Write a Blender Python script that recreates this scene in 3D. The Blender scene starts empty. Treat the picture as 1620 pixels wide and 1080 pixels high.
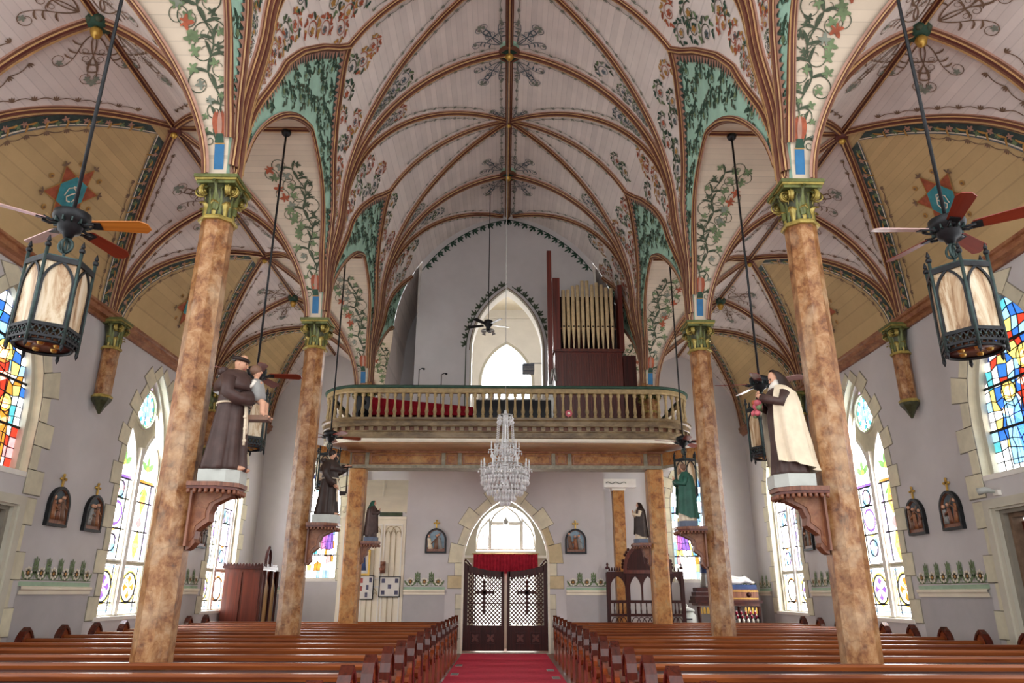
import bpy, math, random
import numpy as np
from mathutils import Vector, Matrix
from mathutils.geometry import tessellate_polygon
random.seed(7)
PI = math.pi
scene = bpy.context.scene
COL = scene.collection

# ------------------------------------------------------------------ camera
def make_camera():
    pitch, yaw, roll = 0.3345357, 0.00988797, 0.00301469
    cy, sy, cp, sp = math.cos(yaw), math.sin(yaw), math.cos(pitch), math.sin(pitch)
    fwd = Vector((sy*cp, cy*cp, sp)); right = Vector((cy, -sy, 0)); up = right.cross(fwd)
    r = right*math.cos(roll) + up*math.sin(roll)
    u = -right*math.sin(roll) + up*math.cos(roll)
    cam = bpy.data.cameras.new('camera'); cam.sensor_width = 36.0
    cam.lens = 36.0*1146.86/1620.0; cam.clip_end = 200
    o = bpy.data.objects.new('camera', cam); COL.objects.link(o)
    b = -fwd
    o.matrix_world = Matrix(((r.x, u.x, b.x, -0.0528), (r.y, u.y, b.y, 0.0), (r.z, u.z, b.z, 1.475), (0, 0, 0, 1)))
    scene.camera = o
make_camera()

# ------------------------------------------------------------------ sky, light, exposure
W = bpy.data.worlds.new('sky'); scene.world = W; W.use_nodes = True
W.node_tree.nodes['Background'].inputs[0].default_value = (0.98, 0.99, 1.0, 1)
W.node_tree.nodes['Background'].inputs[1].default_value = 0.80
GLASS = 3.2                       # brightness of the daylight behind the stained glass
VS = scene.view_settings
VS.view_transform = 'Standard'; VS.look = 'None'; VS.gamma = 1.0; VS.use_curve_mapping = False
VS.exposure = 1.60
scene.cycles.use_denoising = True
scene.cycles.max_bounces = 8; scene.cycles.diffuse_bounces = 5; scene.cycles.glossy_bounces = 3
scene.cycles.sample_clamp_indirect = 4.0
scene.cycles.caustics_reflective = False; scene.cycles.caustics_refractive = False

# ------------------------------------------------------------------ dimensions of the church
A = 3.65                          # column line
BAY = 4.95
Y1 = 8.11; Y2 = Y1+BAY; Y3 = Y1+2*BAY; Y0 = Y1-BAY
YB = Y1+3*BAY                     # rear wall of the aisles
YW = 20.45                        # tower wall across the nave
XW = 7.65                         # side walls
TW = 2.73                         # half width of the tower wall
ZS = 6.38                         # top of the capitals
MIDS = [Y0+BAY/2, Y1+BAY/2, Y2+BAY/2, Y3+BAY/2]

# ------------------------------------------------------------------ materials
def lin(c):
    if isinstance(c, str):
        c = c.lstrip('#'); c = tuple(int(c[i:i+2], 16)/255 for i in (0, 2, 4))
    return tuple(x/12.92 if x <= 0.04045 else ((x+0.055)/1.055)**2.4 for x in c) + (1,)
MATS = {}
def new_mat(name):
    m = bpy.data.materials.new(name); m.use_nodes = True
    MATS[name] = m
    nt = m.node_tree
    return m, nt, nt.nodes['Principled BSDF']
def coords(nt, scale=(1, 1, 1), rot=(0, 0, 0)):
    tc = nt.nodes.new('ShaderNodeTexCoord'); mp = nt.nodes.new('ShaderNodeMapping')
    mp.inputs['Scale'].default_value = scale; mp.inputs['Rotation'].default_value = rot
    nt.links.new(tc.outputs['Object'], mp.inputs[0]); return mp.outputs[0]
def noise(nt, vec, scale, detail=4, rough=0.6, dist=0.0):
    n = nt.nodes.new('ShaderNodeTexNoise'); n.inputs['Scale'].default_value = scale
    n.inputs['Detail'].default_value = detail; n.inputs['Roughness'].default_value = rough
    n.inputs['Distortion'].default_value = dist
    if vec: nt.links.new(vec, n.inputs['Vector'])
    return n.outputs['Fac']
def ramp(nt, fac, stops):
    r = nt.nodes.new('ShaderNodeValToRGB'); e = r.color_ramp.elements
    while len(e) < len(stops): e.new(0.5)
    for el, (p, c) in zip(e, stops): el.position = p; el.color = lin(c)
    nt.links.new(fac, r.inputs[0]); return r.outputs[0]
def bump(nt, bsdf, h, strength=0.2, dist=0.01):
    b = nt.nodes.new('ShaderNodeBump'); b.inputs['Strength'].default_value = strength
    b.inputs['Distance'].default_value = dist
    nt.links.new(h, b.inputs['Height']); nt.links.new(b.outputs[0], bsdf.inputs['Normal'])
def paint(name, c, rough=0.7, var=0.06, scale=3.0, metal=0.0, spec=0.3, stretch=(1, 1, 1)):
    m, nt, b = new_mat(name)
    c0 = lin(c)[:3]
    def sh(k): return tuple(min(1, max(0, x*k)) for x in c0)+(1,)
    f = noise(nt, coords(nt, stretch), scale)
    r = nt.nodes.new('ShaderNodeValToRGB'); e = r.color_ramp.elements
    e[0].position = 0.3; e[0].color = sh(1-var*2.2); e[1].position = 0.7; e[1].color = sh(1+var*2.2)
    nt.links.new(f, r.inputs[0]); nt.links.new(r.outputs[0], b.inputs['Base Color'])
    b.inputs['Roughness'].default_value = rough; b.inputs['Metallic'].default_value = metal
    b.inputs['Specular IOR Level'].default_value = spec
    return m
def boards(name, c, axis, width, rough=0.6, var=0.05):
    """painted ceiling boards: thin grooves every `width` metres along an axis, slight tone per board"""
    m, nt, b = new_mat(name)
    tc = nt.nodes.new('ShaderNodeTexCoord'); sx = nt.nodes.new('ShaderNodeSeparateXYZ')
    nt.links.new(tc.outputs['Object'], sx.inputs[0])
    d = nt.nodes.new('ShaderNodeMath'); d.operation = 'DIVIDE'; d.inputs[1].default_value = width
    nt.links.new(sx.outputs[axis], d.inputs[0])
    fl = nt.nodes.new('ShaderNodeMath'); fl.operation = 'FLOOR'; nt.links.new(d.outputs[0], fl.inputs[0])
    fr = nt.nodes.new('ShaderNodeMath'); fr.operation = 'FRACT'; nt.links.new(d.outputs[0], fr.inputs[0])
    wn = nt.nodes.new('ShaderNodeTexWhiteNoise'); wn.noise_dimensions = '1D'; nt.links.new(fl.outputs[0], wn.inputs['W'])
    gr = nt.nodes.new('ShaderNodeMath'); gr.operation = 'GREATER_THAN'; gr.inputs[1].default_value = 0.1
    nt.links.new(fr.outputs[0], gr.inputs[0])
    n = noise(nt, tc.outputs['Object'], 1.3, 5, 0.65)
    mx = nt.nodes.new('ShaderNodeMath'); mx.operation = 'MULTIPLY_ADD'; mx.inputs[1].default_value = 0.35
    nt.links.new(wn.outputs[0], mx.inputs[0]); nt.links.new(n, mx.inputs[2])
    c0 = lin(c)[:3]
    r = nt.nodes.new('ShaderNodeValToRGB'); e = r.color_ramp.elements
    e[0].position = 0.3; e[0].color = tuple(x*(1-2.4*var) for x in c0)+(1,)
    e[1].position = 1.0; e[1].color = tuple(min(1, x*(1+2.0*var)) for x in c0)+(1,)
    nt.links.new(mx.outputs[0], r.inputs[0])
    mu = nt.nodes.new('ShaderNodeMix'); mu.data_type = 'RGBA'; mu.blend_type = 'MULTIPLY'; mu.inputs[0].default_value = 0.14
    nt.links.new(r.outputs[0], mu.inputs[6]); nt.links.new(gr.outputs[0], mu.inputs[7])
    nt.links.new(mu.outputs[2], b.inputs['Base Color']); b.inputs['Roughness'].default_value = rough
    b.inputs['Specular IOR Level'].default_value = 0.2
    return m
def marble(name, stops, scale=3.0, rough=0.3, vein='#5a3a24', stretch=(1, 1, 0.8), pale='#d9bfa6'):
    """mottled painted marble: blotches, a paler cloud layer and broken fine veins"""
    m, nt, b = new_mat(name)
    v = coords(nt, stretch)
    c = ramp(nt, noise(nt, v, scale*2.2, 9, 0.72, 0.35), stops)
    cl = nt.nodes.new('ShaderNodeMapRange'); cl.inputs[1].default_value = 0.50; cl.inputs[2].default_value = 0.68; cl.inputs[3].default_value = 0.0; cl.inputs[4].default_value = 0.65
    nt.links.new(noise(nt, v, scale*0.75, 4, 0.6, 0.5), cl.inputs[0])
    m1 = nt.nodes.new('ShaderNodeMix'); m1.data_type = 'RGBA'; nt.links.new(cl.outputs[0], m1.inputs[0]); nt.links.new(c, m1.inputs[6]); m1.inputs[7].default_value = lin(pale)
    vo = nt.nodes.new('ShaderNodeTexVoronoi'); vo.feature = 'DISTANCE_TO_EDGE'; vo.inputs['Scale'].default_value = scale*0.9
    wv = nt.nodes.new('ShaderNodeMix'); wv.data_type = 'VECTOR'; wv.inputs[0].default_value = 0.4
    nn = nt.nodes.new('ShaderNodeTexNoise'); nn.inputs['Scale'].default_value = scale*1.6; nn.inputs['Detail'].default_value = 5; nt.links.new(v, nn.inputs['Vector'])
    nt.links.new(v, wv.inputs[4]); nt.links.new(nn.outputs['Color'], wv.inputs[5]); nt.links.new(wv.outputs[1], vo.inputs['Vector'])
    k = nt.nodes.new('ShaderNodeMapRange'); k.inputs[1].default_value = 0.0; k.inputs[2].default_value = 0.045
    k.inputs[3].default_value = 0.26; k.inputs[4].default_value = 0.0; nt.links.new(vo.outputs['Distance'], k.inputs[0])
    mx = nt.nodes.new('ShaderNodeMix'); mx.data_type = 'RGBA'; nt.links.new(k.outputs[0], mx.inputs[0])
    nt.links.new(m1.outputs[2], mx.inputs[6]); mx.inputs[7].default_value = lin(vein)
    nt.links.new(mx.outputs[2], b.inputs['Base Color']); b.inputs['Roughness'].default_value = rough
    b.inputs['Specular IOR Level'].default_value = 0.4
    return m
def wood(name, dark, light, rough=0.28, scale=2.2, grain='x', spec=0.5):
    m, nt, b = new_mat(name)
    st = {'x': (0.35, 9, 9), 'y': (9, 0.35, 9), 'z': (9, 9, 0.35)}[grain]
    oi = nt.nodes.new('ShaderNodeObjectInfo')
    tc = nt.nodes.new('ShaderNodeTexCoord'); ad = nt.nodes.new('ShaderNodeVectorMath'); ad.operation = 'MULTIPLY_ADD'
    cb = nt.nodes.new('ShaderNodeCombineXYZ')
    for i in range(3): nt.links.new(oi.outputs['Random'], cb.inputs[i])
    nt.links.new(cb.outputs[0], ad.inputs[0]); ad.inputs[1].default_value = (17, 17, 17)
    nt.links.new(tc.outputs['Object'], ad.inputs[2])
    mp = nt.nodes.new('ShaderNodeMapping'); mp.inputs['Scale'].default_value = st; nt.links.new(ad.outputs[0], mp.inputs[0])
    f = noise(nt, mp.outputs[0], scale, 6, 0.65, 0.6)
    nt.links.new(ramp(nt, f, [(0.3, dark), (0.72, light)]), b.inputs['Base Color'])
    b.inputs['Roughness'].default_value = rough; b.inputs['Specular IOR Level'].default_value = spec
    bump(nt, b, f, 0.12, 0.004)
    return m
def glow(name, c, k=1.0, var=0.12, scale=9):
    """daylit coloured glass"""
    m, nt, b = new_mat(name)
    c0 = lin(c)[:3]
    f = noise(nt, coords(nt), scale, 3)
    r = nt.nodes.new('ShaderNodeValToRGB'); e = r.color_ramp.elements
    e[0].position = 0.25; e[0].color = tuple(x*(1-2*var) for x in c0)+(1,)
    e[1].position = 0.75; e[1].color = tuple(min(1, x*(1+var)) for x in c0)+(1,)
    nt.links.new(f, r.inputs[0])
    nt.links.new(r.outputs[0], b.inputs['Emission Color']); nt.links.new(r.outputs[0], b.inputs['Base Color'])
    b.inputs['Emission Strength'].default_value = GLASS*k; b.inputs['Roughness'].default_value = 0.25
    return m

paint('wall_paint', '#c9c5c4', 0.75, 0.025, 1.2)
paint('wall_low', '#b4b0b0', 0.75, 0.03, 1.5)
paint('stone', '#d3cdb4', 0.8, 0.05, 4)
paint('stone_cream', '#dfd8bc', 0.8, 0.05, 4)
paint('stone_warm', '#c9b892', 0.8, 0.06, 4)
paint('joint', '#8d877a', 0.85, 0.05, 4)
paint('white_paint', '#ebe7de', 0.5, 0.025, 2)
paint('grey_trim', '#c4bfae', 0.55, 0.03, 2)
paint('cream_paint', '#efe6d0', 0.45, 0.03, 2)
paint('cream_line', '#b9a888', 0.5, 0.03, 2)
boards('vault_boards', '#dfd2c8', 1, 0.09, var=0.05)
boards('vault_boards_x', '#e4dad3', 0, 0.11, var=0.06)
boards('vault_aisle', '#ddd2cc', 0, 0.10, var=0.05)
boards('vault_soffit', '#d2c3ae', 1, 0.10, var=0.05)
boards('vault_yellow', '#c3a87a', 0, 0.09, var=0.07)
paint('teal_paint', '#a2cab6', 0.6, 0.07, 2.5)
paint('rib_rose', '#ac8472', 0.5, 0.08, 5)
paint('rib_gold', '#bd9562', 0.4, 0.1, 6, spec=0.5)
paint('rib_brown', '#6e4634', 0.5, 0.1, 5)
paint('rib_maroon', '#5c2f28', 0.5, 0.1, 5)
paint('band_dark', '#3c4a47', 0.6, 0.15, 8)
paint('green_dark', '#46513f', 0.7, 0.15, 8)
paint('green_leaf', '#6d7f5c', 0.7, 0.15, 8)
paint('green_deep', '#2f4a3c', 0.7, 0.15, 8)
paint('grey_green', '#7f8578', 0.7, 0.12, 8)
paint('brown_line', '#7a6350', 0.7, 0.12, 8)
paint('red_paint', '#a2553a', 0.6, 0.15, 8)
paint('ochre_paint', '#b08648', 0.6, 0.12, 8)
paint('slate_paint', '#5f6a70', 0.7, 0.12, 8)
paint('blue_paint', '#2f6f9e', 0.45, 0.08, 6)
paint('teal_blue', '#3f8f9a', 0.5, 0.1, 6)
paint('white_ink', '#e6dfcc', 0.6, 0.04, 4)
paint('dado_green', '#9cb59c', 0.6, 0.06, 4)
paint('gold', '#c9a24e', 0.35, 0.1, 8, 0.6, 0.5)
paint('capital_green', '#646a3c', 0.4, 0.2, 14, 0.25, 0.5)
paint('capital_gold', '#a99750', 0.35, 0.15, 14, 0.4, 0.5)
paint('capital_dark', '#3f4028', 0.45, 0.2, 14, 0.2, 0.5)
marble('column_marble', [(0.32, '#4e2e1a'), (0.44, '#875631'), (0.54, '#a5774b'), (0.66, '#bb9670')], 3.0, 0.34, '#4a2c1c', (1, 1, 0.8), '#c6ab8a')
marble('post_marble', [(0.32, '#5a3414'), (0.43, '#925a26'), (0.55, '#b27a3c'), (0.68, '#8f7650')], 3.2, 0.36, '#4a2c14', (1, 1, 0.8), '#b9935a')
marble('fascia_marble', [(0.25, '#3f3323'), (0.45, '#66533a'), (0.6, '#84704f'), (0.78, '#a08c6c')], 2.2, 0.4, '#352a1c', (0.5, 1, 1.4), '#988464')
marble('trim_marble', [(0.25, '#5e3422'), (0.45, '#8a5436'), (0.62, '#a87650'), (0.78, '#b99070')], 3, 0.4, '#40261a', (1, 0.5, 1), '#a8765a')
paint('grey_marble', '#8d8672', 0.4, 0.15, 7)
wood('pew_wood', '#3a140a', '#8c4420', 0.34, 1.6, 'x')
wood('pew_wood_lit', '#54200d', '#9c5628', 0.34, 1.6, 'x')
wood('pew_end_wood', '#5c2210', '#a4522a', 0.28, 2.0, 'z')
wood('pew_cap_wood', '#331008', '#5c2416', 0.25, 2.0, 'z')
wood('dark_wood', '#240a07', '#4c1a12', 0.45, 2.0, 'z', 0.3)
wood('cherry_wood', '#40160b', '#74301e', 0.35, 1.2, 'z')
wood('organ_wood', '#43140c', '#7d3020', 0.35, 1.5, 'z')
wood('blade_wood', '#6a2014', '#8f3a22', 0.3, 1.5, 'x')
wood('blade_lit', '#a05a1e', '#cf8636', 0.3, 1.5, 'x')  # brighter copy of the blade wood, reflected light put into its colour
wood('blade_sheen', '#b08a84', '#cdb0aa', 0.3, 1.5, 'x')  # blade wood with its pale sheen painted into the colour
wood('bracket_wood', '#5a3020', '#9a6448', 0.35, 3, 'z')
wood('oak', '#8a6534', '#b88f52', 0.4, 2, 'z')
paint('iron', '#2b2c2e', 0.45, 0.15, 12, 0.6)
paint('iron_green', '#3b4a48', 0.45, 0.18, 12, 0.5)
paint('carpet', '#bd3348', 0.95, 0.08, 25, spec=0.1)
paint('floor_boards', '#6b3a24', 0.4, 0.12, 4)
paint('red_cloth', '#8f1a26', 0.8, 0.12, 10, spec=0.1)
paint('red_valance', '#9c2334', 0.8, 0.12, 10, spec=0.1)
paint('black', '#17161a', 0.4, 0.1, 8)
paint('dark_void', '#1d1716', 0.8, 0.1, 6)
paint('pipe_metal', '#e0c89c', 0.42, 0.08, 6, 0.1)
paint('habit_brown', '#4a3834', 0.45, 0.12, 7)
paint('habit_dark', '#3b302c', 0.45, 0.12, 7)
paint('habit_light', '#7a5c4a', 0.45, 0.1, 7)
paint('skin', '#d3a184', 0.45, 0.05, 9)
paint('hair_dark', '#2c1f1a', 0.5, 0.1, 12)
paint('robe_cream', '#e3d3b8', 0.45, 0.05, 6)
paint('robe_green', '#2f5a4c', 0.45, 0.12, 6)
paint('robe_grey', '#8f8f8c', 0.45, 0.1, 6)
paint('robe_white', '#e9e2d6', 0.45, 0.04, 6)
paint('rose_pink', '#c4636c', 0.5, 0.15, 12)
paint('plinth_grey', '#b9bdb6', 0.5, 0.05, 5)
paint('plinth_blue', '#5d6678', 0.5, 0.08, 5)
def alabaster():
    m, nt, b = new_mat('lantern_glass')
    f = noise(nt, coords(nt, (1, 1, 0.22)), 6.5, 6, 0.7, 0.8)
    nt.links.new(ramp(nt, f, [(0.34, '#64401f'), (0.44, '#a48460'), (0.54, '#c8b698'), (0.7, '#d8ccb8')]), b.inputs['Base Color'])
    b.inputs['Roughness'].default_value = 0.3
alabaster()
paint('soffit_wood', '#b28f6a', 0.5, 0.06, 3)
paint('baluster_paint', '#a08a62', 0.5, 0.12, 9)
paint('crystal', '#dcdcdc', 0.08, 0.05, 9, 0.0, 1.0)
paint('sky_blue', '#8fa9b8', 0.6, 0.1, 6)
paint('paper', '#e2ded6', 0.7, 0.03, 5)
paint('photo_ink', '#5a5a70', 0.6, 0.2, 8)
paint('photo_red', '#a8524a', 0.6, 0.2, 8)
paint('navy', '#33456e', 0.6, 0.1, 6)
paint('steel', '#a9a7a2', 0.35, 0.08, 8, 0.5)
paint('votive_red', '#8e1c34', 0.2, 0.1, 9)
paint('wax', '#efe9dc', 0.5, 0.04, 9)
paint('marble_white', '#e6e0d8', 0.35, 0.05, 3)
glow('g_white', '#fdfbfd', 2.1, 0.05); glow('g_cream', '#f6ecc8', 0.8); glow('g_yellow', '#e8c860', 0.30)
glow('g_amber', '#c8802c', 0.24); glow('g_purple', '#7a52b0', 0.26); glow('g_lilac', '#c4aee0', 0.34)
glow('g_green', '#6f9a58', 0.24); glow('g_blue', '#2c62b8', 0.24); glow('g_sky', '#7fb4e0', 0.30)
glow('g_teal', '#4aa0a8', 0.24); glow('g_red', '#b8301e', 0.26); glow('g_rose', '#d88a8a', 0.28)
glow('g_brown', '#6a3a22', 0.15); glow('g_navy', '#142a5c', 0.2); glow('g_skin', '#f0cfae', 0.36); glow('g_pale', '#dfe9ee', 0.45)
glow('g_bright', '#f4f0e6', 0.55, 0.08)
paint('lead', '#2a2a30', 0.6, 0.1, 9)

# ------------------------------------------------------------------ scene graph helpers
def link(name, data=None, parent=None):
    o = bpy.data.objects.new(name, data); COL.objects.link(o)
    if parent is not None: o.parent = parent
    return o
def tag(o, label=None, cat=None, group=None, kind=None):
    if label: o['label'] = label
    if cat: o['category'] = cat
    if group: o['group'] = group
    if kind: o['kind'] = kind
    return o
def empty(name, loc=(0, 0, 0), rz=0.0, label=None, cat=None, group=None, kind=None):
    o = link(name); o.location = loc; o.rotation_euler = (0, 0, rz); o.empty_display_size = 0.1
    return tag(o, label, cat, group, kind)
def children(o): return [c for c in COL.objects if c.parent is o]
def copy_tree(o, kids, parent=None):
    c = o.copy(); COL.objects.link(c)
    if parent is not None: c.parent = parent
    for ch in kids.get(o.name, ()): copy_tree(ch, kids, c)
    return c
def kid_map():
    d = {}
    for o in COL.objects:
        if o.parent: d.setdefault(o.parent.name, []).append(o)
    return d

class MB:
    """collects vertices and faces with material slots, then becomes ONE mesh object"""
    def __init__(s): s.v = []; s.f = []; s.mi = []; s.mats = []; s.sm = []
    def slot(s, m):
        if m not in s.mats: s.mats.append(m)
        return s.mats.index(m)
    def add(s, vs, fs, m, smooth=False):
        b = len(s.v); k = s.slot(m); s.v += [tuple(p) for p in vs]
        for f in fs: s.f.append(tuple(b+i for i in f)); s.mi.append(k); s.sm.append(smooth)
        return s
    def box(s, c, d, m, rz=0.0, rx=0.0, ry=0.0):
        x, y, z = d[0]/2, d[1]/2, d[2]/2
        R = Matrix.Rotation(rz, 3, 'Z') @ Matrix.Rotation(ry, 3, 'Y') @ Matrix.Rotation(rx, 3, 'X')
        vs = [Vector(c)+R@Vector(p) for p in ((-x,-y,-z),(x,-y,-z),(x,y,-z),(-x,y,-z),(-x,-y,z),(x,-y,z),(x,y,z),(-x,y,z))]
        return s.add(vs, [(0,3,2,1),(4,5,6,7),(0,1,5,4),(1,2,6,5),(2,3,7,6),(3,0,4,7)], m)
    def prism(s, poly, fn, d0, d1, m, smooth=False, cap=True):
        """2D polygon poly mapped by fn(u, v, depth)"""
        n = len(poly)
        vs = [fn(u, v, d0) for u, v in poly]+[fn(u, v, d1) for u, v in poly]
        fs = [(i, (i+1) % n, n+(i+1) % n, n+i) for i in range(n)]
        s.add(vs, fs, m, smooth)
        if cap:
            tr = tessellate_polygon([[Vector((u, v, 0)) for u, v in poly]])
            s.add(vs[:n], tr, m); s.add(vs[n:], [tuple(reversed(t)) for t in tr], m)
        return s
    def lathe(s, prof, c, m, seg=16, sx=1.0, sy=1.0, rot=0.0, smooth=True, axis='z'):
        vs = []
        for r, z in prof:
            for i in range(seg):
                a = rot+2*PI*i/seg; p = (r*sx*math.cos(a), r*sy*math.sin(a), z)
                if axis == 'x': p = (p[2], p[0], p[1])
                if axis == 'y': p = (p[0], p[2], p[1])
                vs.append((c[0]+p[0], c[1]+p[1], c[2]+p[2]))
        fs = []
        for j in range(len(prof)-1):
            for i in range(seg):
                fs.append((j*seg+i, j*seg+(i+1) % seg, (j+1)*seg+(i+1) % seg, (j+1)*seg+i))
        fs.append(tuple(range(seg))[::-1]); fs.append(tuple((len(prof)-1)*seg+i for i in range(seg)))
        return s.add(vs, fs, m, smooth)
    def tube(s, pts, r, m, seg=8, smooth=True, closed=False):
        pts = [Vector(p) for p in pts]; n = len(pts)
        rs = r if isinstance(r, (list, tuple)) else [r]*n
        vs = []; up = Vector((0, 0, 1)); prev = None
        for i in range(n):
            if closed: t = pts[(i+1) % n]-pts[i-1]
            else: t = pts[min(i+1, n-1)]-pts[max(i-1, 0)]
            t.normalize()
            if prev is None:
                a = up if abs(t.z) < 0.9 else Vector((1, 0, 0)); nn = t.cross(a).normalized()
            else: nn = (prev-t*prev.dot(t)).normalized()
            prev = nn; bb = t.cross(nn)
            for k in range(seg):
                a = 2*PI*k/seg; vs.append(pts[i]+(nn*math.cos(a)+bb*math.sin(a))*rs[i])
        fs = []
        for j in range(n if closed else n-1):
            j2 = (j+1) % n
            for k in range(seg): fs.append((j*seg+k, j*seg+(k+1) % seg, j2*seg+(k+1) % seg, j2*seg+k))
        if not closed: fs.append(tuple(range(seg))[::-1]); fs.append(tuple((n-1)*seg+k for k in range(seg)))
        return s.add(vs, fs, m, smooth)
    def ball(s, c, r, m, seg=12, rings=8, sc=(1, 1, 1)):
        prof = [(r*math.sin(PI*j/rings)+1e-5, -r*math.cos(PI*j/rings)*sc[2]) for j in range(rings+1)]
        return s.lathe(prof, c, m, seg, sc[0], sc[1])
    def grid(s, P, m, smooth=True, flip=False):
        """P: rows of points"""
        nr, nc = len(P), len(P[0]); vs = [p for row in P for p in row]; fs = []
        for j in range(nr-1):
            for i in range(nc-1):
                q = (j*nc+i, j*nc+i+1, (j+1)*nc+i+1, (j+1)*nc+i); fs.append(q[::-1] if flip else q)
        return s.add(vs, fs, m, smooth)
    def build(s, name, parent=None, loc=None, rz=None):
        me = bpy.data.meshes.new(name); me.from_pydata(s.v, [], s.f); me.update()
        for m in s.mats: me.materials.append(MATS[m])
        me.polygons.foreach_set('material_index', s.mi); me.polygons.foreach_set('use_smooth', s.sm)
        o = link(name, me, parent)
        if loc is not None: o.location = loc
        if rz is not None: o.rotation_euler = (0, 0, rz)
        return o
def inst(name, src, parent=None, loc=(0, 0, 0), rot=(0, 0, 0), sc=(1, 1, 1)):
    o = link(name, src.data if hasattr(src, 'data') else src, parent); o.location = loc; o.rotation_euler = rot; o.scale = sc
    return o
def lancet(hw, z0, zs, za, n=10):
    """outline of a pointed opening: half width hw, base z0, springing zs, apex za (counter-clockwise from lower left)"""
    h = za-zs; R = (hw*hw+h*h)/(2*hw); cx = hw-R
    out = [(-hw, z0), (hw, z0)]
    a1 = math.atan2(h, -cx)
    for i in range(n+1):
        a = a1*i/n; out.append((cx+R*math.cos(a), zs+R*math.sin(a)))
    for i in range(n-1, -1, -1):
        a = a1*i/n; out.append((-(cx+R*math.cos(a)), zs+R*math.sin(a)))
    return out
def circle2(cx, cz, r, n=24): return [(cx+r*math.cos(2*PI*i/n), cz+r*math.sin(2*PI*i/n)) for i in range(n)]
def offset_poly(p, d):
    n = len(p); out = []
    for i in range(n):
        a, b, c = p[i-1], p[i], p[(i+1) % n]
        e1 = Vector((b[0]-a[0], b[1]-a[1])); e2 = Vector((c[0]-b[0], c[1]-b[1]))
        if e1.length < 1e-6: e1 = e2
        if e2.length < 1e-6: e2 = e1
        e1.normalize(); e2.normalize()
        n1 = Vector((e1.y, -e1.x)); n2 = Vector((e2.y, -e2.x)); m = n1+n2
        if m.length < 1e-4: m = n1
        m.normalize(); k = d/max(0.35, m.dot(n1)); out.append((b[0]+m.x*k, b[1]+m.y*k))
    return out
def holes_face(mb, outer, holes, fn, depth, m, m_rev=None):
    """flat face with holes; reveals of the holes run to `depth`"""
    loops = [outer]+holes
    tr = tessellate_polygon([[Vector((u, v, 0)) for u, v in L] for L in loops])
    pts = [p for L in loops for p in L]
    mb.add([fn(u, v, 0) for u, v in pts], tr, m)
    for L in holes:
        if depth:
            n = len(L); vs = [fn(u, v, 0) for u, v in L]+[fn(u, v, depth) for u, v in L]
            mb.add(vs, [(i, (i+1) % n, n+(i+1) % n, n+i) for i in range(n)], m_rev or m)
def frame_band(mb, outer, inner, fn, d0, d1, m):
    """closed moulding between two outlines of equal length, from depth d0 to d1"""
    n = len(outer)
    vs = [fn(u, v, d) for L, d in ((outer, d0), (outer, d1), (inner, d1), (inner, d0)) for u, v in L]
    fs = []
    for i in range(n):
        j = (i+1) % n
        for k in range(4):
            a, b = k*n, ((k+1) % 4)*n
            fs.append((a+i, a+j, b+j, b+i))
    mb.add(vs, fs, m)
# ================================================================== ceiling: vault surfaces
RV, EV, ZV = 4.063, 0.65, 8.8      # nave arch: radius, centre offset, centre height
TMAX = math.acos(EV/RV); SLOW = ZV-ZS; STOP = SLOW+RV*TMAX
ZR = ZV+RV*math.sin(TMAX)          # ridge of the nave
def smooth01(t): t = max(0, min(1, t)); return t*t*(3-2*t)
def tun(s):
    """nave profile by arc length: (half width, height, inward normal x, z)"""
    if s <= SLOW:
        z = ZS+s; return RV-EV+0.15*smooth01((ZV-z)/1.5), z, -1.0, 0.0
    t = (s-SLOW)/RV; return RV*math.cos(t)-EV, ZV+RV*math.sin(t), -math.cos(t), -math.sin(t)
def z2s(z): return z-ZS if z <= ZV else SLOW+RV*math.asin(min(1, (z-ZV)/RV))
def tunx(z): return tun(z2s(z))[0]
def T(sg, Y, s, off=0.0):
    x, z, nx, nz = tun(s); return Vector((sg*(x+nx*off), Y, z+nz*off))
def Tn(sg, s):
    x, z, nx, nz = tun(s); return Vector((sg*nx, 0, nz))
# aisle arc q(d): height above the floor at distance d from the aisle ridge
def circ3(p, q, r):
    ax, ay, bx, by, cx, cy = *p, *q, *r
    d = 2*(ax*(by-cy)+bx*(cy-ay)+cx*(ay-by))
    ux = ((ax*ax+ay*ay)*(by-cy)+(bx*bx+by*by)*(cy-ay)+(cx*cx+cy*cy)*(ay-by))/d
    uy = ((ax*ax+ay*ay)*(cx-bx)+(bx*bx+by*by)*(ax-cx)+(cx*cx+cy*cy)*(bx-ax))/d
    return ux, uy, math.hypot(ax-ux, ay-uy)
XR, DW = 5.72, 1.93
QX, QZ, QR = circ3((0, 9.0), (1.27, 8.1), (1.93, ZS+0.04))
def q(d): return QZ+math.sqrt(max(0, QR*QR-(d-QX)**2))
def qn(d): return Vector((-(d-QX)/QR, -(q(d)-QZ)/QR))      # inward normal (d, z)
HA = 2.3
def za(h): h = abs(h); return q(h*DW/HA) if h < HA else ZS
WRIB = [(0, 10.75), (0.24, 10.5), (0.6, 10.2), (1.15, 9.62), (1.6, 9.0), (1.87, 8.46), (2.18, 7.8), (2.35, 7.2), (2.42, 6.6), (2.475, 6.45)]
def zw(h): return float(np.interp(abs(h), [a for a, b in WRIB], [b for a, b in WRIB]))
def hw_of(z): return float(np.interp(z, [b for a, b in WRIB][::-1], [a for a, b in WRIB][::-1]))
HB = BAY/2
def dsamp(n): return [DW*math.sin(PI/2*i/n) for i in range(n+1)]

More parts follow.
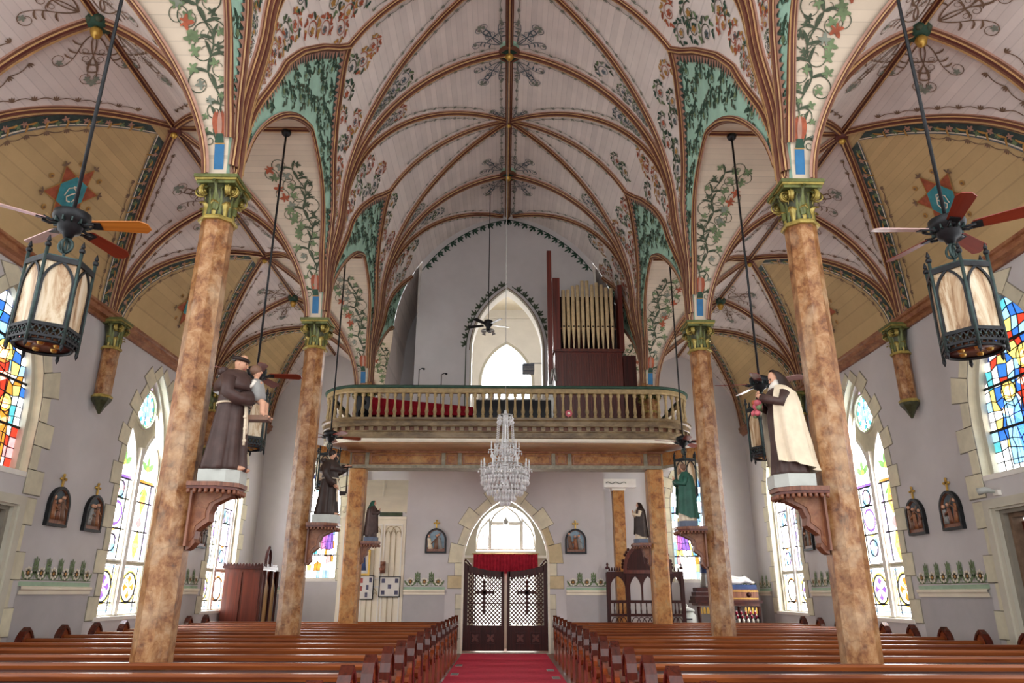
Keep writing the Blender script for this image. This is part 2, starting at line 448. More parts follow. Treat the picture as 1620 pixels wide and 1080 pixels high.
ceiling = empty('ceiling', label='painted rib vault of pale boards with gilt ribs and floral scrollwork', cat='ceiling', kind='structure')
RIBM = ['rib_rose', 'rib_brown', 'rib_gold', 'rib_maroon', 'rib_gold', 'rib_maroon', 'rib_gold', 'rib_brown', 'rib_rose']
def rib(pts, nrm, w=0.17, d=0.11, name='rib'):
    """moulded rib swept along pts; nrm points into the room"""
    prof = [(-.5, -.1), (-.5, .3), (-.34, .42), (-.3, .62), (-.13, .72), (-.1, 1.0), (.1, 1.0), (.13, .72), (.3, .62), (.34, .42), (.5, .3), (.5, -.1)]
    segm = ['rib_rose', 'rib_brown', 'rib_gold', 'rib_maroon', 'rib_brown', 'rib_gold', 'rib_brown', 'rib_maroon', 'rib_gold', 'rib_brown', 'rib_rose']
    n = len(pts); mb = MB(); rows = []
    for i in range(n):
        t = (Vector(pts[min(i+1, n-1)])-Vector(pts[max(0, i-1)])).normalized(); nn = Vector(nrm[i]); nn = (nn-t*nn.dot(t)).normalized()
        b = t.cross(nn); rows.append([Vector(pts[i])+b*(a*w)+nn*(c*d) for a, c in prof])
    for k, m in enumerate(segm):
        mb.grid([[r[k], r[k+1]] for r in rows], m, smooth=False)
    return mb.build(name, ceiling)
def lerp(a, b, t): return a+(b-a)*t

def diag_Y(Yk, Ym, s):
    """course of the diagonal nave rib over the profile"""
    x, z, _, _ = tun(s); base = 0.10*(1 if Ym > Yk else -1)
    return Yk+base+(Ym-Yk-base)*max(0, 1-min(1, x/(RV-EV)))**1.0

for sg in (-1, 1):
    for k, Ym in enumerate(MIDS):
        # nave side: teal lunette panel and vault shell
        hs = [-HB+BAY*i/60 for i in range(61)]
        hs = sorted(set(hs+[-HA, HA, -HA+0.02, HA-0.02, -2.42, 2.42]))
        if k == 3: hs = [h for h in hs if Ym+h <= YW+0.001]+[YW-Ym]
        mb = MB(); mb.grid([[T(sg, Ym+h, lerp(z2s(za(h)), z2s(max(zw(h), za(h)+0.02)), j/16)) for h in hs] for j in range(17)], 'teal_paint', flip=sg < 0)
        mb.build('lunette_panel', ceiling)
        mb = MB(); mb.grid([[T(sg, Ym+h, lerp(z2s(max(zw(h), za(h)+0.02)), STOP, j/36)) for h in hs] for j in range(37)], 'vault_boards_x', flip=sg < 0)
        mb.build('vault_shell', ceiling)
        # aisle side
        ds = dsamp(18); ts = [i/16 for i in range(17)]
        mb = MB(); mb.grid([[(sg*(XR+d), Ym+(2*t-1)*HB*d/DW, q(d)) for t in ts] for d in ds], 'vault_yellow', flip=sg > 0)
        mb.build('yellow_cell', ceiling)
        for e in (-1, 1):
            mb = MB(); mb.grid([[(sg*(XR+d), Ym+e*lerp(HB*d/DW, HB, t), q(d)) for t in ts] for d in ds], 'vault_aisle', flip=(sg > 0) == (e > 0))
            mb.grid([[(sg*(XR-d), Ym+e*lerp(HA*d/DW, HB, t), q(d)) for t in ts] for d in ds], 'vault_aisle', flip=(sg < 0) == (e > 0))
            mb.build('vault_cell', ceiling)
        hh = [HA*math.sin(PI/2*i/20) for i in range(21)]; hh = [-h for h in hh[:0:-1]]+hh
        mb = MB(); mb.grid([[(sg*lerp(XR-abs(h)*DW/HA, tunx(za(h)), t), Ym+h, za(h)) for t in ts] for h in hh], 'vault_soffit', flip=sg > 0)
        mb.build('arch_soffit', ceiling)
        # --- ribs
        # wall rib and arcade edge
        hl = [-HB+0.03+(BAY-0.06)*i/64 for i in range(65)]
        if k == 3: hl = [h for h in hl if Ym+h <= YW]
        for part in ([h for h in hl if h <= 0.001], [h for h in hl if h >= -0.001]):
            if len(part) > 2: rib([T(sg, Ym+h, z2s(zw(h))) for h in part], [Tn(sg, z2s(zw(h))) for h in part], 0.13, 0.09, 'wall_rib')
        part = [h for h in hl if abs(h) < HA-0.01]
        rib([Vector((sg*tunx(za(h)), Ym+h, za(h))) for h in part], [Vector((-sg*0.6, 0, 0))+(Vector((0, -h*0.3, 0)) if abs(h) > 0.1 else Vector((0, 0, -0.1))) for h in part], 0.12, 0.05, 'arcade_rib')
        # lateral ridge of the nave
        if k < 3:
            ss = [lerp(z2s(10.75), STOP, i/24) for i in range(25)]
            rib([T(sg, Ym, s) for s in ss], [Tn(sg, s) for s in ss], 0.13, 0.09)
        for e in ((-1, 1) if k < 3 else (-1,)):
            Yk = Ym+e*HB; ss = [lerp(0.2, STOP, i/44) for i in range(45)]
            if k == 3: ss = [s for s in ss if diag_Y(Yk, Ym, s) < YW]
            rib([T(sg, diag_Y(Yk, Ym, s), s) for s in ss], [Tn(sg, s) for s in ss], 0.13, 0.10)
        # aisle diagonals
        for e in (-1, 1):
            dd = dsamp(24)
            rib([(sg*(XR+d), Ym+e*HB*d/DW, q(d)) for d in dd], [Vector((sg*qn(d).x, 0, qn(d).y)) for d in dd], 0.15, 0.09)
            rib([(sg*(XR-d), Ym+e*HA*d/DW, q(d)) for d in dd], [Vector((-sg*qn(d).x*0.8, -e*0.35*d/DW, qn(d).y-0.05)) for d in dd], 0.13, 0.08)
        rib([(sg*lerp(XR, tunx(9.0)+0.03, i/6), Ym, 9.0) for i in range(7)], [Vector((0, 0, -1))]*7, 0.12, 0.08)
        rib([(sg*XR, lerp(Ym-HB, Ym+HB, i/8), 9.0) for i in range(9)], [Vector((0, 0, -1))]*9, 0.14, 0.09)
    for Yk in (Y1, Y2, Y3):
        ss = [lerp(0.05, STOP, i/44) for i in range(45)]
        rib([T(sg, Yk, s) for s in ss], [Tn(sg, s) for s in ss], 0.17, 0.13)
        dd = dsamp(24)
        rib([(sg*(XR+d), Yk, q(d)) for d in dd], [Vector((sg*qn(d).x, 0, qn(d).y)) for d in dd], 0.17, 0.12)
        rib([(sg*(XR-d), Yk, q(d)) for d in dd], [Vector((-sg*qn(d).x, 0, qn(d).y)) for d in dd], 0.17, 0.12)
ym = [Y0+(YW-Y0)*i/40 for i in range(41)]
rib([(0, y, ZR) for y in ym], [Vector((0, 0, -1))]*41, 0.17, 0.13, 'ridge_rib')

# bosses
def boss(loc, big, name='boss'):
    mb = MB()
    if big == 2:
        mb.lathe([(0.36, 0.0), (0.36, -0.05), (0.30, -0.06)], (0, 0, 0), 'teal_paint', 24)
        mb.lathe([(0.25, -0.02), (0.25, -0.12), (0.20, -0.15), (0.19, -0.11)], (0, 0, 0), 'rib_brown', 24)
        mb.lathe([(0.20, -0.09), (0.20, -0.12), (0.05, -0.13)], (0, 0, 0), 'green_deep', 20)
        mb.lathe([(0.07, -0.12), (0.10, -0.17), (0.06, -0.24), (0.01, -0.27)], (0, 0, 0), 'gold', 12)
    elif big == 1:
        mb.lathe([(0.15, 0.0), (0.16, -0.10), (0.12, -0.18), (0.05, -0.19)], (0, 0, 0), 'green_deep', 14)
        for i in range(6):
            a = i*PI/3; mb.ball((0.13*math.cos(a), 0.13*math.sin(a), -0.12), 0.05, 'green_dark', 8, 5)
        mb.lathe([(0.05, -0.18), (0.085, -0.24), (0.06, -0.32), (0.01, -0.36)], (0, 0, 0), 'gold', 12)
    else:
        mb.lathe([(0.11, 0.0), (0.11, -0.13), (0.06, -0.16)], (0, 0, 0), 'rib_maroon', 12)
        mb.lathe([(0.05, -0.15), (0.06, -0.2), (0.01, -0.25)], (0, 0, 0), 'gold', 10)
    return mb.build(name, ceiling, loc)
for Yk in (Y1, Y2, Y3): boss((0, Yk, ZR+0.02), 2)
for Ym in MIDS[:3]: boss((0, Ym, ZR+0.02), 0)
for sg in (-1, 1):
    for Yk in (Y1, Y2, Y3): boss((sg*XR, Yk, 9.02), 1)
    for Ym in MIDS: boss((sg*XR, Ym, 9.02), 0)

# ================================================================== painted ornament (flat stencils laid on the vault boards)
def stroke(pts, ws):
    out = []; n = len(pts); L = []; Rr = []
    for i in range(n):
        a = pts[max(0, i-1)]; b = pts[min(n-1, i+1)]; dx, dy = b[0]-a[0], b[1]-a[1]; l = math.hypot(dx, dy) or 1
        w = ws[i] if isinstance(ws, (list, tuple)) else ws
        L.append((pts[i][0]-dy/l*w/2, pts[i][1]+dx/l*w/2)); Rr.append((pts[i][0]+dy/l*w/2, pts[i][1]-dx/l*w/2))
    for i in range(n-1): out.append([L[i], Rr[i], Rr[i+1], L[i+1]])
    return out
def curl(p, a, L, w, bend, n=7):
    """a tapering curved leaf stroke"""
    pts = []; x, y = p
    for i in range(n+1):
        pts.append((x, y)); aa = a+bend*i/n; x += L/n*math.cos(aa); y += L/n*math.sin(aa)
    return stroke(pts, [w*(0.25+0.95*math.sin(PI*min(1, (i+0.3)/(n+0.3)))**0.8)*(1 if i < n else 0.1) for i in range(n+1)])
def spiral(p, a, r, turns, w, n=22, sgn=1):
    """a tendril that starts at p heading along a and winds in"""
    cx, cy = p[0]-sgn*r*math.sin(a)*-1*-1, p[1]+sgn*r*math.cos(a)
    a0 = math.atan2(p[1]-cy, p[0]-cx); pts = []
    for i in range(n+1):
        t = i/n; rr = r*(1-0.8*t); aa = a0+sgn*2*PI*turns*t; pts.append((cx+rr*math.cos(aa), cy+rr*math.sin(aa)))
    return stroke(pts, [w*(1-0.5*i/n) for i in range(n+1)])
def lobed(p, a, s, lobes=5):
    """vine leaf"""
    pts = []
    for i in range(lobes*4+1):
        t = i/(lobes*4); th = -PI*0.86+2*PI*0.86*t; r = s*(0.72+0.28*math.cos(lobes*th*1.02))*(0.8+0.25*math.cos(th))
        pts.append((p[0]+r*math.cos(a+th), p[1]+r*math.sin(a+th)))
    c = p
    return [[c, pts[i], pts[i+1]] for i in range(len(pts)-1)]
DEC = 0.012
class Stencil:
    def __init__(s): s.items = []
    def add(s, polys, m): s.items += [(p, m) for p in polys]; return s
    def merge(s, other, ox=0, oy=0, ang=0, sc=1, mir=False):
        ca, sa = math.cos(ang), math.sin(ang)
        for p, m in other.items:
            s.items.append(([(ox+sc*(ca*u-sa*v*(-1 if mir else 1)), oy+sc*(sa*u+ca*v*(-1 if mir else 1))) for u, v in p], m))
        return s
    def lay(s, fn, name, parent):
        global DEC
        mb = MB(); by = {}; base = DEC
        for p, m in s.items: by.setdefault(m, []).append(p)
        for k, (m, ps) in enumerate(by.items()):      # each colour is a coat of paint over the one before
            DEC = base+0.0016*k
            vs = []; fs = []
            for p in ps:
                b = len(vs); vs += [fn(u, v) for u, v in p]; fs.append(tuple(range(b, b+len(p))))
            mb.add(vs, fs, m)
        DEC = base; o = mb.build(name, parent); o['kind'] = 'stuff'; return o
def tuft(n, L, cols, spread=1.9, w=0.05, rnd=random):
    st = Stencil()
    for i in range(n):
        a = -spread/2+spread*i/max(1, n-1)+rnd.uniform(-.15, .15)
        st.add(curl((0, 0), a, L*rnd.uniform(.7, 1.1), w*L/0.4, rnd.choice((-1, 1))*rnd.uniform(.5, 1.6)), rnd.choice(cols))
    return st
def flower(p, r, m, mc, n=5):
    st = Stencil()
    for i in range(n): st.add(curl(p, 2*PI*i/n, r, r*0.5, 0.4, 4), m)
    st.add([circle2(p[0], p[1], r*0.28, 8)], mc); return st
def spray(L, c1, c2, w=0.02):
    """open scrolling line spray that grows along +u from a boss"""
    st = Stencil()
    for a0, ln in ((-0.75, 0.75), (-0.24, 1.0), (0.24, 1.0), (0.75, 0.75)):
        e = 1 if a0 > 0 else -1; pts = []; x = y = 0.0; n = 12
        for i in range(n+1):
            pts.append((0.1*L+x, y)); aa = a0*1.2-e*0.55*math.sin(PI*i/n); x += ln*L*0.8/n*math.cos(aa); y += ln*L*0.8/n*math.sin(aa)
        st.add(stroke(pts, [w*(1.1-0.5*i/n) for i in range(n+1)]), c1)
        p = pts[-1]; st.add(spiral(p, a0*0.6, 0.12*L, 1.3, w*0.75, sgn=e), c1); st.merge(flower((p[0]+0.0*L, p[1]+e*0.11*L), 0.055*L, c2, c1))
        for k in (5, 8, 10):
            q0 = pts[k]; st.add(curl(q0, a0+e*0.9, 0.15*L, w*1.25, e*1.3), c1)
        q0 = pts[7]; st.add(spiral(q0, a0-e*0.7, 0.07*L, 1.2, w*0.65, sgn=-e), c1)
    for b in (-0.5, 0.5): st.add(curl((0.5*L, 0), b, 0.3*L, w*1.4, -b*1.4), c1)
    st.merge(flower((0.95*L, 0), 0.075*L, c2, c1)); return st
def rinceau(r, cols, mflower, sgn, rnd):
    """one scroll of foliage: coiled stem, leaves on the outside, flower in the eye"""
    st = Stencil(); st.add(spiral((0, 0), PI/2, r, 1.35, max(0.016, r*0.12), sgn=sgn), cols[0])
    cx = -sgn*r
    for k in range(6):
        a = (0 if sgn > 0 else PI)+sgn*(0.35+k*0.72); p = (cx+r*math.cos(a), r*math.sin(a))
        st.add(curl(p, a+sgn*0.75, r*0.85, r*0.27, sgn*1.0), rnd.choice(cols)); st.add(curl(p, a+sgn*0.1, r*0.5, r*0.2, -sgn*0.9), rnd.choice(cols))
    st.merge(flower((cx+0.1*r, 0), r*0.42, mflower, cols[0])); return st
def chain(path, step, w, m, side=1, fleur=True):
    """fine scalloped line with small buds along a 2D path"""
    st = Stencil(); P = [np.array(p) for p in path]; seg = [np.linalg.norm(P[i+1]-P[i]) for i in range(len(P)-1)]
    tot = sum(seg); cum = np.concatenate([[0], np.cumsum(seg)])
    def at(d):
        i = min(len(seg)-1, int(np.searchsorted(cum, d, 'right')-1)); i = max(i, 0); t = (d-cum[i])/max(seg[i], 1e-6); p = P[i]*(1-t)+P[i+1]*t
        tv = (P[i+1]-P[i])/max(seg[i], 1e-6); return p, np.array((-tv[1], tv[0]))*side, math.atan2(tv[1], tv[0])
    n = max(1, int(tot/step))
    for k in range(n):
        pts = []
        for j in range(6):
            d = (k+j/5)*tot/n; p, nv, _ = at(min(d, tot-1e-4)); pts.append(tuple(p+nv*0.045*math.sin(PI*j/5)))
        st.add(stroke(pts, w), m)
        if fleur:
            p, nv, an = at(min((k+0.02)*tot/n, tot-1e-4)); up = an+side*PI/2
            for b in (-0.7, 0, 0.7): st.add(curl(tuple(p), up+b, 0.085, w*1.5, -b, 3), m)
    return st
def Tf(sg): return lambda u, v: T(sg, u, v, DEC)
rnd = random.Random(11)
GR = ['green_dark', 'green_leaf', 'grey_green']
for sg in (-1, 1):
    # --- nave cells: floral fans above the columns
    for Yk in (Y1, Y2, Y3):
        for e in (-1, 1):
            Ym = Yk+e*HB
            if Ym > YW+0.1: continue
            st = Stencil()
            ne = Stencil()
            def region(lo, hi, s0, s1, cols, red):
                s = s0
                while s < s1:
                    a, b = lo(s), hi(s); wd = abs(b-a)
                    sz = min(0.33, 0.42*wd); fade = (s-s0)/(s1-s0)
                    if sz > 0.03:
                        r = min(0.185, 0.27*wd); nst = max(1, int(wd/(r*2.9)))
                        for j in range(nst):
                            if fade > 0.62 and rnd.random() < (fade-0.62)*2.4: continue
                            c = a+(b-a)*((j+0.5)/nst+rnd.uniform(-.04, .04)); sn = rnd.choice((-1, 1))
                            cs = cols if rnd.random() > red else ['red_paint', 'ochre_paint', 'red_paint', 'ochre_paint', 'green_dark']
                            st.merge(rinceau(r*rnd.uniform(.85, 1.05), cs, rnd.choice(['red_paint', 'ochre_paint', 'slate_paint']) if red > .2 else 'slate_paint', sn, rnd), c+sn*r, s, rnd.uniform(-.3, .3))
                        sz = r*1.9
                    s += max(0.14, sz*0.95)
            dg = lambda s: diag_Y(Yk, Ym, s)
            region(lambda s: Yk+e*0.12, lambda s: dg(s)-e*0.1, 3.2, 6.1, ['slate_paint', 'green_dark', 'grey_green', 'green_leaf'], 0.05)
            region(lambda s: dg(s)+e*0.1, lambda s: (Ym-e*max(0.12, hw_of(tun(s)[1])+0.1) if tun(s)[1] < 10.75 else Ym-e*0.25), 1.7, 5.1, ['green_dark', 'green_leaf', 'green_deep'], 0.55)
            # fine scalloped lines along the ribs
            sl = [4.6+(STOP-0.3-4.6)*i/20 for i in range(21)]
            st.merge(chain([(Yk+e*0.16, s) for s in sl], 0.3, 0.014, 'grey_green', e*-1))
            st.merge(chain([(dg(s)-e*0.17, s) for s in sl[:-2]], 0.3, 0.014, 'grey_green', e))
            st.merge(chain([(dg(s)+e*0.17, s) for s in sl[:-2]], 0.3, 0.014, 'grey_green', -e))
            st.merge(chain([(Yk+e*(0.3+1.9*i/12), STOP-0.16) for i in range(13)], 0.3, 0.014, 'grey_green', -e))
            if Ym < YW: st.merge(chain([(Ym-e*0.16, s) for s in sl[4:-1]], 0.3, 0.014, 'grey_green', e))
            # sprays around the bosses
            st.merge(spray(0.9, 'slate_paint', 'grey_green', 0.024), Yk+e*0.2, STOP-0.14, math.atan2(-0.75, e))
            if Ym < YW+0.05: st.merge(spray(0.55, 'slate_paint', 'grey_green', 0.018), Ym-e*0.12, STOP-0.1, math.atan2(-0.9, -e))
            st.items = [(p, m) for p, m in st.items if all(vv < STOP-0.02 and uu < YW-0.02 for uu, vv in p)]
            st.lay(Tf(sg), 'painted_florals', ceiling)
    # --- teal lunettes
    for k, Ym in enumerate(MIDS):
        st = Stencil(); hmax = 2.3 if k < 3 else -0.05
        h = -2.2
        while h < hmax:
            lo, hi = z2s(za(h))+0.12, z2s(zw(h))-0.26
            n = max(1, int((hi-lo)/0.40)); r = min(0.15, 0.3*(hi-lo)/n)
            for j in range(n):
                if hi-lo < 0.14: break
                v = lo+(hi-lo)*(j+0.5)/n; sn = rnd.choice((-1, 1))
                st.merge(rinceau(r, ['green_dark', 'green_deep', 'green_dark'], 'green_leaf', sn, rnd), h+sn*r, v, rnd.uniform(-.4, .4))
                for q_ in (-1, 1): st.add(curl((h, v), PI/2+q_*0.5, 0.3, 0.05, q_*1.2), 'green_deep')
            h += 0.36
        hl = [-2.44+4.88*i/48 for i in range(49)]
        for i in range(48):                       # border of small triangles under the wall rib
            a, b = hl[i], hl[i+1]
            if b > hmax: break
            for f0, f1, m in ((0.05, 0.25, 'band_dark'),):
                st.add([[(a, z2s(zw(a))-f0), (b, z2s(zw(b))-f0), (b, z2s(zw(b))-f1), (a, z2s(zw(a))-f1)]], m)
        tri = Stencil(); path = []
        d = 0; hh = -2.4; prevp = None
        while hh < min(hmax, 2.4):
            dz = abs(zw(hh+0.01)-zw(hh-0.01))/0.02; stp = 0.11/math.hypot(1, dz); p0 = (hh, z2s(zw(hh))-0.06); p1 = (hh+stp, z2s(zw(hh+stp))-0.06)
            nx, ny = (p1[1]-p0[1]), -(p1[0]-p0[0]); l = math.hypot(nx, ny) or 1
            tip = ((p0[0]+p1[0])/2+nx/l*0.17, (p0[1]+p1[1])/2+ny/l*0.17); tri.add([[p0, p1, tip]], 'rib_rose'); hh += stp
        st.items = [(p, m) for p, m in st.items if all(z2s(za(u))+0.02 < v < z2s(zw(u)) for u, v in p)]
        st.lay(lambda u, v, Ym=Ym: T(sg, Ym+u, v, DEC), 'painted_acanthus', ceiling)
        tri.lay(lambda u, v, Ym=Ym: T(sg, Ym+u, v, DEC*1.8), 'painted_border', ceiling)
        # --- vine on the arch soffit: u along the arch (signed), v across it
        ARC = [0.0]; HHs = [HA*math.sin(PI/2*i/60) for i in range(61)]
        for i in range(60): ARC.append(ARC[-1]+math.hypot(HHs[i+1]-HHs[i], za(HHs[i+1])-za(HHs[i])))
        def soff(u, v, Ym=Ym, e=1):
            h = float(np.interp(abs(u), ARC, HHs)); z = za(h); x = tunx(z)+v
            dd = 0.01; tz = (za(min(HA-.001, h+dd))-za(h))/dd; l = math.hypot(1, tz)
            return Vector((sg*x, Ym+math.copysign(h, u)*1.0-math.copysign(1, u)*DEC*(-tz)/l, z-DEC/l))
        for e in (-1, 1):
            st = Stencil(); Ltot = ARC[-1]; pts = []
            for i in range(40):
                u = 0.7+(Ltot-1.2)*i/39; hh = float(np.interp(u, ARC, HHs)); wdt = (XR-hh*DW/HA)-tunx(za(hh))
                pts.append((u, 0.22*wdt+0.06*math.sin(i*0.55)+0.06, wdt))
            st.add(stroke([(p[0], p[1]) for p in pts], 0.02), 'green_dark')
            for i in range(2, 39, 3):
                u, v, wd = pts[i]; r = min(0.17, wd*0.28); s2 = 1 if (i//3) % 2 else -1
                st.add(spiral((u, v), PI+s2*0.9, r*1.05, 1.3, 0.015, sgn=s2), 'green_dark')
                st.add(lobed((u-0.05, v+r*1.25), rnd.uniform(0, 6), r*0.62), rnd.choice(['green_leaf', 'green_leaf', 'grey_green']))
                st.add(lobed((u-0.1, max(0.09, v-r*0.5)), rnd.uniform(0, 6), r*0.5), rnd.choice(['green_leaf', 'green_dark']))
                if wd > 0.8:
                    st.add(lobed((u, wd*0.55), rnd.uniform(0, 6), 0.12), rnd.choice(['green_leaf', 'red_paint', 'green_leaf']))
                    st.add(spiral((u, wd*0.5), PI+s2*0.5, 0.15, 1.3, 0.014, sgn=-s2), 'green_dark')
                for b in (-0.6, 0.6): st.add(curl((u, v), PI+b+s2*0.5, 0.2, 0.035, b), 'green_dark')
            # spring of the arch: blue field, palmette
            b0 = Ltot-0.02
            st.add([[(b0, 0.045), (b0, 0.165), (b0-0.42, 0.165), (b0-0.42, 0.045)]], 'blue_paint')
            for w_, m_ in ((0.012, 'ochre_paint'),): st.add(stroke([(b0-0.43, 0.04), (b0-0.43, 0.17)], w_), m_)
            for b in (-0.5, -0.25, 0, 0.25, 0.5): st.add(curl((b0-0.5, 0.11), PI+b, 0.36, 0.05, -b*1.6), 'rib_rose' if b == 0 else 'red_paint')
            st.add([[(b0-0.44, 0.05), (b0-0.44, 0.17), (b0-0.56, 0.15), (b0-0.56, 0.07)]], 'green_deep')
            st.items = [(p, m) for p, m in st.items if all(v > 0.02 for u, v in p)]
            st.lay(lambda u, v, f=soff, e=e: f(e*u, v), 'painted_vine', ceiling)
        # --- yellow cell: vine border, scallops, star medallion.  u = Y offset, v = distance d down the arc
        def yel(u, v, Ym=Ym):
            d = float(np.interp(v, QARC, QD)); n = qn(d); return Vector((sg*(XR+d+n.x*DEC), Ym+u, q(d)+n.y*DEC))
        QD = [DW*math.sin(PI/2*i/60) for i in range(61)]; QARC = [0.0]
        for i in range(60): QARC.append(QARC[-1]+math.hypot(QD[i+1]-QD[i], q(QD[i+1])-q(QD[i])))
        st = Stencil(); top = Stencil(); V = QARC[-1]
        def edge(v): return HB*float(np.interp(v, QARC, QD))/DW
        vs_ = [0.32+(V-0.34)*i/26 for i in range(27)]
        for e in (-1, 1):
            for i in range(26):
                a, b = vs_[i], vs_[i+1]; ia, ib = max(0.0, edge(a)-0.12), max(0.0, edge(b)-0.12); ja, jb = max(0, edge(a)-0.34), max(0, edge(b)-0.34)
                st.add([[(e*ia, a), (e*ib, b), (e*jb, b), (e*ja, a)]], 'band_dark')
                top.add([[(e*ja, a), (e*jb, b), (e*max(0, jb-.022), b), (e*max(0, ja-.022), a)]], 'white_ink')
                top.add([[(e*max(0, ja-.03), a), (e*max(0, jb-.03), b), (e*max(0, jb-.055), b), (e*max(0, ja-.055), a)]], 'slate_paint')
                if ia > 0.3:
                    c = ((ia+ja)/2, a)
                    top.add(lobed((e*(c[0]+0.03*(-1)**i), a+0.03), rnd.uniform(0, 6), 0.075), 'green_leaf' if i % 2 else 'rib_rose')
                    top.add(curl((e*c[0], a), 1.2+e*(-1)**i*0.6, 0.16, 0.03, 0.8), 'ochre_paint')
            st.merge(chain([(e*(edge(v)-0.47), v) for v in vs_[7:-1]], 0.3, 0.016, 'brown_line', e))
        mv = V*0.60
        if k in (0, 1, 2):
            R1 = 0.54
            for i in range(6):
                a = PI/2+i*PI/3; tp = (R1*math.cos(a), mv+R1*math.sin(a)); l = (R1*.56*math.cos(a-PI/6), mv+R1*.56*math.sin(a-PI/6)); r_ = (R1*.56*math.cos(a+PI/6), mv+R1*.56*math.sin(a+PI/6))
                st.add([[tp, l, r_]], 'red_paint'); top.add(stroke([l, tp, r_], 0.022), 'ochre_paint')
                for b in (-0.8, 0, 0.8): top.add(curl(tp, a+b, 0.09, 0.03, b), 'brown_line')
                a2 = a+PI/6; st.add([circle2(R1*0.98*math.cos(a2), mv+R1*0.98*math.sin(a2), 0.05, 10)], 'ochre_paint'); top.add([circle2(R1*0.98*math.cos(a2), mv+R1*0.98*math.sin(a2), 0.022, 8)], 'brown_line')
            hx = [(R1*.55*math.cos(i*PI/3), mv+R1*.55*math.sin(i*PI/3)) for i in range(6)]
            top.add([hx], 'teal_blue'); top.add(stroke(hx+hx[:1], 0.018), 'ochre_paint')
            mono = Stencil(); mono.add(stroke([(0.07, mv+0.12), (0.0, mv+0.14), (-0.06, mv+0.09), (0.0, mv), (0.06, mv-0.07), (0, mv-0.14), (-0.08, mv-0.11)], 0.026), 'white_ink')
            mono.add(stroke([(-0.11, mv+0.1), (-0.13, mv-0.04), (-0.06, mv-0.1), (0.05, mv-0.08), (0.11, mv+0.0), (0.1, mv+0.1)], 0.022), 'white_ink')
            mono.lay(lambda u, v, f=yel: f(u, v)+Vector((-sg*0.03, 0, -0.03)), 'painted_monogram', ceiling)
        st.lay(yel, 'painted_border', ceiling)
        top.lay(lambda u, v, f=yel: f(u, v)+Vector((-sg*0.005, 0, -0.006)), 'painted_border', ceiling)
        # --- aisle cells between transverse rib and diagonals: sprays round the boss, scallops
        def bar(w):                                # w = +1 wall side, -1 column side
            def f(u, v, Ym=Ym):
                d = float(np.interp(v, QARC, QD)); n = qn(d); return Vector((sg*(XR+w*(d+n.x*DEC)), Ym+u, q(d)+n.y*DEC))
            return f
        for w in (1, -1):
            st = Stencil(); hx_ = HB if w > 0 else HA
            for e in (-1, 1):
                if k < 3 or e < 0:
                    st.merge(spray(1.05, 'brown_line', 'grey_green', 0.02), e*(HB-0.12), 0.12, math.atan2(0.62, -e))
                g = lambda v: hx_*float(np.interp(v, QARC, QD))/DW
                vv = [0.35+(V*0.72-0.35)*i/16 for i in range(17)]
                st.merge(chain([(e*(g(v)+0.22), v) for v in vv if g(v)+0.22 < HB-0.3], 0.3, 0.015, 'brown_line', -e))
                st.merge(chain([(e*(HB-0.2), v) for v in vv[6:]], 0.3, 0.015, 'brown_line', e))
            st.items = [(p, m) for p, m in st.items if all(0.01 < v < V and abs(u) < HB for u, v in p)]
            st.lay(bar(w), 'painted_sprays', ceiling)
# ================================================================== floor, walls, openings
mb = MB(); mb.add([(-XW-0.4, -3, 0), (XW+0.4, -3, 0), (XW+0.4, 26, 0), (-XW-0.4, 26, 0)], [(0, 1, 2, 3)], 'floor_boards')
tag(mb.build('floor'), 'brown wooden floor of the church', 'floor', kind='structure')

WIN2 = lancet(1.02, 0.98, 3.9, 6.05)         # twin-light windows
WIN1 = lancet(1.08, 3.22, 4.1, 6.12)         # pictorial window over the side door
DOOR = [(-1.02, 0.0), (1.02, 0.0), (1.02, 2.78), (-1.02, 2.78)]
def shift(p, du, dv=0): return [(u+du, v+dv) for u, v in p]
def side_fn(sg):                              # u runs along Y, v up, depth outward
    return lambda u, v, d: Vector((sg*(XW+d), u, v))
def back_fn(Yp): return lambda u, v, d: Vector((u, Yp+d, v))
BACKWIN = lancet(0.66, 1.82, 4.0, 5.6)

walls = {}
for sg, nm in ((-1, 'wall_left'), (1, 'wall_right')):
    mb = MB()
    holes = [shift(WIN1, MIDS[1]), shift(DOOR, MIDS[1]), shift(WIN2, MIDS[2]), shift(WIN2, MIDS[3])]
    holes_face(mb, [(Y1-0.5, 0), (YB+0.35, 0), (YB+0.35, 6.6), (Y1-0.5, 6.6)], holes, side_fn(sg), 0.38, 'wall_paint', 'stone')
    w = mb.build(nm); walls[sg] = w
    tag(w, 'pale lilac plaster side wall on the %s with stained glass windows' % ('left' if sg < 0 else 'right'), 'wall', kind='structure')
# rear walls of the aisles
for sg, nm in ((-1, 'wall_rear'), (1, 'wall_rear')):
    mb = MB(); fn = back_fn(YB)
    prof = [(sg*XW, 0)]+[(sg*(XR+d), q(d)+0.05) for d in dsamp(14)[::-1]]+[(sg*(XR-d), q(d)+0.05) for d in dsamp(14)[1:]]+[(sg*2.6, 6.5), (sg*2.6, 0)]
    if sg < 0: pass
    holes_face(mb, prof, [shift(BACKWIN, sg*5.75)], fn, 0.35, 'wall_paint', 'stone')
    w = mb.build(nm); walls['b%d' % sg] = w
    tag(w, 'plaster rear wall of the %s aisle with a stained glass window' % ('left' if sg < 0 else 'right'), 'wall', kind='structure')
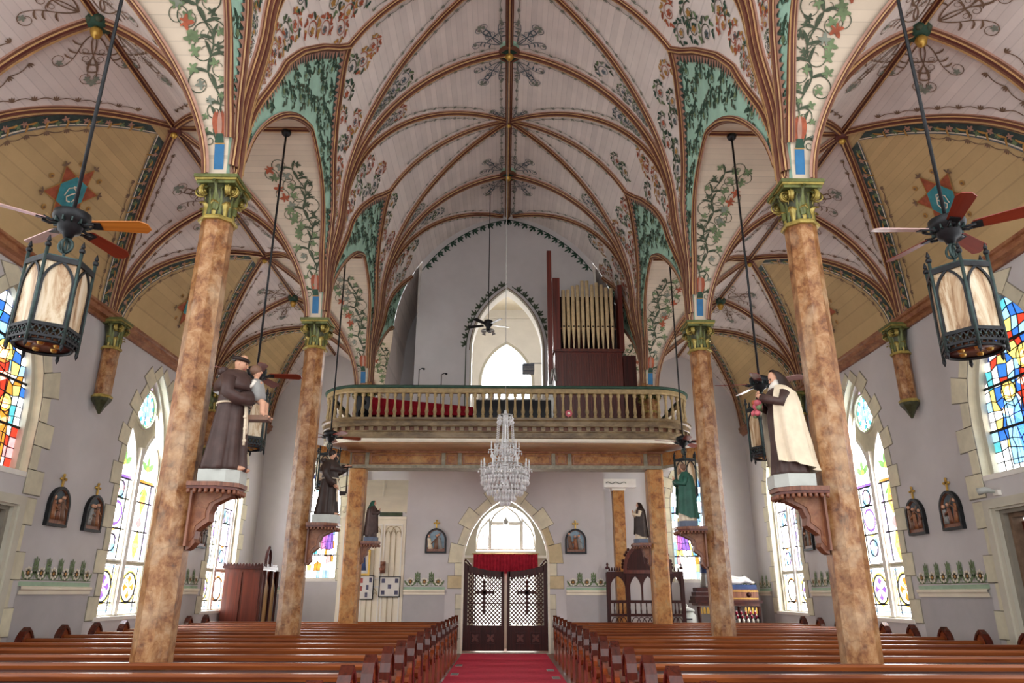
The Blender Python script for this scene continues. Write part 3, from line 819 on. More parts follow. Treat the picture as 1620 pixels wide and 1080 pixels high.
# tower wall across the nave with the entrance arch and the gallery opening
ENT = lancet(1.15, 0.0, 2.25, 4.0, 14)
GAL = lancet(1.05, 5.25, 8.3, 10.25, 14)
mb = MB(); fn = back_fn(YW)
prof = [(-TW, 0), (TW, 0), (TW, 9.0)]
for i in range(0, 25):
    s = lerp(z2s(11.2), STOP, i/24); x, z, _, _ = tun(s)
    if x < TW: prof.append((x, z))
prof += [(-u, v) for u, v in prof[:2:-1] if u > 0.01]+[(-TW, 9.0)]
holes_face(mb, prof, [ENT, GAL], fn, 0.5, 'wall_paint', 'white_paint')
for sg in (-1, 1):
    mb.add([(sg*TW, YW, 0), (sg*TW, YB+0.3, 0), (sg*TW, YB+0.3, 11.2), (sg*TW, YW, 11.2)], [(0, 1, 2, 3)], 'wall_paint')
wall_tower = mb.build('wall_back')
tag(wall_tower, 'grey plaster tower wall behind the gallery, with entrance arch and pointed upper opening', 'wall', kind='structure')
# wings of the end wall beside the tower, under the vault
mb = MB()
for sg in (-1, 1):
    pts = []
    for i in range(25):
        s = lerp(z2s(11.85), z2s(8.4), i/24); pts.append((sg*(tun(s)[0]+0.03), tun(s)[1]))
    pts += [(sg*3.62, 7.2), (sg*3.62, 5.2), (sg*1.96, 5.2)]
    Yp = YB
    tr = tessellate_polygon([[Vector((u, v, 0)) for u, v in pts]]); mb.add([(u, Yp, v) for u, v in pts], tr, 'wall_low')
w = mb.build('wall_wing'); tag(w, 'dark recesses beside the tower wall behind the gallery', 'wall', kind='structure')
# vault continues a little over those recesses
mb = MB()
for sg in (-1, 1):
    mb.grid([[T(sg, y, lerp(0.5, STOP-0.3, j/16)) for y in (YW, YB+0.2)] for j in range(17)], 'vault_boards_x')
mb.build('vault_shell', ceiling)

# cornice along the top of the side walls
for i, sg in enumerate((-1, 1)):
    mb = MB()
    prof = [(0, 6.28), (-0.05, 6.28), (-0.07, 6.34), (-0.13, 6.37), (-0.13, 6.46), (-0.16, 6.48), (-0.16, 6.53), (0, 6.53)]
    rows = [[(sg*(XW+dx), y, z) for dx, z in prof] for y in (Y1-0.4, YB)]
    mb.grid(rows, 'trim_marble', smooth=False)
    o = mb.build('trim_%d' % (i+1)); tag(o, 'brown marbled cornice along the top of the %s wall' % ('left' if sg < 0 else 'right'), 'cornice', kind='structure')

# dado rail and stencilled border: pieces of the side walls, rear walls and tower wall
def dado_run(parent, fn, u0, u1, stencil=True):
    mb = MB()
    prof = [(0, 1.44), (0.03, 1.44), (0.035, 1.50), (0.06, 1.52), (0.06, 1.56), (0.0, 1.57)]
    mb.grid([[fn(u, v, -d) for d, v in prof] for u in (u0, u1)], 'cream_paint', smooth=False)
    mb.add([fn(u0, 0, -.004), fn(u1, 0, -.004), fn(u1, 1.44, -.004), fn(u0, 1.44, -.004)], [(0, 1, 2, 3)], 'wall_low')
    mb.add([fn(u0, 1.57, -.004), fn(u1, 1.57, -.004), fn(u1, 1.635, -.004), fn(u0, 1.635, -.004)], [(0, 1, 2, 3)], 'dado_green')
    mb.build('dado_rail', parent)
    if stencil:
        st = Stencil(); n = max(1, round((u1-u0)/0.36)); p = (u1-u0)/n
        st.add(stroke([(u0+0.02, 1.665), (u1-0.02, 1.665)], 0.012), 'green_leaf')
        for i in range(n):
            c = u0+(i+0.5)*p
            pass
            for e in (-1, 1):
                st.add(curl((c, 1.67), PI/2+e*1.25, 0.22, 0.05, -e*0.9), 'green_leaf'); st.add(spiral((c+e*0.04, 1.68), PI/2-e*1.3, 0.055, 1.0, 0.014, sgn=e), 'grey_green')
            b = c+p/2
            if i < n-1:
                st.add(stroke([(b, 1.67), (b, 1.95)], 0.010), 'green_leaf')
                for z in (1.78, 1.85, 1.92):
                    for e in (-1, 1): st.add(curl((b, z-0.03), PI/2+e*0.8, 0.13, 0.034, -e*0.7), 'green_leaf')
                st.add(curl((b, 1.92), PI/2, 0.11, 0.035, 0.2), 'green_leaf')
        for i in range(n): st.merge(flower((u0+(i+0.5)*p, 1.77), 0.11, 'white_ink', 'ochre_paint', 8))
        st.lay(lambda u, v: fn(u, v, -DEC), 'painted_border', parent)
for sg in (-1, 1):
    fn = side_fn(sg)
    for u0, u1 in ((MIDS[1]+1.45, MIDS[2]-1.42), (MIDS[2]+1.42, MIDS[3]-1.42), (MIDS[3]+1.42, YB-0.02)): dado_run(walls[sg], fn, u0, u1)
    fb = back_fn(YB)
    a, b = sorted((sg*6.75, sg*7.6)); dado_run(walls['b%d' % sg], fb, a, b)
    a, b = sorted((sg*1.62, sg*TW)); dado_run(wall_tower, back_fn(YW), a, b)

# quoins: painted stone blocks round the openings
def quoins(parent, fn, outline, hole_hw, z0, zs, za_, step, w0, w1, mats, proud=0.02, arch_n=7):
    def blk(poly):
        mb = MB(); mb.prism(poly, lambda u, v, d: fn(u, v, -d), 0.0, proud, random.choice(mats)); mb.prism(offset_poly(poly, 0.014), lambda u, v, d: fn(u, v, -d), 0.0, proud*0.55, 'joint'); mb.build('stone_block', parent)
    n = max(1, round((zs-z0)/step)); h = (zs-z0)/n
    cu = outline
    for e in (-1, 1):
        for i in range(n):
            w = w0 if i % 2 else w1; a, b = z0+i*h+0.006, z0+(i+1)*h-0.006
            p = [(cu+e*hole_hw, a), (cu+e*(hole_hw+w), a), (cu+e*(hole_hw+w), b), (cu+e*hole_hw, b)]
            blk(p if e > 0 else p[::-1])
        rise = za_-zs; R = (hole_hw**2+rise**2)/(2*hole_hw); cx = hole_hw-R; amax = math.atan2(rise, -cx)
        for i in range(arch_n):
            a, b = amax*i/arch_n+0.004, amax*(i+1)/arch_n-0.004; w = w0 if (i+n) % 2 else w1
            p = []
            for (r, t) in ((R, a), (R+w, a), (R+w, b), (R, b)): p.append((cu+e*(cx+r*math.cos(t)), zs+r*math.sin(t)))
            p[2] = (p[2][0], min(p[2][1], 6.26)); p[1] = (p[1][0], min(p[1][1], 6.26))
            p = [((max(u-cu, 0) if e > 0 else min(u-cu, 0))+cu, v) for u, v in p]
            blk(p if e > 0 else p[::-1])
for sg in (-1, 1):
    fn = side_fn(sg)
    quoins(walls[sg], fn, MIDS[1], 1.08, 2.95, 4.1, 6.12, 0.38, 0.2, 0.42, ['stone', 'stone_cream'], arch_n=6)
    quoins(walls[sg], fn, MIDS[1], 1.15, 0.0, 2.9, 2.95, 0.42, 0.14, 0.30, ['stone', 'stone_cream'], arch_n=0)
    for m in MIDS[2:]: quoins(walls[sg], fn, m, 1.02, 0.98, 3.9, 6.05, 0.39, 0.19, 0.37, ['stone', 'stone_cream'])
    quoins(walls['b%d' % sg], back_fn(YB), sg*5.75, 0.66, 1.82, 4.0, 5.6, 0.36, 0.16, 0.32, ['stone_cream', 'stone_cream'], arch_n=6)
quoins(wall_tower, back_fn(YW), 0.0, 1.15, 1.6, 2.25, 4.0, 0.34, 0.22, 0.40, ['stone_cream', 'stone_warm'], arch_n=5)
quoins(wall_tower, back_fn(YW), 0.0, 1.15, 0.0, 1.45, 1.6, 0.36, 0.18, 0.18, ['grey_trim', 'stone'], arch_n=0)

# painted vine round the gallery opening and along the vault
st = Stencil()
def vine_along(path, side, step=0.2, L=0.24, m='green_dark'):
    P = [np.array(p) for p in path]; acc = 0.0
    st.add(stroke([tuple(p) for p in P], 0.028), m)
    for i in range(len(P)-1):
        d = P[i+1]-P[i]; l = np.linalg.norm(d); acc += l
        if acc >= step:
            acc = 0; a = math.atan2(d[1], d[0])+side*PI/2
            for b in (-0.85, 0, 0.85): st.add(curl(tuple(P[i]), a+b-0.3*side, L*(1 if b == 0 else .8), 0.05, -b*0.6, 5), m)
            st.add([circle2(P[i][0]+0.12*math.cos(a+0.7), P[i][1]+0.12*math.sin(a+0.7), 0.025, 6)], m)
G2 = offset_poly(lancet(1.05, 5.25, 8.3, 10.25, 40), 0.17)
vine_along(G2[1:42], -1, 0.22, 0.2); vine_along(list(reversed(G2[42:]))[:40] if False else [G2[0]]+list(reversed(G2[42:])), 1, 0.22, 0.2)
st.add(stroke(offset_poly(lancet(1.05, 5.25, 8.3, 10.25, 40), 0.06)[1:], 0.03), 'brown_line')
for sg in (-1, 1):
    vine_along([(sg*(tun(s)[0]-0.14), tun(s)[1]-0.12) for s in [lerp(z2s(11.0), STOP-0.15, i/60) for i in range(61)] if tun(s)[0]-0.14 < TW-0.05], sg, 0.22, 0.22, 'green_deep')
st.lay(lambda u, v: Vector((u, YW-DEC, v)), 'painted_vine', wall_tower)
# moulding round the gallery opening
mb = MB(); frame_band(mb, offset_poly(GAL, 0.05), GAL, back_fn(YW), -0.02, 0.02, 'grey_trim'); mb.build('opening_moulding', wall_tower)
mb = MB(); frame_band(mb, offset_poly(ENT, 0.03), offset_poly(ENT, -0.02), back_fn(YW), -0.025, 0.03, 'white_ink'); mb.build('opening_moulding', wall_tower)

# ------------------------------------------------------------------ room in the tower, upper and lower
YT = 24.0
mb = MB(); fn = back_fn(YT)
TWIN = lancet(0.86, 7.75, 8.3, 9.7, 10)
holes_face(mb, [(-1.9, 5.2), (1.9, 5.2), (1.9, 12.8), (-1.9, 12.8)], [TWIN], fn, 0.3, 'white_paint')
for sg in (-1, 1): mb.add([(sg*1.9, YW+0.5, 5.2), (sg*1.9, YT, 5.2), (sg*1.9, YT, 12.8), (sg*1.9, YW+0.5, 12.8)], [(0, 1, 2, 3)], 'white_paint')
mb.add([(-1.9, YW+0.5, 12.0), (1.9, YW+0.5, 12.0), (1.9, YT, 11.0), (-1.9, YT, 11.0)], [(0, 1, 2, 3)], 'cream_paint')
mb.add([(-1.9, YW+0.1, 5.25), (1.9, YW+0.1, 5.25), (1.9, YT, 5.25), (-1.9, YT, 5.25)], [(0, 1, 2, 3)], 'floor_boards')
frame_band(mb, offset_poly(TWIN, 0.2), offset_poly(TWIN, 0.1), fn, -0.06, 0.0, 'white_paint'); frame_band(mb, offset_poly(TWIN, 0.1), TWIN, fn, -0.03, 0.0, 'grey_trim')
mb.box((0, YT-0.04, 10.7), (3.8, 0.06, 0.06), 'white_paint')
tag(mb.build('wall_tower_room'), 'white walls of the bright tower room seen through the gallery opening', 'wall', kind='structure')
YE = YW+1.9                                     # wall with the outer door and fanlight
mb = MB(); fn = back_fn(YE)
FAN = lancet(0.86, 2.62, 2.95, 4.0, 8); FAN = [(u, min(v, 3.92)) for u, v in FAN]
holes_face(mb, [(-1.9, 0), (1.9, 0), (1.9, 4.7), (-1.9, 4.7)], [lancet(0.88, 2.66, 3.0, 3.98, 10), [(-0.92, 0), (0.92, 0), (0.92, 2.2), (-0.92, 2.2)]], fn, 0.2, 'grey_trim', 'white_paint')
for sg in (-1, 1): mb.add([(sg*1.5, YW+0.5, 0), (sg*1.5, YE, 0), (sg*1.5, YE, 4.7), (sg*1.5, YW+0.5, 4.7)], [(0, 1, 2, 3)], 'grey_trim')
mb.add([(-1.9, YW+0.1, 4.7), (1.9, YW+0.1, 4.7), (1.9, YE, 4.7), (-1.9, YE, 4.7)], [(0, 1, 2, 3)], 'white_paint')
mb.box((0, YE-0.05, 2.5), (2.6, 0.12, 0.08), 'white_paint')
tag(mb.build('wall_vestibule'), 'pale vestibule wall behind the entrance arch with an arched fanlight', 'wall', kind='structure')

# ================================================================== stained glass windows
class Glass:
    """panes of a window laid in one plane; each pane is an object"""
    def __init__(s, root, fn): s.root = root; s.fn = fn
    def pane(s, poly, m, d=0.0, th=0.012, name='pane'):
        mb = MB(); n = len(poly); fn = s.fn
        tr = tessellate_polygon([[Vector((u, v, 0)) for u, v in poly]])
        mb.add([fn(u, v, d) for u, v in poly], tr, m); mb.add([fn(u, v, d+th) for u, v in poly], tr, m)
        return mb.build(name, s.root)
    def bars(s, segs, w=0.02, m='lead', d=-0.012, name='lead_bars', th=0.02):
        mb = MB()
        for a in segs:
            a = list(a)
            for q4 in stroke(a, w): mb.prism(q4, s.fn, d, d+th, m)
        return mb.build(name, s.root)
def ring(cx, cz, r0, r1, n=20): return [[(cx+r*math.cos(t), cz+r*math.sin(t)) for r, t in ((r0, 2*PI*i/n), (r1, 2*PI*i/n), (r1, 2*PI*(i+1)/n), (r0, 2*PI*(i+1)/n))] for i in range(n)]
def petal(cx, cz, a, L, w, n=6):
    pts = []
    for i in range(n+1): t = i/n; pts.append((L*t, w*math.sin(PI*t)))
    for i in range(n-1, 0, -1): t = i/n; pts.append((L*t, -w*math.sin(PI*t)))
    c, s_ = math.cos(a), math.sin(a); return [(cx+c*u-s_*v, cz+s_*u+c*v) for u, v in pts]
def inlay(g, items, d=-0.006, name='coloured_pane'):
    """coloured pieces of one light; each material one leaded inlay"""
    by = {}
    for p, m in items: by.setdefault(m, []).append(p)
    for m, ps in by.items():
        mb = MB()
        for p in ps:
            tr = tessellate_polygon([[Vector((u, v, 0)) for u, v in p]]) if len(p) > 3 else [(0, 1, 2)]
            mb.add([g.fn(u, v, d) for u, v in p], tr, m)
        mb.build(name, g.root)

def twin_window(name, sg, Ym, fnb, label, hw=1.02, z0=0.98, zs=3.9, zap=6.05, variant=0):
    root = empty(name); tag(root, label, 'window', kind='structure')
    fn0 = fnb; fn = lambda u, v, d: fn0(u+Ym, v, d+0.24)
    g = Glass(root, fn)
    out = lancet(hw, z0, zs, zap, 16); lw = hw*0.40; cu = hw*0.50; rO = hw*0.40; zO = zap-0.80
    L1 = shift(lancet(lw, z0+1.12, 3.75, 4.72, 10), -cu); L2 = shift(lancet(lw, z0+1.12, 3.75, 4.72, 10), cu)
    lo = [(-lw, z0+0.09), (lw, z0+0.09), (lw, z0+1.02), (-lw, z0+1.02)]
    O = circle2(0, zO, rO, 28)
    K1 = [(-0.10, 4.42), (0.10, 4.42), (0.13, 4.6), (0, 4.68), (-0.13, 4.6)]
    SP = [(0.0, zap-0.16), (-0.17, zap-0.34), (0.17, zap-0.34)]
    E1 = [(-0.86, 4.3), (-0.62, 4.75), (-0.47, 5.35), (-0.66, 5.08), (-0.84, 4.65)]
    E2 = [(-u, v) for u, v in E1][::-1]
    mb = MB(); holes_face(mb, out, [L1, L2, shift(lo, -cu), shift(lo, cu), O, SP, E1, E2], fn, 0.05, 'stone', 'white_paint')
    mb.build('tracery', root)
    mb = MB(); frame_band(mb, out, offset_poly(out, -0.07), fn, -0.10, 0.0, 'grey_trim'); mb.build('window_frame', root)
    mb = MB(); mb.box(fn(0, (z0+4.4)/2, -0.05), (0.1, 0.14, 4.4-z0) if sg else (0.14, 0.1, 4.4-z0), 'white_paint'); mb.build('mullion', root)
    mb = MB(); c = fn(0, z0+0.02, -0.12); mb.box(c, (0.32, 2*hw+0.2, 0.07) if sg else (2*hw+0.2, 0.32, 0.07), 'white_paint'); mb.build('window_sill', root)
    for e, L in ((-1, L1), (1, L2)):
        mb = MB(); frame_band(mb, offset_poly(L, 0.035), L, fn, -0.05, 0.0, 'white_paint'); mb.build('light_frame', root)
        Lq = shift(lo, e*cu); mb = MB(); frame_band(mb, offset_poly(Lq, 0.03), Lq, fn, -0.05, 0.0, 'white_paint'); mb.build('light_frame', root)
    mb = MB(); frame_band(mb, offset_poly(O, 0.04), O, fn, -0.04, 0.0, 'grey_trim'); mb.build('light_frame', root)
    col = [('g_purple', 'g_yellow', 'g_rose'), ('g_amber', 'g_yellow', 'g_green'), ('g_lilac', 'g_amber', 'g_teal')]
    for e, L in ((-1, L1), (1, L2)):
        g.pane(L, 'g_white', 0.02); g.pane(shift(lo, e*cu), 'g_white', 0.02)
        c = e*cu; it = []; seg = []
        P = col[0 if (e*(sg or 1)) > 0 else 1] if variant == 0 else col[2 if e > 0 else 0]
        # head of the light
        for a in (PI/2, PI/2-1.0, PI/2+1.0): it.append((petal(c, 3.98, a, 0.34, 0.075), 'g_green'))
        it.append((circle2(c, 4.02, 0.07, 8), P[1])); it += [(p, P[0]) for p in stroke([(c-lw+.03, 3.74), (c+lw-.03, 3.74)], 0.07)]
        it += [(petal(c, 3.62, -PI/2+b, 0.3, 0.04), P[2]) for b in (-0.8, 0.8)]
        if (e*(sg or 1)) > 0 or variant:
            it += [(p, P[0]) for p in ring(c, 3.0, 0.19, 0.255, 18)]
            for zc in (3.48, 2.42):
                for i in range(4): it.append((petal(c, zc, PI/4+i*PI/2, 0.30, 0.085), 'g_sky' if i % 2 else 'g_lilac'))
                it.append((circle2(c, zc, 0.05, 8), P[1])); seg.append(circle2(c, zc, 0.17, 12)+[(c+0.17, zc)])
            it += [(p, P[1]) for p in stroke([(c-0.2, 2.72), (c, 2.66), (c+0.2, 2.72)], 0.05)]+[(p, 'g_green') for p in stroke([(c-0.2, 3.28), (c, 3.33), (c+0.2, 3.28)], 0.05)]
        else:
            for zc in (3.35, 2.42):
                it.append(([(c, zc+0.36), (c-0.16, zc), (c, zc-0.36), (c+0.16, zc)], 'g_yellow')); it.append(([(c, zc+0.22), (c-0.1, zc), (c, zc-0.22), (c+0.1, zc)], 'g_amber'))
                for i in range(4): it.append((petal(c, zc, i*PI/2, 0.13, 0.045), 'g_rose'))
            it.append(([(c, 3.02), (c-0.14, 2.87), (c, 2.74), (c+0.14, 2.87)], 'g_rose'))
        # lower sash: quatrefoil panel
        zc = z0+0.60
        for i in range(4): it.append((petal(c, zc, i*PI/2+PI/4*0, 0.24, 0.12), P[0]))
        for i in range(4): it.append((petal(c, zc, i*PI/2+PI/4, 0.27, 0.06), 'g_cream'))
        it.append((circle2(c, zc, 0.055, 8), 'g_rose'))
        it += [(p, P[1]) for p in ring(c, zc, 0.28, 0.345, 16)]
        for i in range(4): it.append((petal(c, zc, i*PI/2+PI/4, 0.36, 0.025), 'g_green'))
        for z in (z0+0.16, z0+0.98): it += [(p, 'g_sky') for p in stroke([(c-lw+.04, z), (c+lw-.04, z)], 0.035)]
        it += [(p, 'g_yellow') for u in (c-lw+0.035, c+lw-0.035) for p in stroke([(u, z0+0.12), (u, z0+1.0)], 0.06)]
        it += [(p, 'g_cream' if (e*(sg or 1)) > 0 else 'g_lilac') for u in (c-lw+0.05, c+lw-0.05) for p in stroke([(u, z0+1.16), (u, 3.7)], 0.075)]
        inlay(g, it)
        seg += [[(c-lw, z), (c+lw, z)] for z in (2.15+0.55, 3.3, 3.7)]+[[(c-lw, z0+0.3), (c+lw, z0+0.3)]]
        seg += [circle2(c, zc, 0.29, 14)+[(c+0.29, zc)]]
        for u in (-lw*0.72, lw*0.72): seg += [[(c+u, z0+0.1), (c+u, z0+1.02)], [(c+u, z0+1.14), (c+u, 3.7)]]
        g.bars(seg, 0.034)
    g.pane(O, 'g_white', 0.02); it = []
    for i in range(8):
        a = i*PI/4+0.2; it.append((petal(0, zO, a, rO*0.62, 0.07), 'g_sky' if variant == 0 else 'g_cream')); it.append((circle2(rO*0.72*math.cos(a), zO+rO*0.72*math.sin(a), 0.06, 8), 'g_teal'))
    it.append((circle2(0, zO, 0.07, 10), 'g_pale')); it += [(p, 'g_green') for p in ring(0, zO, rO*0.9, rO*0.99, 24)]
    inlay(g, it); g.bars([circle2(0, zO, rO*0.86, 20)+[(rO*0.86, zO)], [(0, zO-rO), (0, zO+rO)]], 0.014)
    for p, m in ((SP, 'g_lilac'), (E1, 'g_rose'), (E2, 'g_rose')): g.pane(p, 'g_white' if m != 'g_lilac' else m, 0.02)
    return root
nwin = 1
for sg in (-1, 1):
    sd = 'left' if sg < 0 else 'right'
    for k, desc in ((2, 'tall twin-light stained glass window with round light, %s wall behind the front column' % sd), (3, 'farther twin-light stained glass window of the %s wall, near the rear corner' % sd)):
        twin_window('window_%d' % nwin, sg, MIDS[k], side_fn(sg), desc, variant=0 if k == 2 else 1); nwin += 1

def picture_window(name, Ym, fnb, label, seed, pal, hw=1.08, z0=3.22, zs=4.1, zap=6.12, sg=1, depth=0.24):
    """pictorial window: field of many small coloured panes with standing robed figures"""
    rr = random.Random(seed)
    root = empty(name); tag(root, label, 'window', kind='structure')
    fn = lambda u, v, d: fnb(u+Ym, v, d+depth); g = Glass(root, fn)
    out = lancet(hw, z0, zs, zap, 16); ins = offset_poly(out, -0.09)
    mb = MB(); frame_band(mb, out, ins, fn, -0.10, 0.03, 'grey_trim'); mb.build('window_frame', root)
    mb = MB(); c = fn(0, z0+0.02, -0.1); mb.box(c, (0.3, 2*hw+0.2, 0.08) if sg else (2*hw+0.2, 0.3, 0.08), 'white_paint'); mb.build('window_sill', root)
    # field panes: a grid cut by the outline, jittered corners, each pane its own object
    def inside(u, v):
        if v < z0+0.09: return False
        if abs(u) > hw-0.09: return False
        if v < zs: return True
        h = zap-0.09-zs; w_ = hw-0.09; R = (w_*w_+h*h)/(2*w_); return math.hypot(abs(u)-(w_-R), v-zs) < R
    nu, nv = 12, 17; du = 2*(hw-0.09)/nu; dv = (zap-z0-0.12)/nv
    P = {}
    for i in range(nu+1):
        for j in range(nv+1):
            b = i in (0, 1, nu-1, nu) or j in (0, 1)
            P[i, j] = (-hw+0.09+i*du+(0 if b else rr.uniform(-.3, .3)*du), z0+0.09+j*dv+(0 if b else rr.uniform(-.3, .3)*dv))
    def clampin(p):
        u, v = p
        while not inside(u, v) and (abs(u) > 0.01 or v > z0+0.1):
            u *= 0.97; v = zs+(v-zs)*0.985 if v > zs else max(v, z0+0.091)
        return (u, v)
    lead = []; groups = {}
    for i in range(nu):
        for j in range(nv):
            c4 = [P[i, j], P[i+1, j], P[i+1, j+1], P[i, j+1]]; cc = (sum(p[0] for p in c4)/4, sum(p[1] for p in c4)/4)
            if not inside(*cc): continue
            c4 = [p if inside(*p) else clampin(p) for p in c4]
            edge_ = i in (0, nu-1) or not inside(cc[0]*1.16, cc[1]+0.12 if cc[1] > zs else cc[1]) or j == 0
            m = pal(cc[0]/hw, (cc[1]-z0)/(zap-z0), edge_, rr)
            groups[(i, j)] = (c4, m)
            lead.append([c4[0], c4[1]]); lead.append([c4[0], c4[3]])
    back = offset_poly(out, -0.08); g.pane(back, 'g_navy', 0.03)
    for (i, j), (c4, m) in groups.items():
        mb = MB(); mb.add([fn(u, v, 0.0) for u, v in c4], [(0, 1, 2, 3)], m); mb.build('pane', root)
    g.bars(lead, 0.014, d=-0.01)
    # saddle bars
    g.bars([[(-hw+0.08, z), (hw-0.08, z)] for z in (z0+0.75, z0+1.45, z0+2.05)], 0.04, 'iron', -0.03, 'saddle_bars')
    return root, g
def figure(g, cx, z0, h, robe, mantle, halo='g_yellow', lean=0.0):
    it = []
    body = [(cx-0.19*h+lean*0, z0), (cx+0.19*h, z0), (cx+0.16*h+lean*.6, z0+0.5*h), (cx+0.12*h+lean, z0+0.80*h), (cx-0.12*h+lean, z0+0.80*h), (cx-0.17*h+lean*.6, z0+0.45*h)]
    it.append((body, robe))
    it.append(([(cx-0.19*h, z0), (cx-0.05*h, z0), (cx+0.02*h+lean, z0+0.6*h), (cx-0.13*h+lean, z0+0.8*h), (cx-0.22*h+lean*.6, z0+0.4*h)], mantle))
    for t in (0.2, 0.45, 0.7): it.append((stroke([(cx+(-.1+.3*t)*h, z0), (cx+(-.02+.1*t)*h+lean*.7, z0+0.5*h)], 0.012)[0], 'g_navy'))
    it.append(([(cx+0.02*h+lean, z0+0.55*h), (cx+0.2*h+lean, z0+0.66*h), (cx+0.18*h+lean, z0+0.72*h), (cx+0.0*h+lean, z0+0.66*h)], 'g_skin'))
    it.append((circle2(cx+lean, z0+0.89*h, 0.135*h, 14), halo)); it.append((circle2(cx+lean, z0+0.88*h, 0.085*h, 12), 'g_skin'))
    it.append(([(cx-0.09*h+lean, z0+0.9*h), (cx+0.09*h+lean, z0+0.9*h), (cx+0.05*h+lean, z0+0.98*h), (cx-0.05*h+lean, z0+0.98*h)], 'g_brown'))
    inlay(g, it, -0.004, 'figure_pane')
    lead_ = [[p for p in body]+[body[0]], circle2(cx+lean, z0+0.89*h, 0.135*h, 14)]
    g.bars(lead_, 0.016, d=-0.012)
def pal_left(u, v, e, r):
    if e: return r.choice(['g_red', 'g_sky', 'g_bright', 'g_blue', 'g_pale', 'g_rose', 'g_bright'])
    if v > 0.55: return r.choice(['g_blue', 'g_sky', 'g_blue', 'g_pale', 'g_yellow', 'g_teal'])
    return r.choice(['g_red', 'g_amber', 'g_blue', 'g_bright', 'g_teal', 'g_yellow', 'g_rose', 'g_pale'])
def pal_right(u, v, e, r):
    if e: return r.choice(['g_teal', 'g_sky', 'g_bright', 'g_amber', 'g_green', 'g_pale', 'g_bright'])
    if v > 0.6: return r.choice(['g_blue', 'g_sky', 'g_yellow', 'g_blue', 'g_red'])
    return r.choice(['g_blue', 'g_sky', 'g_blue', 'g_red', 'g_pale', 'g_bright', 'g_yellow'])
for sg, pal in ((-1, pal_left), (1, pal_right)):
    sd = 'left' if sg < 0 else 'right'
    r, g = picture_window('window_%d' % nwin, MIDS[1], side_fn(sg), 'colourful pictorial stained glass window above the %s side door' % sd, 5+sg, pal, sg=sg); nwin += 1
    if sg < 0:
        figure(g, 0.55, 3.35, 1.05, 'g_amber', 'g_teal'); figure(g, 0.2, 3.75, 1.45, 'g_red', 'g_bright', lean=0.06); figure(g, -0.3, 3.4, 1.2, 'g_blue', 'g_red')
    else:
        figure(g, 0.38, 3.4, 1.25, 'g_sky', 'g_blue'); figure(g, -0.1, 3.6, 1.5, 'g_red', 'g_red', lean=-0.05); figure(g, -0.6, 3.4, 1.0, 'g_pale', 'g_blue')
def pal_back(u, v, e, r):
    if e: return r.choice(['g_white', 'g_sky', 'g_cream', 'g_white'])
    if v < 0.3: return r.choice(['g_white', 'g_cream', 'g_amber', 'g_white', 'g_rose', 'g_yellow', 'g_white'])
    return r.choice(['g_white', 'g_white', 'g_pale', 'g_sky', 'g_cream', 'g_lilac', 'g_white'])
for sg in (-1, 1):
    sd = 'left' if sg < 0 else 'right'
    r, g = picture_window('window_%d' % nwin, sg*5.75, back_fn(YB), 'bright stained glass window in the rear wall of the %s aisle' % sd, 21+sg, pal_back, 0.66, 1.82, 4.0, 5.6, 0); nwin += 1
    figure(g, -sg*0.25, 2.75, 1.0, 'g_purple', 'g_rose'); figure(g, sg*0.2, 2.6, 0.9, 'g_teal', 'g_sky')

# fanlight over the entrance and upper tower window
def plain_light(name, fnb, outs, label, glassm='g_white'):
    root = empty(name); tag(root, label, 'window', kind='structure'); g = Glass(root, fnb)
    for o in outs:
        g.pane(o, glassm, 0.05); mb = MB(); frame_band(mb, offset_poly(o, 0.05), o, fnb, -0.04, 0.03, 'white_paint'); mb.build('light_frame', root)
    return root, g
fe = lambda u, v, d: Vector((u, YE+0.1+d, v))
r, g = plain_light('window_%d' % nwin, fe, [[(-0.42, 2.74), (0.42, 2.74), (0.42, 3.42), (-0.42, 3.42)], [(-0.84, 2.74), (-0.52, 2.74), (-0.52, 3.52), (-0.72, 3.3), (-0.82, 3.05)], [(0.52, 2.74), (0.84, 2.74), (0.82, 3.05), (0.72, 3.3), (0.52, 3.52)],
    [(-0.42, 3.52), (0.42, 3.52), (0.3, 3.72), (0, 3.94), (-0.3, 3.72)]], 'arched clear fanlight with a small ring, over the entrance doors'); nwin += 1
inlay(g, [(p, 'g_lilac') for p in ring(0, 3.07, 0.19, 0.215, 22)]+[(petal(0.14, 2.93, -0.6, 0.12, 0.03), 'g_rose'), (petal(-0.15, 2.93, 3.6, 0.12, 0.03), 'g_lilac'), (petal(0.15, 3.2, 0.6, 0.1, 0.03), 'g_lilac')]
    +[(petal(e*0.68, 2.98, PI/2, 0.2, 0.05), 'g_rose') for e in (-1, 1)]+[(p, 'g_sky') for e in (-1, 1) for p in stroke([(e*0.84, 2.84), (e*0.54, 2.84)], 0.03)], 0.04)
mb = MB(); mb.lathe([(0.02, -0.1), (0.08, -0.06), (0.09, 0.04), (0.04, 0.1), (0.02, 0.16)], (0, YE, 3.5), 'steel', 12); mb.build('finial', r)
ft = lambda u, v, d: Vector((u, YT+0.16+d, v))
r, g = plain_light('window_%d' % nwin, ft, [lancet(0.84, 7.80, 8.3, 9.66, 10)], 'blazing white pointed window at the back of the tower room'); nwin += 1

# daylight beyond the open outer doors (seen through the lattice of the swing gates)
fd = lambda u, v, d: Vector((u, YE+0.12+d, v))
r, g = plain_light('window_%d' % nwin, fd, [[(-0.86, 0.05), (-0.05, 0.05), (-0.05, 2.15), (-0.86, 2.15)], [(0.05, 0.05), (0.86, 0.05), (0.86, 2.15), (0.05, 2.15)]], 'bright glazed outer doors glowing behind the lattice gates', glassm='g_bright'); nwin += 1

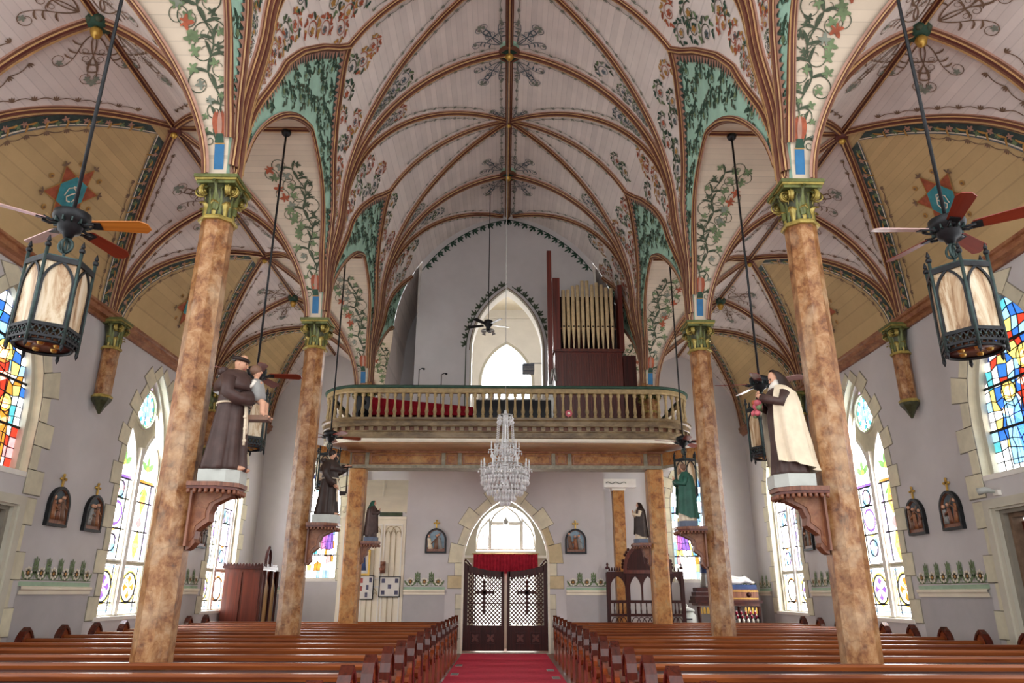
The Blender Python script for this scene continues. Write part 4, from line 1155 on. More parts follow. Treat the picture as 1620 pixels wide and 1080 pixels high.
# ------------------------------------------------------------------ side doors with moulded frames
for i, sg in enumerate((-1, 1)):
    sd = 'left' if sg < 0 else 'right'
    fn = side_fn(sg); root = empty('door_%d' % (i+1)); tag(root, 'brown panelled side door in a stepped grey frame, %s wall' % sd, 'door', kind='structure')
    def U(p): return shift(p, MIDS[1])
    mb = MB()
    for k, (o0, o1, d0, d1, m) in enumerate(((1.16, 1.02, -0.05, 0.03, 'grey_trim'), (1.03, 0.93, -0.015, 0.12, 'grey_trim'), (0.94, 0.86, 0.05, 0.22, 'joint'), (0.87, 0.80, 0.13, 0.32, 'brown_line'))):
        top = 2.9-k*0.075
        po = [(-o0, 0), (-o1, 0), (-o1, top-(o0-o1)), (o1, top-(o0-o1)), (o1, 0), (o0, 0), (o0, top), (-o0, top)]
        mb.prism(U(po), fn, d0, d1, m)
    mb.build('door_frame', root)
    mb = MB(); mb.prism(U([(-0.8, 0), (0.8, 0), (0.8, 2.55), (-0.8, 2.55)]), fn, 0.28, 0.33, 'cherry_wood'); leaf = mb.build('door_leaf', root)
    for e in (-1, 1):
        for a, b in ((0.15, 0.95), (1.1, 2.4)):
            mb = MB(); mb.prism(U([(e*0.4-0.28, a), (e*0.4+0.28, a), (e*0.4+0.28, b), (e*0.4-0.28, b)]), fn, 0.255, 0.285, 'organ_wood')
            mb.prism(U([(e*0.4-0.2, a+.08), (e*0.4+0.2, a+.08), (e*0.4+0.2, b-.08), (e*0.4-0.2, b-.08)]), fn, 0.235, 0.26, 'cherry_wood'); mb.build('door_panel', leaf)
    mb = MB(); mb.ball(fn(MIDS[1]+0.06, 1.1, 0.2), 0.035, 'gold'); mb.build('door_handle', leaf)
# ================================================================== columns
def octo(r, rot=PI/8): return [(r*math.cos(rot+i*PI/4), r*math.sin(rot+i*PI/4)) for i in range(8)]
def acanthus(h, w, curlo, m, nv=7):
    """curling leaf rising along +z at x=0, facing +x, tip rolling outward"""
    mb = MB(); rows = []
    for j in range(nv+1):
        t = j/nv; ww = w*(0.55+0.75*math.sin(PI*min(1, t*1.05+0.1)))*(1-0.35*t)
        z = h*(math.sin(t*PI*0.58)/math.sin(PI*0.5)); x = 0.012+curlo*max(0, t-0.35)**1.6*2.2
        if t > 0.85: z -= (t-0.85)*h*0.5
        rows.append([(x-0.25*abs(a)*ww*(1 if abs(a) < .8 else 1.3)+0.012*math.cos(a*9), a*ww/1.0, z) for a in (-.5, -.34, -.17, 0, .17, .34, .5)])
    mb.grid(rows, m)
    return mb
def volute(m, r=0.075, w=0.035):
    """scroll wound in the x-z plane"""
    mb = MB(); pts = []
    for i in range(34):
        t = i/33; a = PI*0.6-t*PI*3.6; rr = r*(1-0.78*t); pts.append((rr*math.cos(a), 0, rr*math.sin(a)))
    pts = [(-r*1.5, 0, -r*1.6), (-r*1.0, 0, -0.6*r)]+pts
    rows = []
    for i, p in enumerate(pts):
        k = 1-0.5*i/len(pts); rows.append([(p[0], -w*k, p[2]), (p[0]*0.93, 0, p[2]*0.93), (p[0], w*k, p[2])])
    mb.grid(rows, m); mb.lathe([(0.02, -w*0.8), (0.025, 0), (0.02, w*0.8)], (0, 0, 0), m, 8, axis='y')
    mb.tube(pts, 0.011, m, 5); return mb
_leafA = acanthus(0.2, 0.13, 0.07, 'capital_gold').build('tmp_leaf'); _leafB = acanthus(0.36, 0.15, 0.10, 'capital_green').build('tmp_leaf'); _vol = volute('capital_gold').build('tmp_leaf')
LEAFA, LEAFB, VOL = _leafA.data, _leafB.data, _vol.data
for o in (_leafA, _leafB, _vol): bpy.data.objects.remove(o)
def capital(parent, z0, r, full=True, sg=1, ab=0.27):
    """leafy capital from z0 (neck) up 0.58 m; children of the column"""
    H = ZS-z0
    mb = MB(); mb.lathe([(r*1.18, 0.0), (r*1.25, 0.02), (r*1.18, 0.05), (r*0.98, 0.06)], (0, 0, z0), 'capital_gold', 8, rot=PI/8, smooth=False); mb.build('neck_ring', parent)
    mb = MB(); mb.lathe([(r*0.95, 0.05), (r*0.92, 0.2), (r*1.0, 0.32), (r*1.25, H-0.1)], (0, 0, z0), 'capital_dark', 16); bell = mb.build('bell', parent)
    mb = MB()
    for a, b, c, m in ((ab-0.03, H-0.11, H-0.07, 'capital_green'), (ab-0.012, H-0.07, H-0.045, 'capital_gold'), (ab, H-0.045, H, 'capital_green')):
        mb.box((0, 0, z0+(b+c)/2), (2*a, 2*a, c-b), m)
    mb.build('abacus', parent)
    for i in range(8):
        a = i*PI/4
        if not full and math.cos(a)*-sg < -0.3: continue
        inst('leaf', LEAFA, bell, (r*0.9*math.cos(a), r*0.9*math.sin(a), z0+0.04), (0, 0, a), (1, r/0.2, 1))
    for i in range(8):
        a = i*PI/4+PI/8
        if not full and math.cos(a)*-sg < -0.3: continue
        inst('leaf', LEAFB, bell, (r*0.88*math.cos(a), r*0.88*math.sin(a), z0+0.06), (0, 0, a), (1, r/0.2, 1))
    for i in range(4):
        a = i*PI/2+PI/4
        if not full and math.cos(a)*-sg < -0.3: continue
        for e in (-1, 1): inst('volute', VOL, bell, ((ab-0.06)*1.16*math.cos(a)-e*0.035*math.sin(a), (ab-0.06)*1.16*math.sin(a)+e*0.035*math.cos(a), z0+H-0.20), (0, 0, a+e*0.5), (1, 1, 1))
    for i in range(4):
        a = i*PI/2
        if not full and math.cos(a)*-sg < -0.3: continue
        inst('leaf', LEAFB, bell, ((r*1.0)*math.cos(a), (r*1.0)*math.sin(a), z0+0.12), (0, 0, a), (1.1, 0.8, 1.05))
def column(loc, label, group=None, base=True, zbot=0.0):
    root = empty('marble_column', loc, label=label, cat='column', kind='thing')
    if group: root['group'] = group
    zn = ZS-0.58; mb = MB()
    prof = [(0.205, zbot), (0.205, zbot+2), (0.19, zn+0.02)]
    mb.lathe(prof, (0, 0, 0), 'column_marble', 8, rot=PI/8, smooth=False); mb.build('shaft', root)
    if base:
        mb = MB(); mb.lathe([(0.235, 0), (0.235, 0.16), (0.22, 0.2), (0.22, 0.26), (0.205, 0.3)], (0, 0, 0), 'column_marble', 8, rot=PI/8, smooth=False); mb.build('base', root)
    capital(root, zn, 0.19)
    return root
for sg in (-1, 1):
    sd = 'left' if sg < 0 else 'right'
    column((sg*A, Y1, 0), 'tall veined marble column nearest the viewer, %s of the aisle' % sd, 'marble columns of the nave')
    column((sg*A, Y2, 0), 'second veined marble column on the %s, between the near column and the gallery' % sd, 'marble columns of the nave')
    # column above the gallery floor
    column((sg*A, Y3, 0), 'short marble column rising behind the gallery balusters, %s end' % sd, 'marble columns of the nave', False, 5.22)
    # square post that carries the gallery
    root = empty('gallery_post', (sg*A, Y3, 0), label='square ochre marbled post carrying the %s end of the gallery beam' % sd, cat='post', kind='thing')
    mb = MB(); h = 0.2; c = 0.05
    pts = [(-h+c, -h), (h-c, -h), (h, -h+c), (h, h-c), (h-c, h), (-h+c, h), (-h, h-c), (-h, -h+c)]
    mb.prism(pts, lambda u, v, d: Vector((u, v, d)), 0, 4.36, 'post_marble'); mb.build('shaft', root)
    mb = MB(); mb.box((0, 0, 0.12), (0.5, 0.5, 0.24), 'post_marble'); mb.build('base', root)
    # wall corbels
    for k, Yk in enumerate((Y1, Y2, Y3)):
        if k == 0: continue
        root = empty('wall_corbel', (sg*(XW-0.16), Yk, 0), label='marble half-column corbel under the cornice, %s wall, %s' % (sd, ('', 'nearer one', 'farther one')[k]), cat='corbel', kind='thing', group='corbels on the side walls')
        zn = ZS-0.60
        mb = MB(); mb.lathe([(0.145, 4.86), (0.15, zn)], (0, 0, 0), 'column_marble', 8, rot=PI/8, smooth=False); mb.build('shaft', root)
        mb = MB(); mb.lathe([(0.02, 4.56), (0.09, 4.70), (0.16, 4.80), (0.175, 4.84), (0.165, 4.88)], (0, 0, 0), 'capital_dark', 8, rot=PI/8, smooth=False)
        mb.lathe([(0.17, 4.85), (0.185, 4.88), (0.16, 4.91)], (0, 0, 0), 'capital_gold', 8, rot=PI/8, smooth=False); mb.build('pendant', root)
        capital(root, zn, 0.15, False, sg, 0.22)

# ================================================================== gallery
YF, XG, RG, ZF = 16.72, 4.42, 0.95, 4.80
def gal_path(off=0.0, n=14):
    """plan outline of the gallery front from the left return to the right return; off moves it outward"""
    r = RG+off; pts = [(-XG-off, YW-0.05)]; cx, cy = XG-RG, YF+RG
    for i in range(n+1):
        a = PI+PI/2*i/n; pts.append((-cx+r*math.cos(a), cy+r*math.sin(a)))
    for i in range(9): pts.append((lerp(-cx, cx, (i+0.5)/9), cy-r))
    for i in range(n+1):
        a = -PI/2+PI/2*i/n; pts.append((cx+r*math.cos(a), cy+r*math.sin(a)))
    pts.append((XG+off, YW-0.05)); return pts
gallery = empty('gallery', (0, YF, 0), label='curved organ gallery with turned balusters over the rear pews', cat='balcony', kind='thing')
def gp(name, mb): o = mb.build(name, gallery); o.location = (0, -YF, 0); return o
mb = MB(); base = gal_path(-0.02)
poly = base
tr = tessellate_polygon([[Vector((u, v, 0)) for u, v in poly]])
mb.add([(u, v, ZF) for u, v in poly], tr, 'soffit_wood'); mb.add([(u, v, 5.22) for u, v in poly], tr, 'floor_boards')
gp('floor_slab', mb)
def sweep(prof, m, name, smooth=False):
    mb = MB(); rows = []
    paths = [gal_path(o) for o, z in prof]
    for i in range(len(paths[0])): rows.append([(paths[k][i][0], paths[k][i][1], prof[k][1]) for k in range(len(prof))])
    mb.grid(rows, m, smooth); return gp(name, mb)
sweep([(-0.02, 4.80), (0.0, 4.80), (0.03, 4.84), (0.03, 4.88)], 'white_ink', 'lower_bead')
sweep([(0.0, 4.86), (0.05, 4.90), (0.05, 5.02), (0.07, 5.04), (0.07, 5.06)], 'fascia_marble', 'lower_fascia')
sweep([(0.02, 5.05), (0.02, 5.16)], 'rib_brown', 'dentil_ground')
sweep([(0.07, 5.15), (0.09, 5.17), (0.09, 5.28), (0.13, 5.31), (0.13, 5.36), (-0.12, 5.37)], 'fascia_marble', 'upper_fascia')
sweep([(0.05, 6.08), (0.10, 6.09), (0.11, 6.13), (0.06, 6.16), (-0.06, 6.16), (-0.10, 6.12), (-0.05, 6.08)], 'green_deep', 'hand_rail')
sweep([(-0.05, 6.08), (-0.06, 6.0), (-0.05, 5.97), (0.05, 5.97), (0.06, 5.99), (0.06, 6.08)], 'baluster_paint', 'rail_mould')
# dentils and balusters set out along the curve
dense = gal_path(0.0, 24); cum = [0]
for i in range(len(dense)-1): cum.append(cum[-1]+math.hypot(dense[i+1][0]-dense[i][0], dense[i+1][1]-dense[i][1]))
def along(d):
    i = max(0, min(len(cum)-2, int(np.searchsorted(cum, d, 'right')-1))); t = (d-cum[i])/(cum[i+1]-cum[i]); a, b = dense[i], dense[i+1]
    return lerp(a[0], b[0], t), lerp(a[1], b[1], t), math.atan2(b[1]-a[1], b[0]-a[0])
mb = MB(); prof = [(0.045, 0), (0.045, 0.07), (0.028, 0.09), (0.04, 0.13), (0.048, 0.17), (0.032, 0.26), (0.026, 0.36), (0.024, 0.44), (0.034, 0.47), (0.024, 0.49), (0.036, 0.52), (0.046, 0.535), (0.046, 0.61)]
mb.lathe(prof, (0, 0, 0), 'baluster_paint', 10)
balm = mb.build('baluster', gallery); mb = MB(); mb.box((0, 0, 0), (0.10, 0.07, 0.085), 'fascia_marble'); denm = mb.build('dentil', gallery)
L0 = 2.2; L1_ = cum[-1]-2.2; nb = 58
for i in range(nb+1):
    x, y, a = along(L0+(L1_-L0)*i/nb); o = balm if i == 0 else inst('baluster', balm, gallery); o.location = (x, y-YF, 5.365); o.rotation_euler = (0, 0, a)
nd = 52
for i in range(nd+1):
    x, y, a = along(L0+(L1_-L0)*i/nd); o = denm if i == 0 else inst('dentil', denm, gallery); o.location = (x+0.045*math.sin(a), y-YF-0.045*math.cos(a), 5.105); o.rotation_euler = (0, 0, a)
# beam on the posts
beam = empty('gallery_beam', (0, Y3, 4.36), label='ochre marbled beam with framed panels below the gallery floor', cat='beam', kind='thing')
def bm(name, mb): o = mb.build(name, beam); o.location = (0, -Y3, -4.36); return o
mb = MB(); mb.box((0, Y3, 4.58), (7.7, 0.4, 0.40), 'post_marble')
mb.box((0, Y3-0.02, 4.40), (7.9, 0.5, 0.08), 'grey_marble'); mb.box((0, Y3-0.02, 4.765), (7.9, 0.5, 0.05), 'trim_marble')
for sg in (-1, 1):
    mb.box((sg*4.25, Y3-0.55, 4.58), (1.5, 0.3, 0.36), 'post_marble', rz=-sg*0.95); mb.box((sg*4.25, Y3-0.57, 4.40), (1.55, 0.36, 0.07), 'grey_marble', rz=-sg*0.95)
bm('beam_body', mb)
xs = [-3.85, -3.42, -1.55, -1.15, 1.15, 1.55, 3.42, 3.85]
for i, x in enumerate(xs):
    mb = MB(); mb.box((x, Y3-0.215, 4.58), (0.09, 0.04, 0.34), 'grey_marble'); bm('beam_stile', mb)
for a, b in zip(xs[:-1], xs[1:]):
    mb = MB(); c, wd = (a+b)/2, b-a-0.16
    o4 = [(c-wd/2, 4.47), (c+wd/2, 4.47), (c+wd/2, 4.70), (c-wd/2, 4.70)]
    frame_band(mb, o4, offset_poly(o4, -0.03), lambda u, v, d: Vector((u, Y3-0.2+d, v)), -0.02, 0.0, 'trim_marble'); bm('beam_panel', mb)
# soffit boards
mb = MB(); mb.box((0, 17.25, 4.79), (6.9, 0.9, 0.02), 'soffit_wood'); gp('soffit', mb)

# ================================================================== carpet runner, vents
mb = MB(); mb.box((-0.03, 11.6, 0.006), (2.18, 17.6, 0.012), 'carpet'); o = mb.build('carpet_runner'); tag(o, 'red carpet runner along the centre aisle', 'carpet')
vents = [(-1.0, 17.0), (-0.98, 15.2), (0.9, 16.0), (0.92, 14.6)]
for i, (x, y) in enumerate(vents):
    root = empty('floor_vent', (x, y, 0.012), label=('small dark floor vent at the left carpet edge, farther back', 'metal floor vent at the left carpet edge, nearer one', 'metal floor vent at the right carpet edge, farther one', 'metal floor vent at the right carpet edge, nearer one')[i], cat='vent', group='floor vents in the aisle')
    mb = MB(); mb.box((0, 0, 0.004), (0.14, 0.34, 0.008), 'steel'); mb.build('frame', root)
    for j in range(5):
        mb = MB(); mb.box((-0.048+j*0.024, 0, 0.011), (0.01, 0.3, 0.008), 'iron'); mb.build('slat', root)

# ================================================================== pews
def pew_end_profile():
    """side outline (y forward is negative): shaft, armrest, pointed hood"""
    return [(-0.46, 0.0), (0.13, 0.0), (0.13, 0.05), (0.09, 0.09), (0.07, 0.3), (0.10, 0.70), (0.13, 0.74), (0.115, 0.82), (0.06, 0.90), (-0.01, 0.955), (-0.08, 0.90), (-0.135, 0.82), (-0.15, 0.74),
            (-0.12, 0.70), (-0.13, 0.62), (-0.20, 0.565), (-0.32, 0.56), (-0.41, 0.54), (-0.445, 0.50), (-0.42, 0.45), (-0.37, 0.42), (-0.38, 0.3), (-0.41, 0.12), (-0.46, 0.05)]
def make_pew(W_):
    """pew in local coordinates: x from 0 (aisle) to W_ (wall), backrest at y=0, facing -y"""
    parts = {}
    fnx = lambda u, v, d: Vector((d, u, v))
    mb = MB(); mb.prism(pew_end_profile(), fnx, 0, 0.055, 'pew_end_wood'); parts['pew_end'] = mb
    mb = MB(); hood = [(0.155, 0.70), (0.155, 0.76), (0.135, 0.84), (0.075, 0.92), (-0.01, 0.98), (-0.095, 0.92), (-0.155, 0.84), (-0.175, 0.76), (-0.175, 0.70), (-0.145, 0.70), (-0.135, 0.80), (-0.08, 0.88), (-0.01, 0.93), (0.06, 0.88), (0.115, 0.80), (0.125, 0.70)]
    mb.prism(hood, fnx, -0.022, 0.077, 'pew_cap_wood'); parts['hood'] = mb
    mb = MB(); mb.prism([(-0.085, 0.42), (0.03, 0.42), (0.045, 0.66), (-0.02, 0.78), (-0.10, 0.66)], fnx, -0.012, 0.0, 'pew_cap_wood'); parts['panel'] = mb
    mb = MB(); mb.box((W_/2, -0.22, 0.425), (W_-0.06, 0.42, 0.035), 'pew_wood'); mb.box((W_/2, -0.40, 0.38), (W_-0.06, 0.03, 0.08), 'pew_wood'); parts['seat'] = mb
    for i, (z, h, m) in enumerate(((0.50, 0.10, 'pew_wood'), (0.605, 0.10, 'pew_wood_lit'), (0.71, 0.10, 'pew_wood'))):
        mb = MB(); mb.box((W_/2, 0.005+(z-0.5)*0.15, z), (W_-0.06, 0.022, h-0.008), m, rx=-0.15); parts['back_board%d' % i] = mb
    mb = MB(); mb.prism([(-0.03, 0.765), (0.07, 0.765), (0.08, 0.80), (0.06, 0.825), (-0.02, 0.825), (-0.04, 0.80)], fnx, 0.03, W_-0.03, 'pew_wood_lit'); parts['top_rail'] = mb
    return parts
PEWW = 6.05
proto = empty('pew'); prm = {}
pp = make_pew(PEWW)
for nm, mb in pp.items():
    if nm == 'pew_end':
        e1 = mb.build('pew_end', proto); h1 = pp['hood'].build('hood', e1); p1_ = pp['panel'].build('panel', e1)
        e2 = inst('pew_end', e1, proto, (PEWW-0.055, 0, 0)); h2 = inst('hood', h1, e2); 
    elif nm in ('hood', 'panel'): pass
    else: mb.build(nm.rstrip('0123456789'), proto)
KM = kid_map(); rows = [5.80+0.99*k for k in range(-1, 14)]
ORD = ['first', 'second', 'third', 'fourth', 'fifth', 'sixth', 'seventh', 'eighth', 'ninth', 'tenth', 'eleventh', 'twelfth', 'thirteenth', 'fourteenth', 'fifteenth']
first = True
for sg in (-1, 1):
    sd = 'left' if sg < 0 else 'right'
    for k, y in enumerate(rows):
        o = proto if first else copy_tree(proto, KM); first = False
        o.location = (sg*1.16, y, 0); o.scale = (sg, 1, 1)
        tag(o, 'varnished wooden pew, %s row from the front in the %s block' % (ORD[k], sd), 'pew', 'pews in the %s block' % sd)
# ================================================================== statues on brackets
def blob_ring(cx, cy, z, rx, ry, n=40, fold=0.0, nf=9, ph=0.0):
    out = []
    for i in range(n):
        a = 2*PI*i/n; k = 1+fold*(math.cos(nf*a+ph)+0.5*math.cos((nf*2-3)*a+ph*2))
        out.append((cx+rx*k*math.cos(a), cy+ry*k*math.sin(a), z))
    return out
def loft(mb, rings, m, smooth=True, capb=True, capt=True):
    n = len(rings[0]); vs = [p for r in rings for p in r]; fs = []
    for j in range(len(rings)-1):
        for i in range(n): fs.append((j*n+i, j*n+(i+1) % n, (j+1)*n+(i+1) % n, (j+1)*n+i))
    if capb: fs.append(tuple(range(n))[::-1])
    if capt: fs.append(tuple((len(rings)-1)*n+i for i in range(n)))
    mb.add(vs, fs, m, smooth)
def head_mesh(mb, c, r, m='skin', pitch=0.0):
    """head facing +x: skull, jaw, nose, ears, eyes, mouth"""
    R = Matrix.Rotation(pitch, 3, 'Y'); c = Vector(c)
    rings = []
    for j in range(13):
        t = j/12; z = -1.15+2.25*t; w = math.sin(PI*(0.06+0.90*t))**0.6
        rx = 0.82*w*(1 if t > .35 else 0.80+0.2*t/.35); ry = 0.72*w*(1 if t > .4 else 0.66+0.34*t/.4)
        rings.append([c+R@(Vector((rx*math.cos(2*PI*i/18)*r+(0.06*r if t < .35 else 0), ry*math.sin(2*PI*i/18)*r, z*r))) for i in range(18)])
    loft(mb, rings, m)
    def at(x, y, z): return c+R@Vector((x*r, y*r, z*r))
    mb.tube([at(0.78, 0, 0.12), at(0.92, 0, -0.12), at(1.02, 0, -0.28), at(0.82, 0, -0.36)], [0.06*r, 0.09*r, 0.13*r, 0.08*r], m, 8)
    for e in (-1, 1):
        mb.ball(at(0.74, e*0.28, 0.02), 0.085*r, 'hair_dark', 8, 6); mb.tube([at(0.80, e*0.14, 0.16), at(0.78, e*0.3, 0.2), at(0.66, e*0.44, 0.13)], 0.035*r, 'hair_dark', 6)
        mb.ball(at(-0.02, e*0.72, -0.1), 0.17*r, m, 8, 6, (0.8, 0.5, 1.4))
    mb.tube([at(0.72, -0.18, -0.58), at(0.82, 0, -0.57), at(0.72, 0.18, -0.58)], 0.045*r, 'rose_pink', 6)
    mb.tube([at(-0.05, 0, -0.9), at(-0.12, 0, -1.6)], [0.42*r, 0.48*r], m, 12)
def hand(mb, p, d, up, s, m='skin', thumb=1):
    """palm with five curved fingers; d = pointing direction, up = back of the hand"""
    p = Vector(p); d = Vector(d).normalized(); up = Vector(up); up = (up-d*up.dot(d)).normalized(); sd = d.cross(up)
    mb.tube([p-d*0.3*s, p, p+d*0.45*s, p+d*0.8*s], [0.22*s, 0.30*s, 0.36*s, 0.30*s], m, 10)
    for i, (o, L) in enumerate(((-0.27, 0.62), (-0.09, 0.74), (0.09, 0.70), (0.27, 0.52))):
        b = p+d*0.72*s+sd*o*s; pts = [b, b+d*L*0.4*s-up*0.03*s, b+d*L*0.75*s-up*0.14*s, b+d*L*0.92*s-up*0.30*s]
        mb.tube(pts, [0.105*s, 0.10*s, 0.09*s, 0.06*s], m, 6)
    b = p+d*0.15*s+sd*thumb*-0.28*s; mb.tube([b, b+d*0.25*s-sd*thumb*0.16*s-up*0.05*s, b+d*0.52*s-sd*thumb*0.12*s-up*0.16*s], [0.12*s, 0.11*s, 0.07*s], m, 6)

def robe_body(mb, h, m, lean=0.0, wide=0.2, deep=0.17, fold=0.06, ph=0.0, belt=True, hem_shift=0.0):
    """standing robe facing +x, from hem (z=0) to neck (z=0.83 h), one surface"""
    prof = [(0.00, 1.00, 1.0), (0.03, 1.02, 1.0), (0.15, 0.92, .95), (0.30, 0.84, .75), (0.45, 0.78, .5), (0.53, 0.74, .28), (0.57, 0.76, .18), (0.64, 0.84, .12), (0.72, 0.92, .08), (0.775, 0.88, .05), (0.81, 0.62, .03), (0.835, 0.36, 0.0)]
    if not belt: prof = [(z, k if z < .4 or z > .7 else 0.86, f) for z, k, f in prof]
    rings = []
    for z, k, f in prof:
        rings.append(blob_ring(lean*z*h+hem_shift*(1-z)**2*-1, 0, z*h, deep*h/1.0*k*(1.0 if z < .6 else .82), wide*h*k*(1.0 if z < .6 else 1.08), 54, fold*f, 9, ph+z*1.2))
    loft(mb, rings, m)
def arm(mb, pts, r0, r1, m, sleeve=True):
    n = len(pts); rs = [lerp(r0, r1, i/(n-1)) for i in range(n)]
    if sleeve: rs[-1] = r1*1.35
    mb.tube(pts, rs, m, 12)
def bracket(loc, rz, label, big=True):
    root = empty('statue_bracket', loc, rz, label, 'bracket', 'carved brackets under the statues')
    w = 0.29 if big else 0.24
    mb = MB(); oc = [(-0.0, -w), (w*1.1, -w), (w*1.75, -w*0.45), (w*1.75, w*0.45), (w*1.1, w), (0, w)]
    fnz = lambda u, v, d: Vector((u, v, d))
    mb.prism(oc, fnz, -0.045, 0.0, 'bracket_wood'); mb.prism([(u*0.95, v*0.95) for u, v in oc], fnz, -0.075, -0.045, 'cherry_wood'); shelf = mb.build('shelf', root)
    # little scalloped fringe under the shelf
    per = oc; mb = MB()
    for i in range(5):
        a, b = oc[i], oc[i+1]; L = math.hypot(b[0]-a[0], b[1]-a[1]); n = max(2, int(L/0.055))
        for j in range(n):
            t = (j+0.5)/n; mb.lathe([(0.006, -0.055), (0.022, -0.04), (0.02, -0.005), (0.01, 0.0)], (lerp(a[0], b[0], t)*0.97, lerp(a[1], b[1], t)*0.97, -0.075), 'bracket_wood', 6)
    mb.build('fringe', shelf)
    mb = MB()
    prof = [(0.0, -0.08), (0.40*w/.29, -0.08), (0.41*w/.29, -0.14), (0.34*w/.29, -0.17), (0.24, -0.22), (0.20, -0.32), (0.21, -0.40), (0.14, -0.45), (0.08, -0.50), (0.075, -0.58), (0.09, -0.62), (0.04, -0.68), (0.0, -0.70)]
    if not big: prof = [(u*0.7, v*0.75) for u, v in prof]
    mb.prism(prof, lambda u, v, d: Vector((u, d, v)), -0.07, 0.07, 'bracket_wood')
    inner = [(u*0.75+0.01, v*0.86-0.02) for u, v in prof]
    for e in (-1, 1): mb.prism(inner, lambda u, v, d: Vector((u, d*e, v)), 0.07, 0.082, 'trim_marble')
    mb.box((0.012, 0, -0.36 if big else -0.27), (0.024, 0.3 if big else 0.24, 0.6 if big else 0.44), 'bracket_wood'); mb.build('scroll', root)
    return root
def plinth(mb, w, h, m):
    oc = [(-w*0.8, -w), (w*0.5, -w), (w, -w*0.5), (w, w*0.5), (w*0.5, w), (-w*0.8, w)]
    mb.prism(oc, lambda u, v, d: Vector((u, v, d)), 0, h, m)

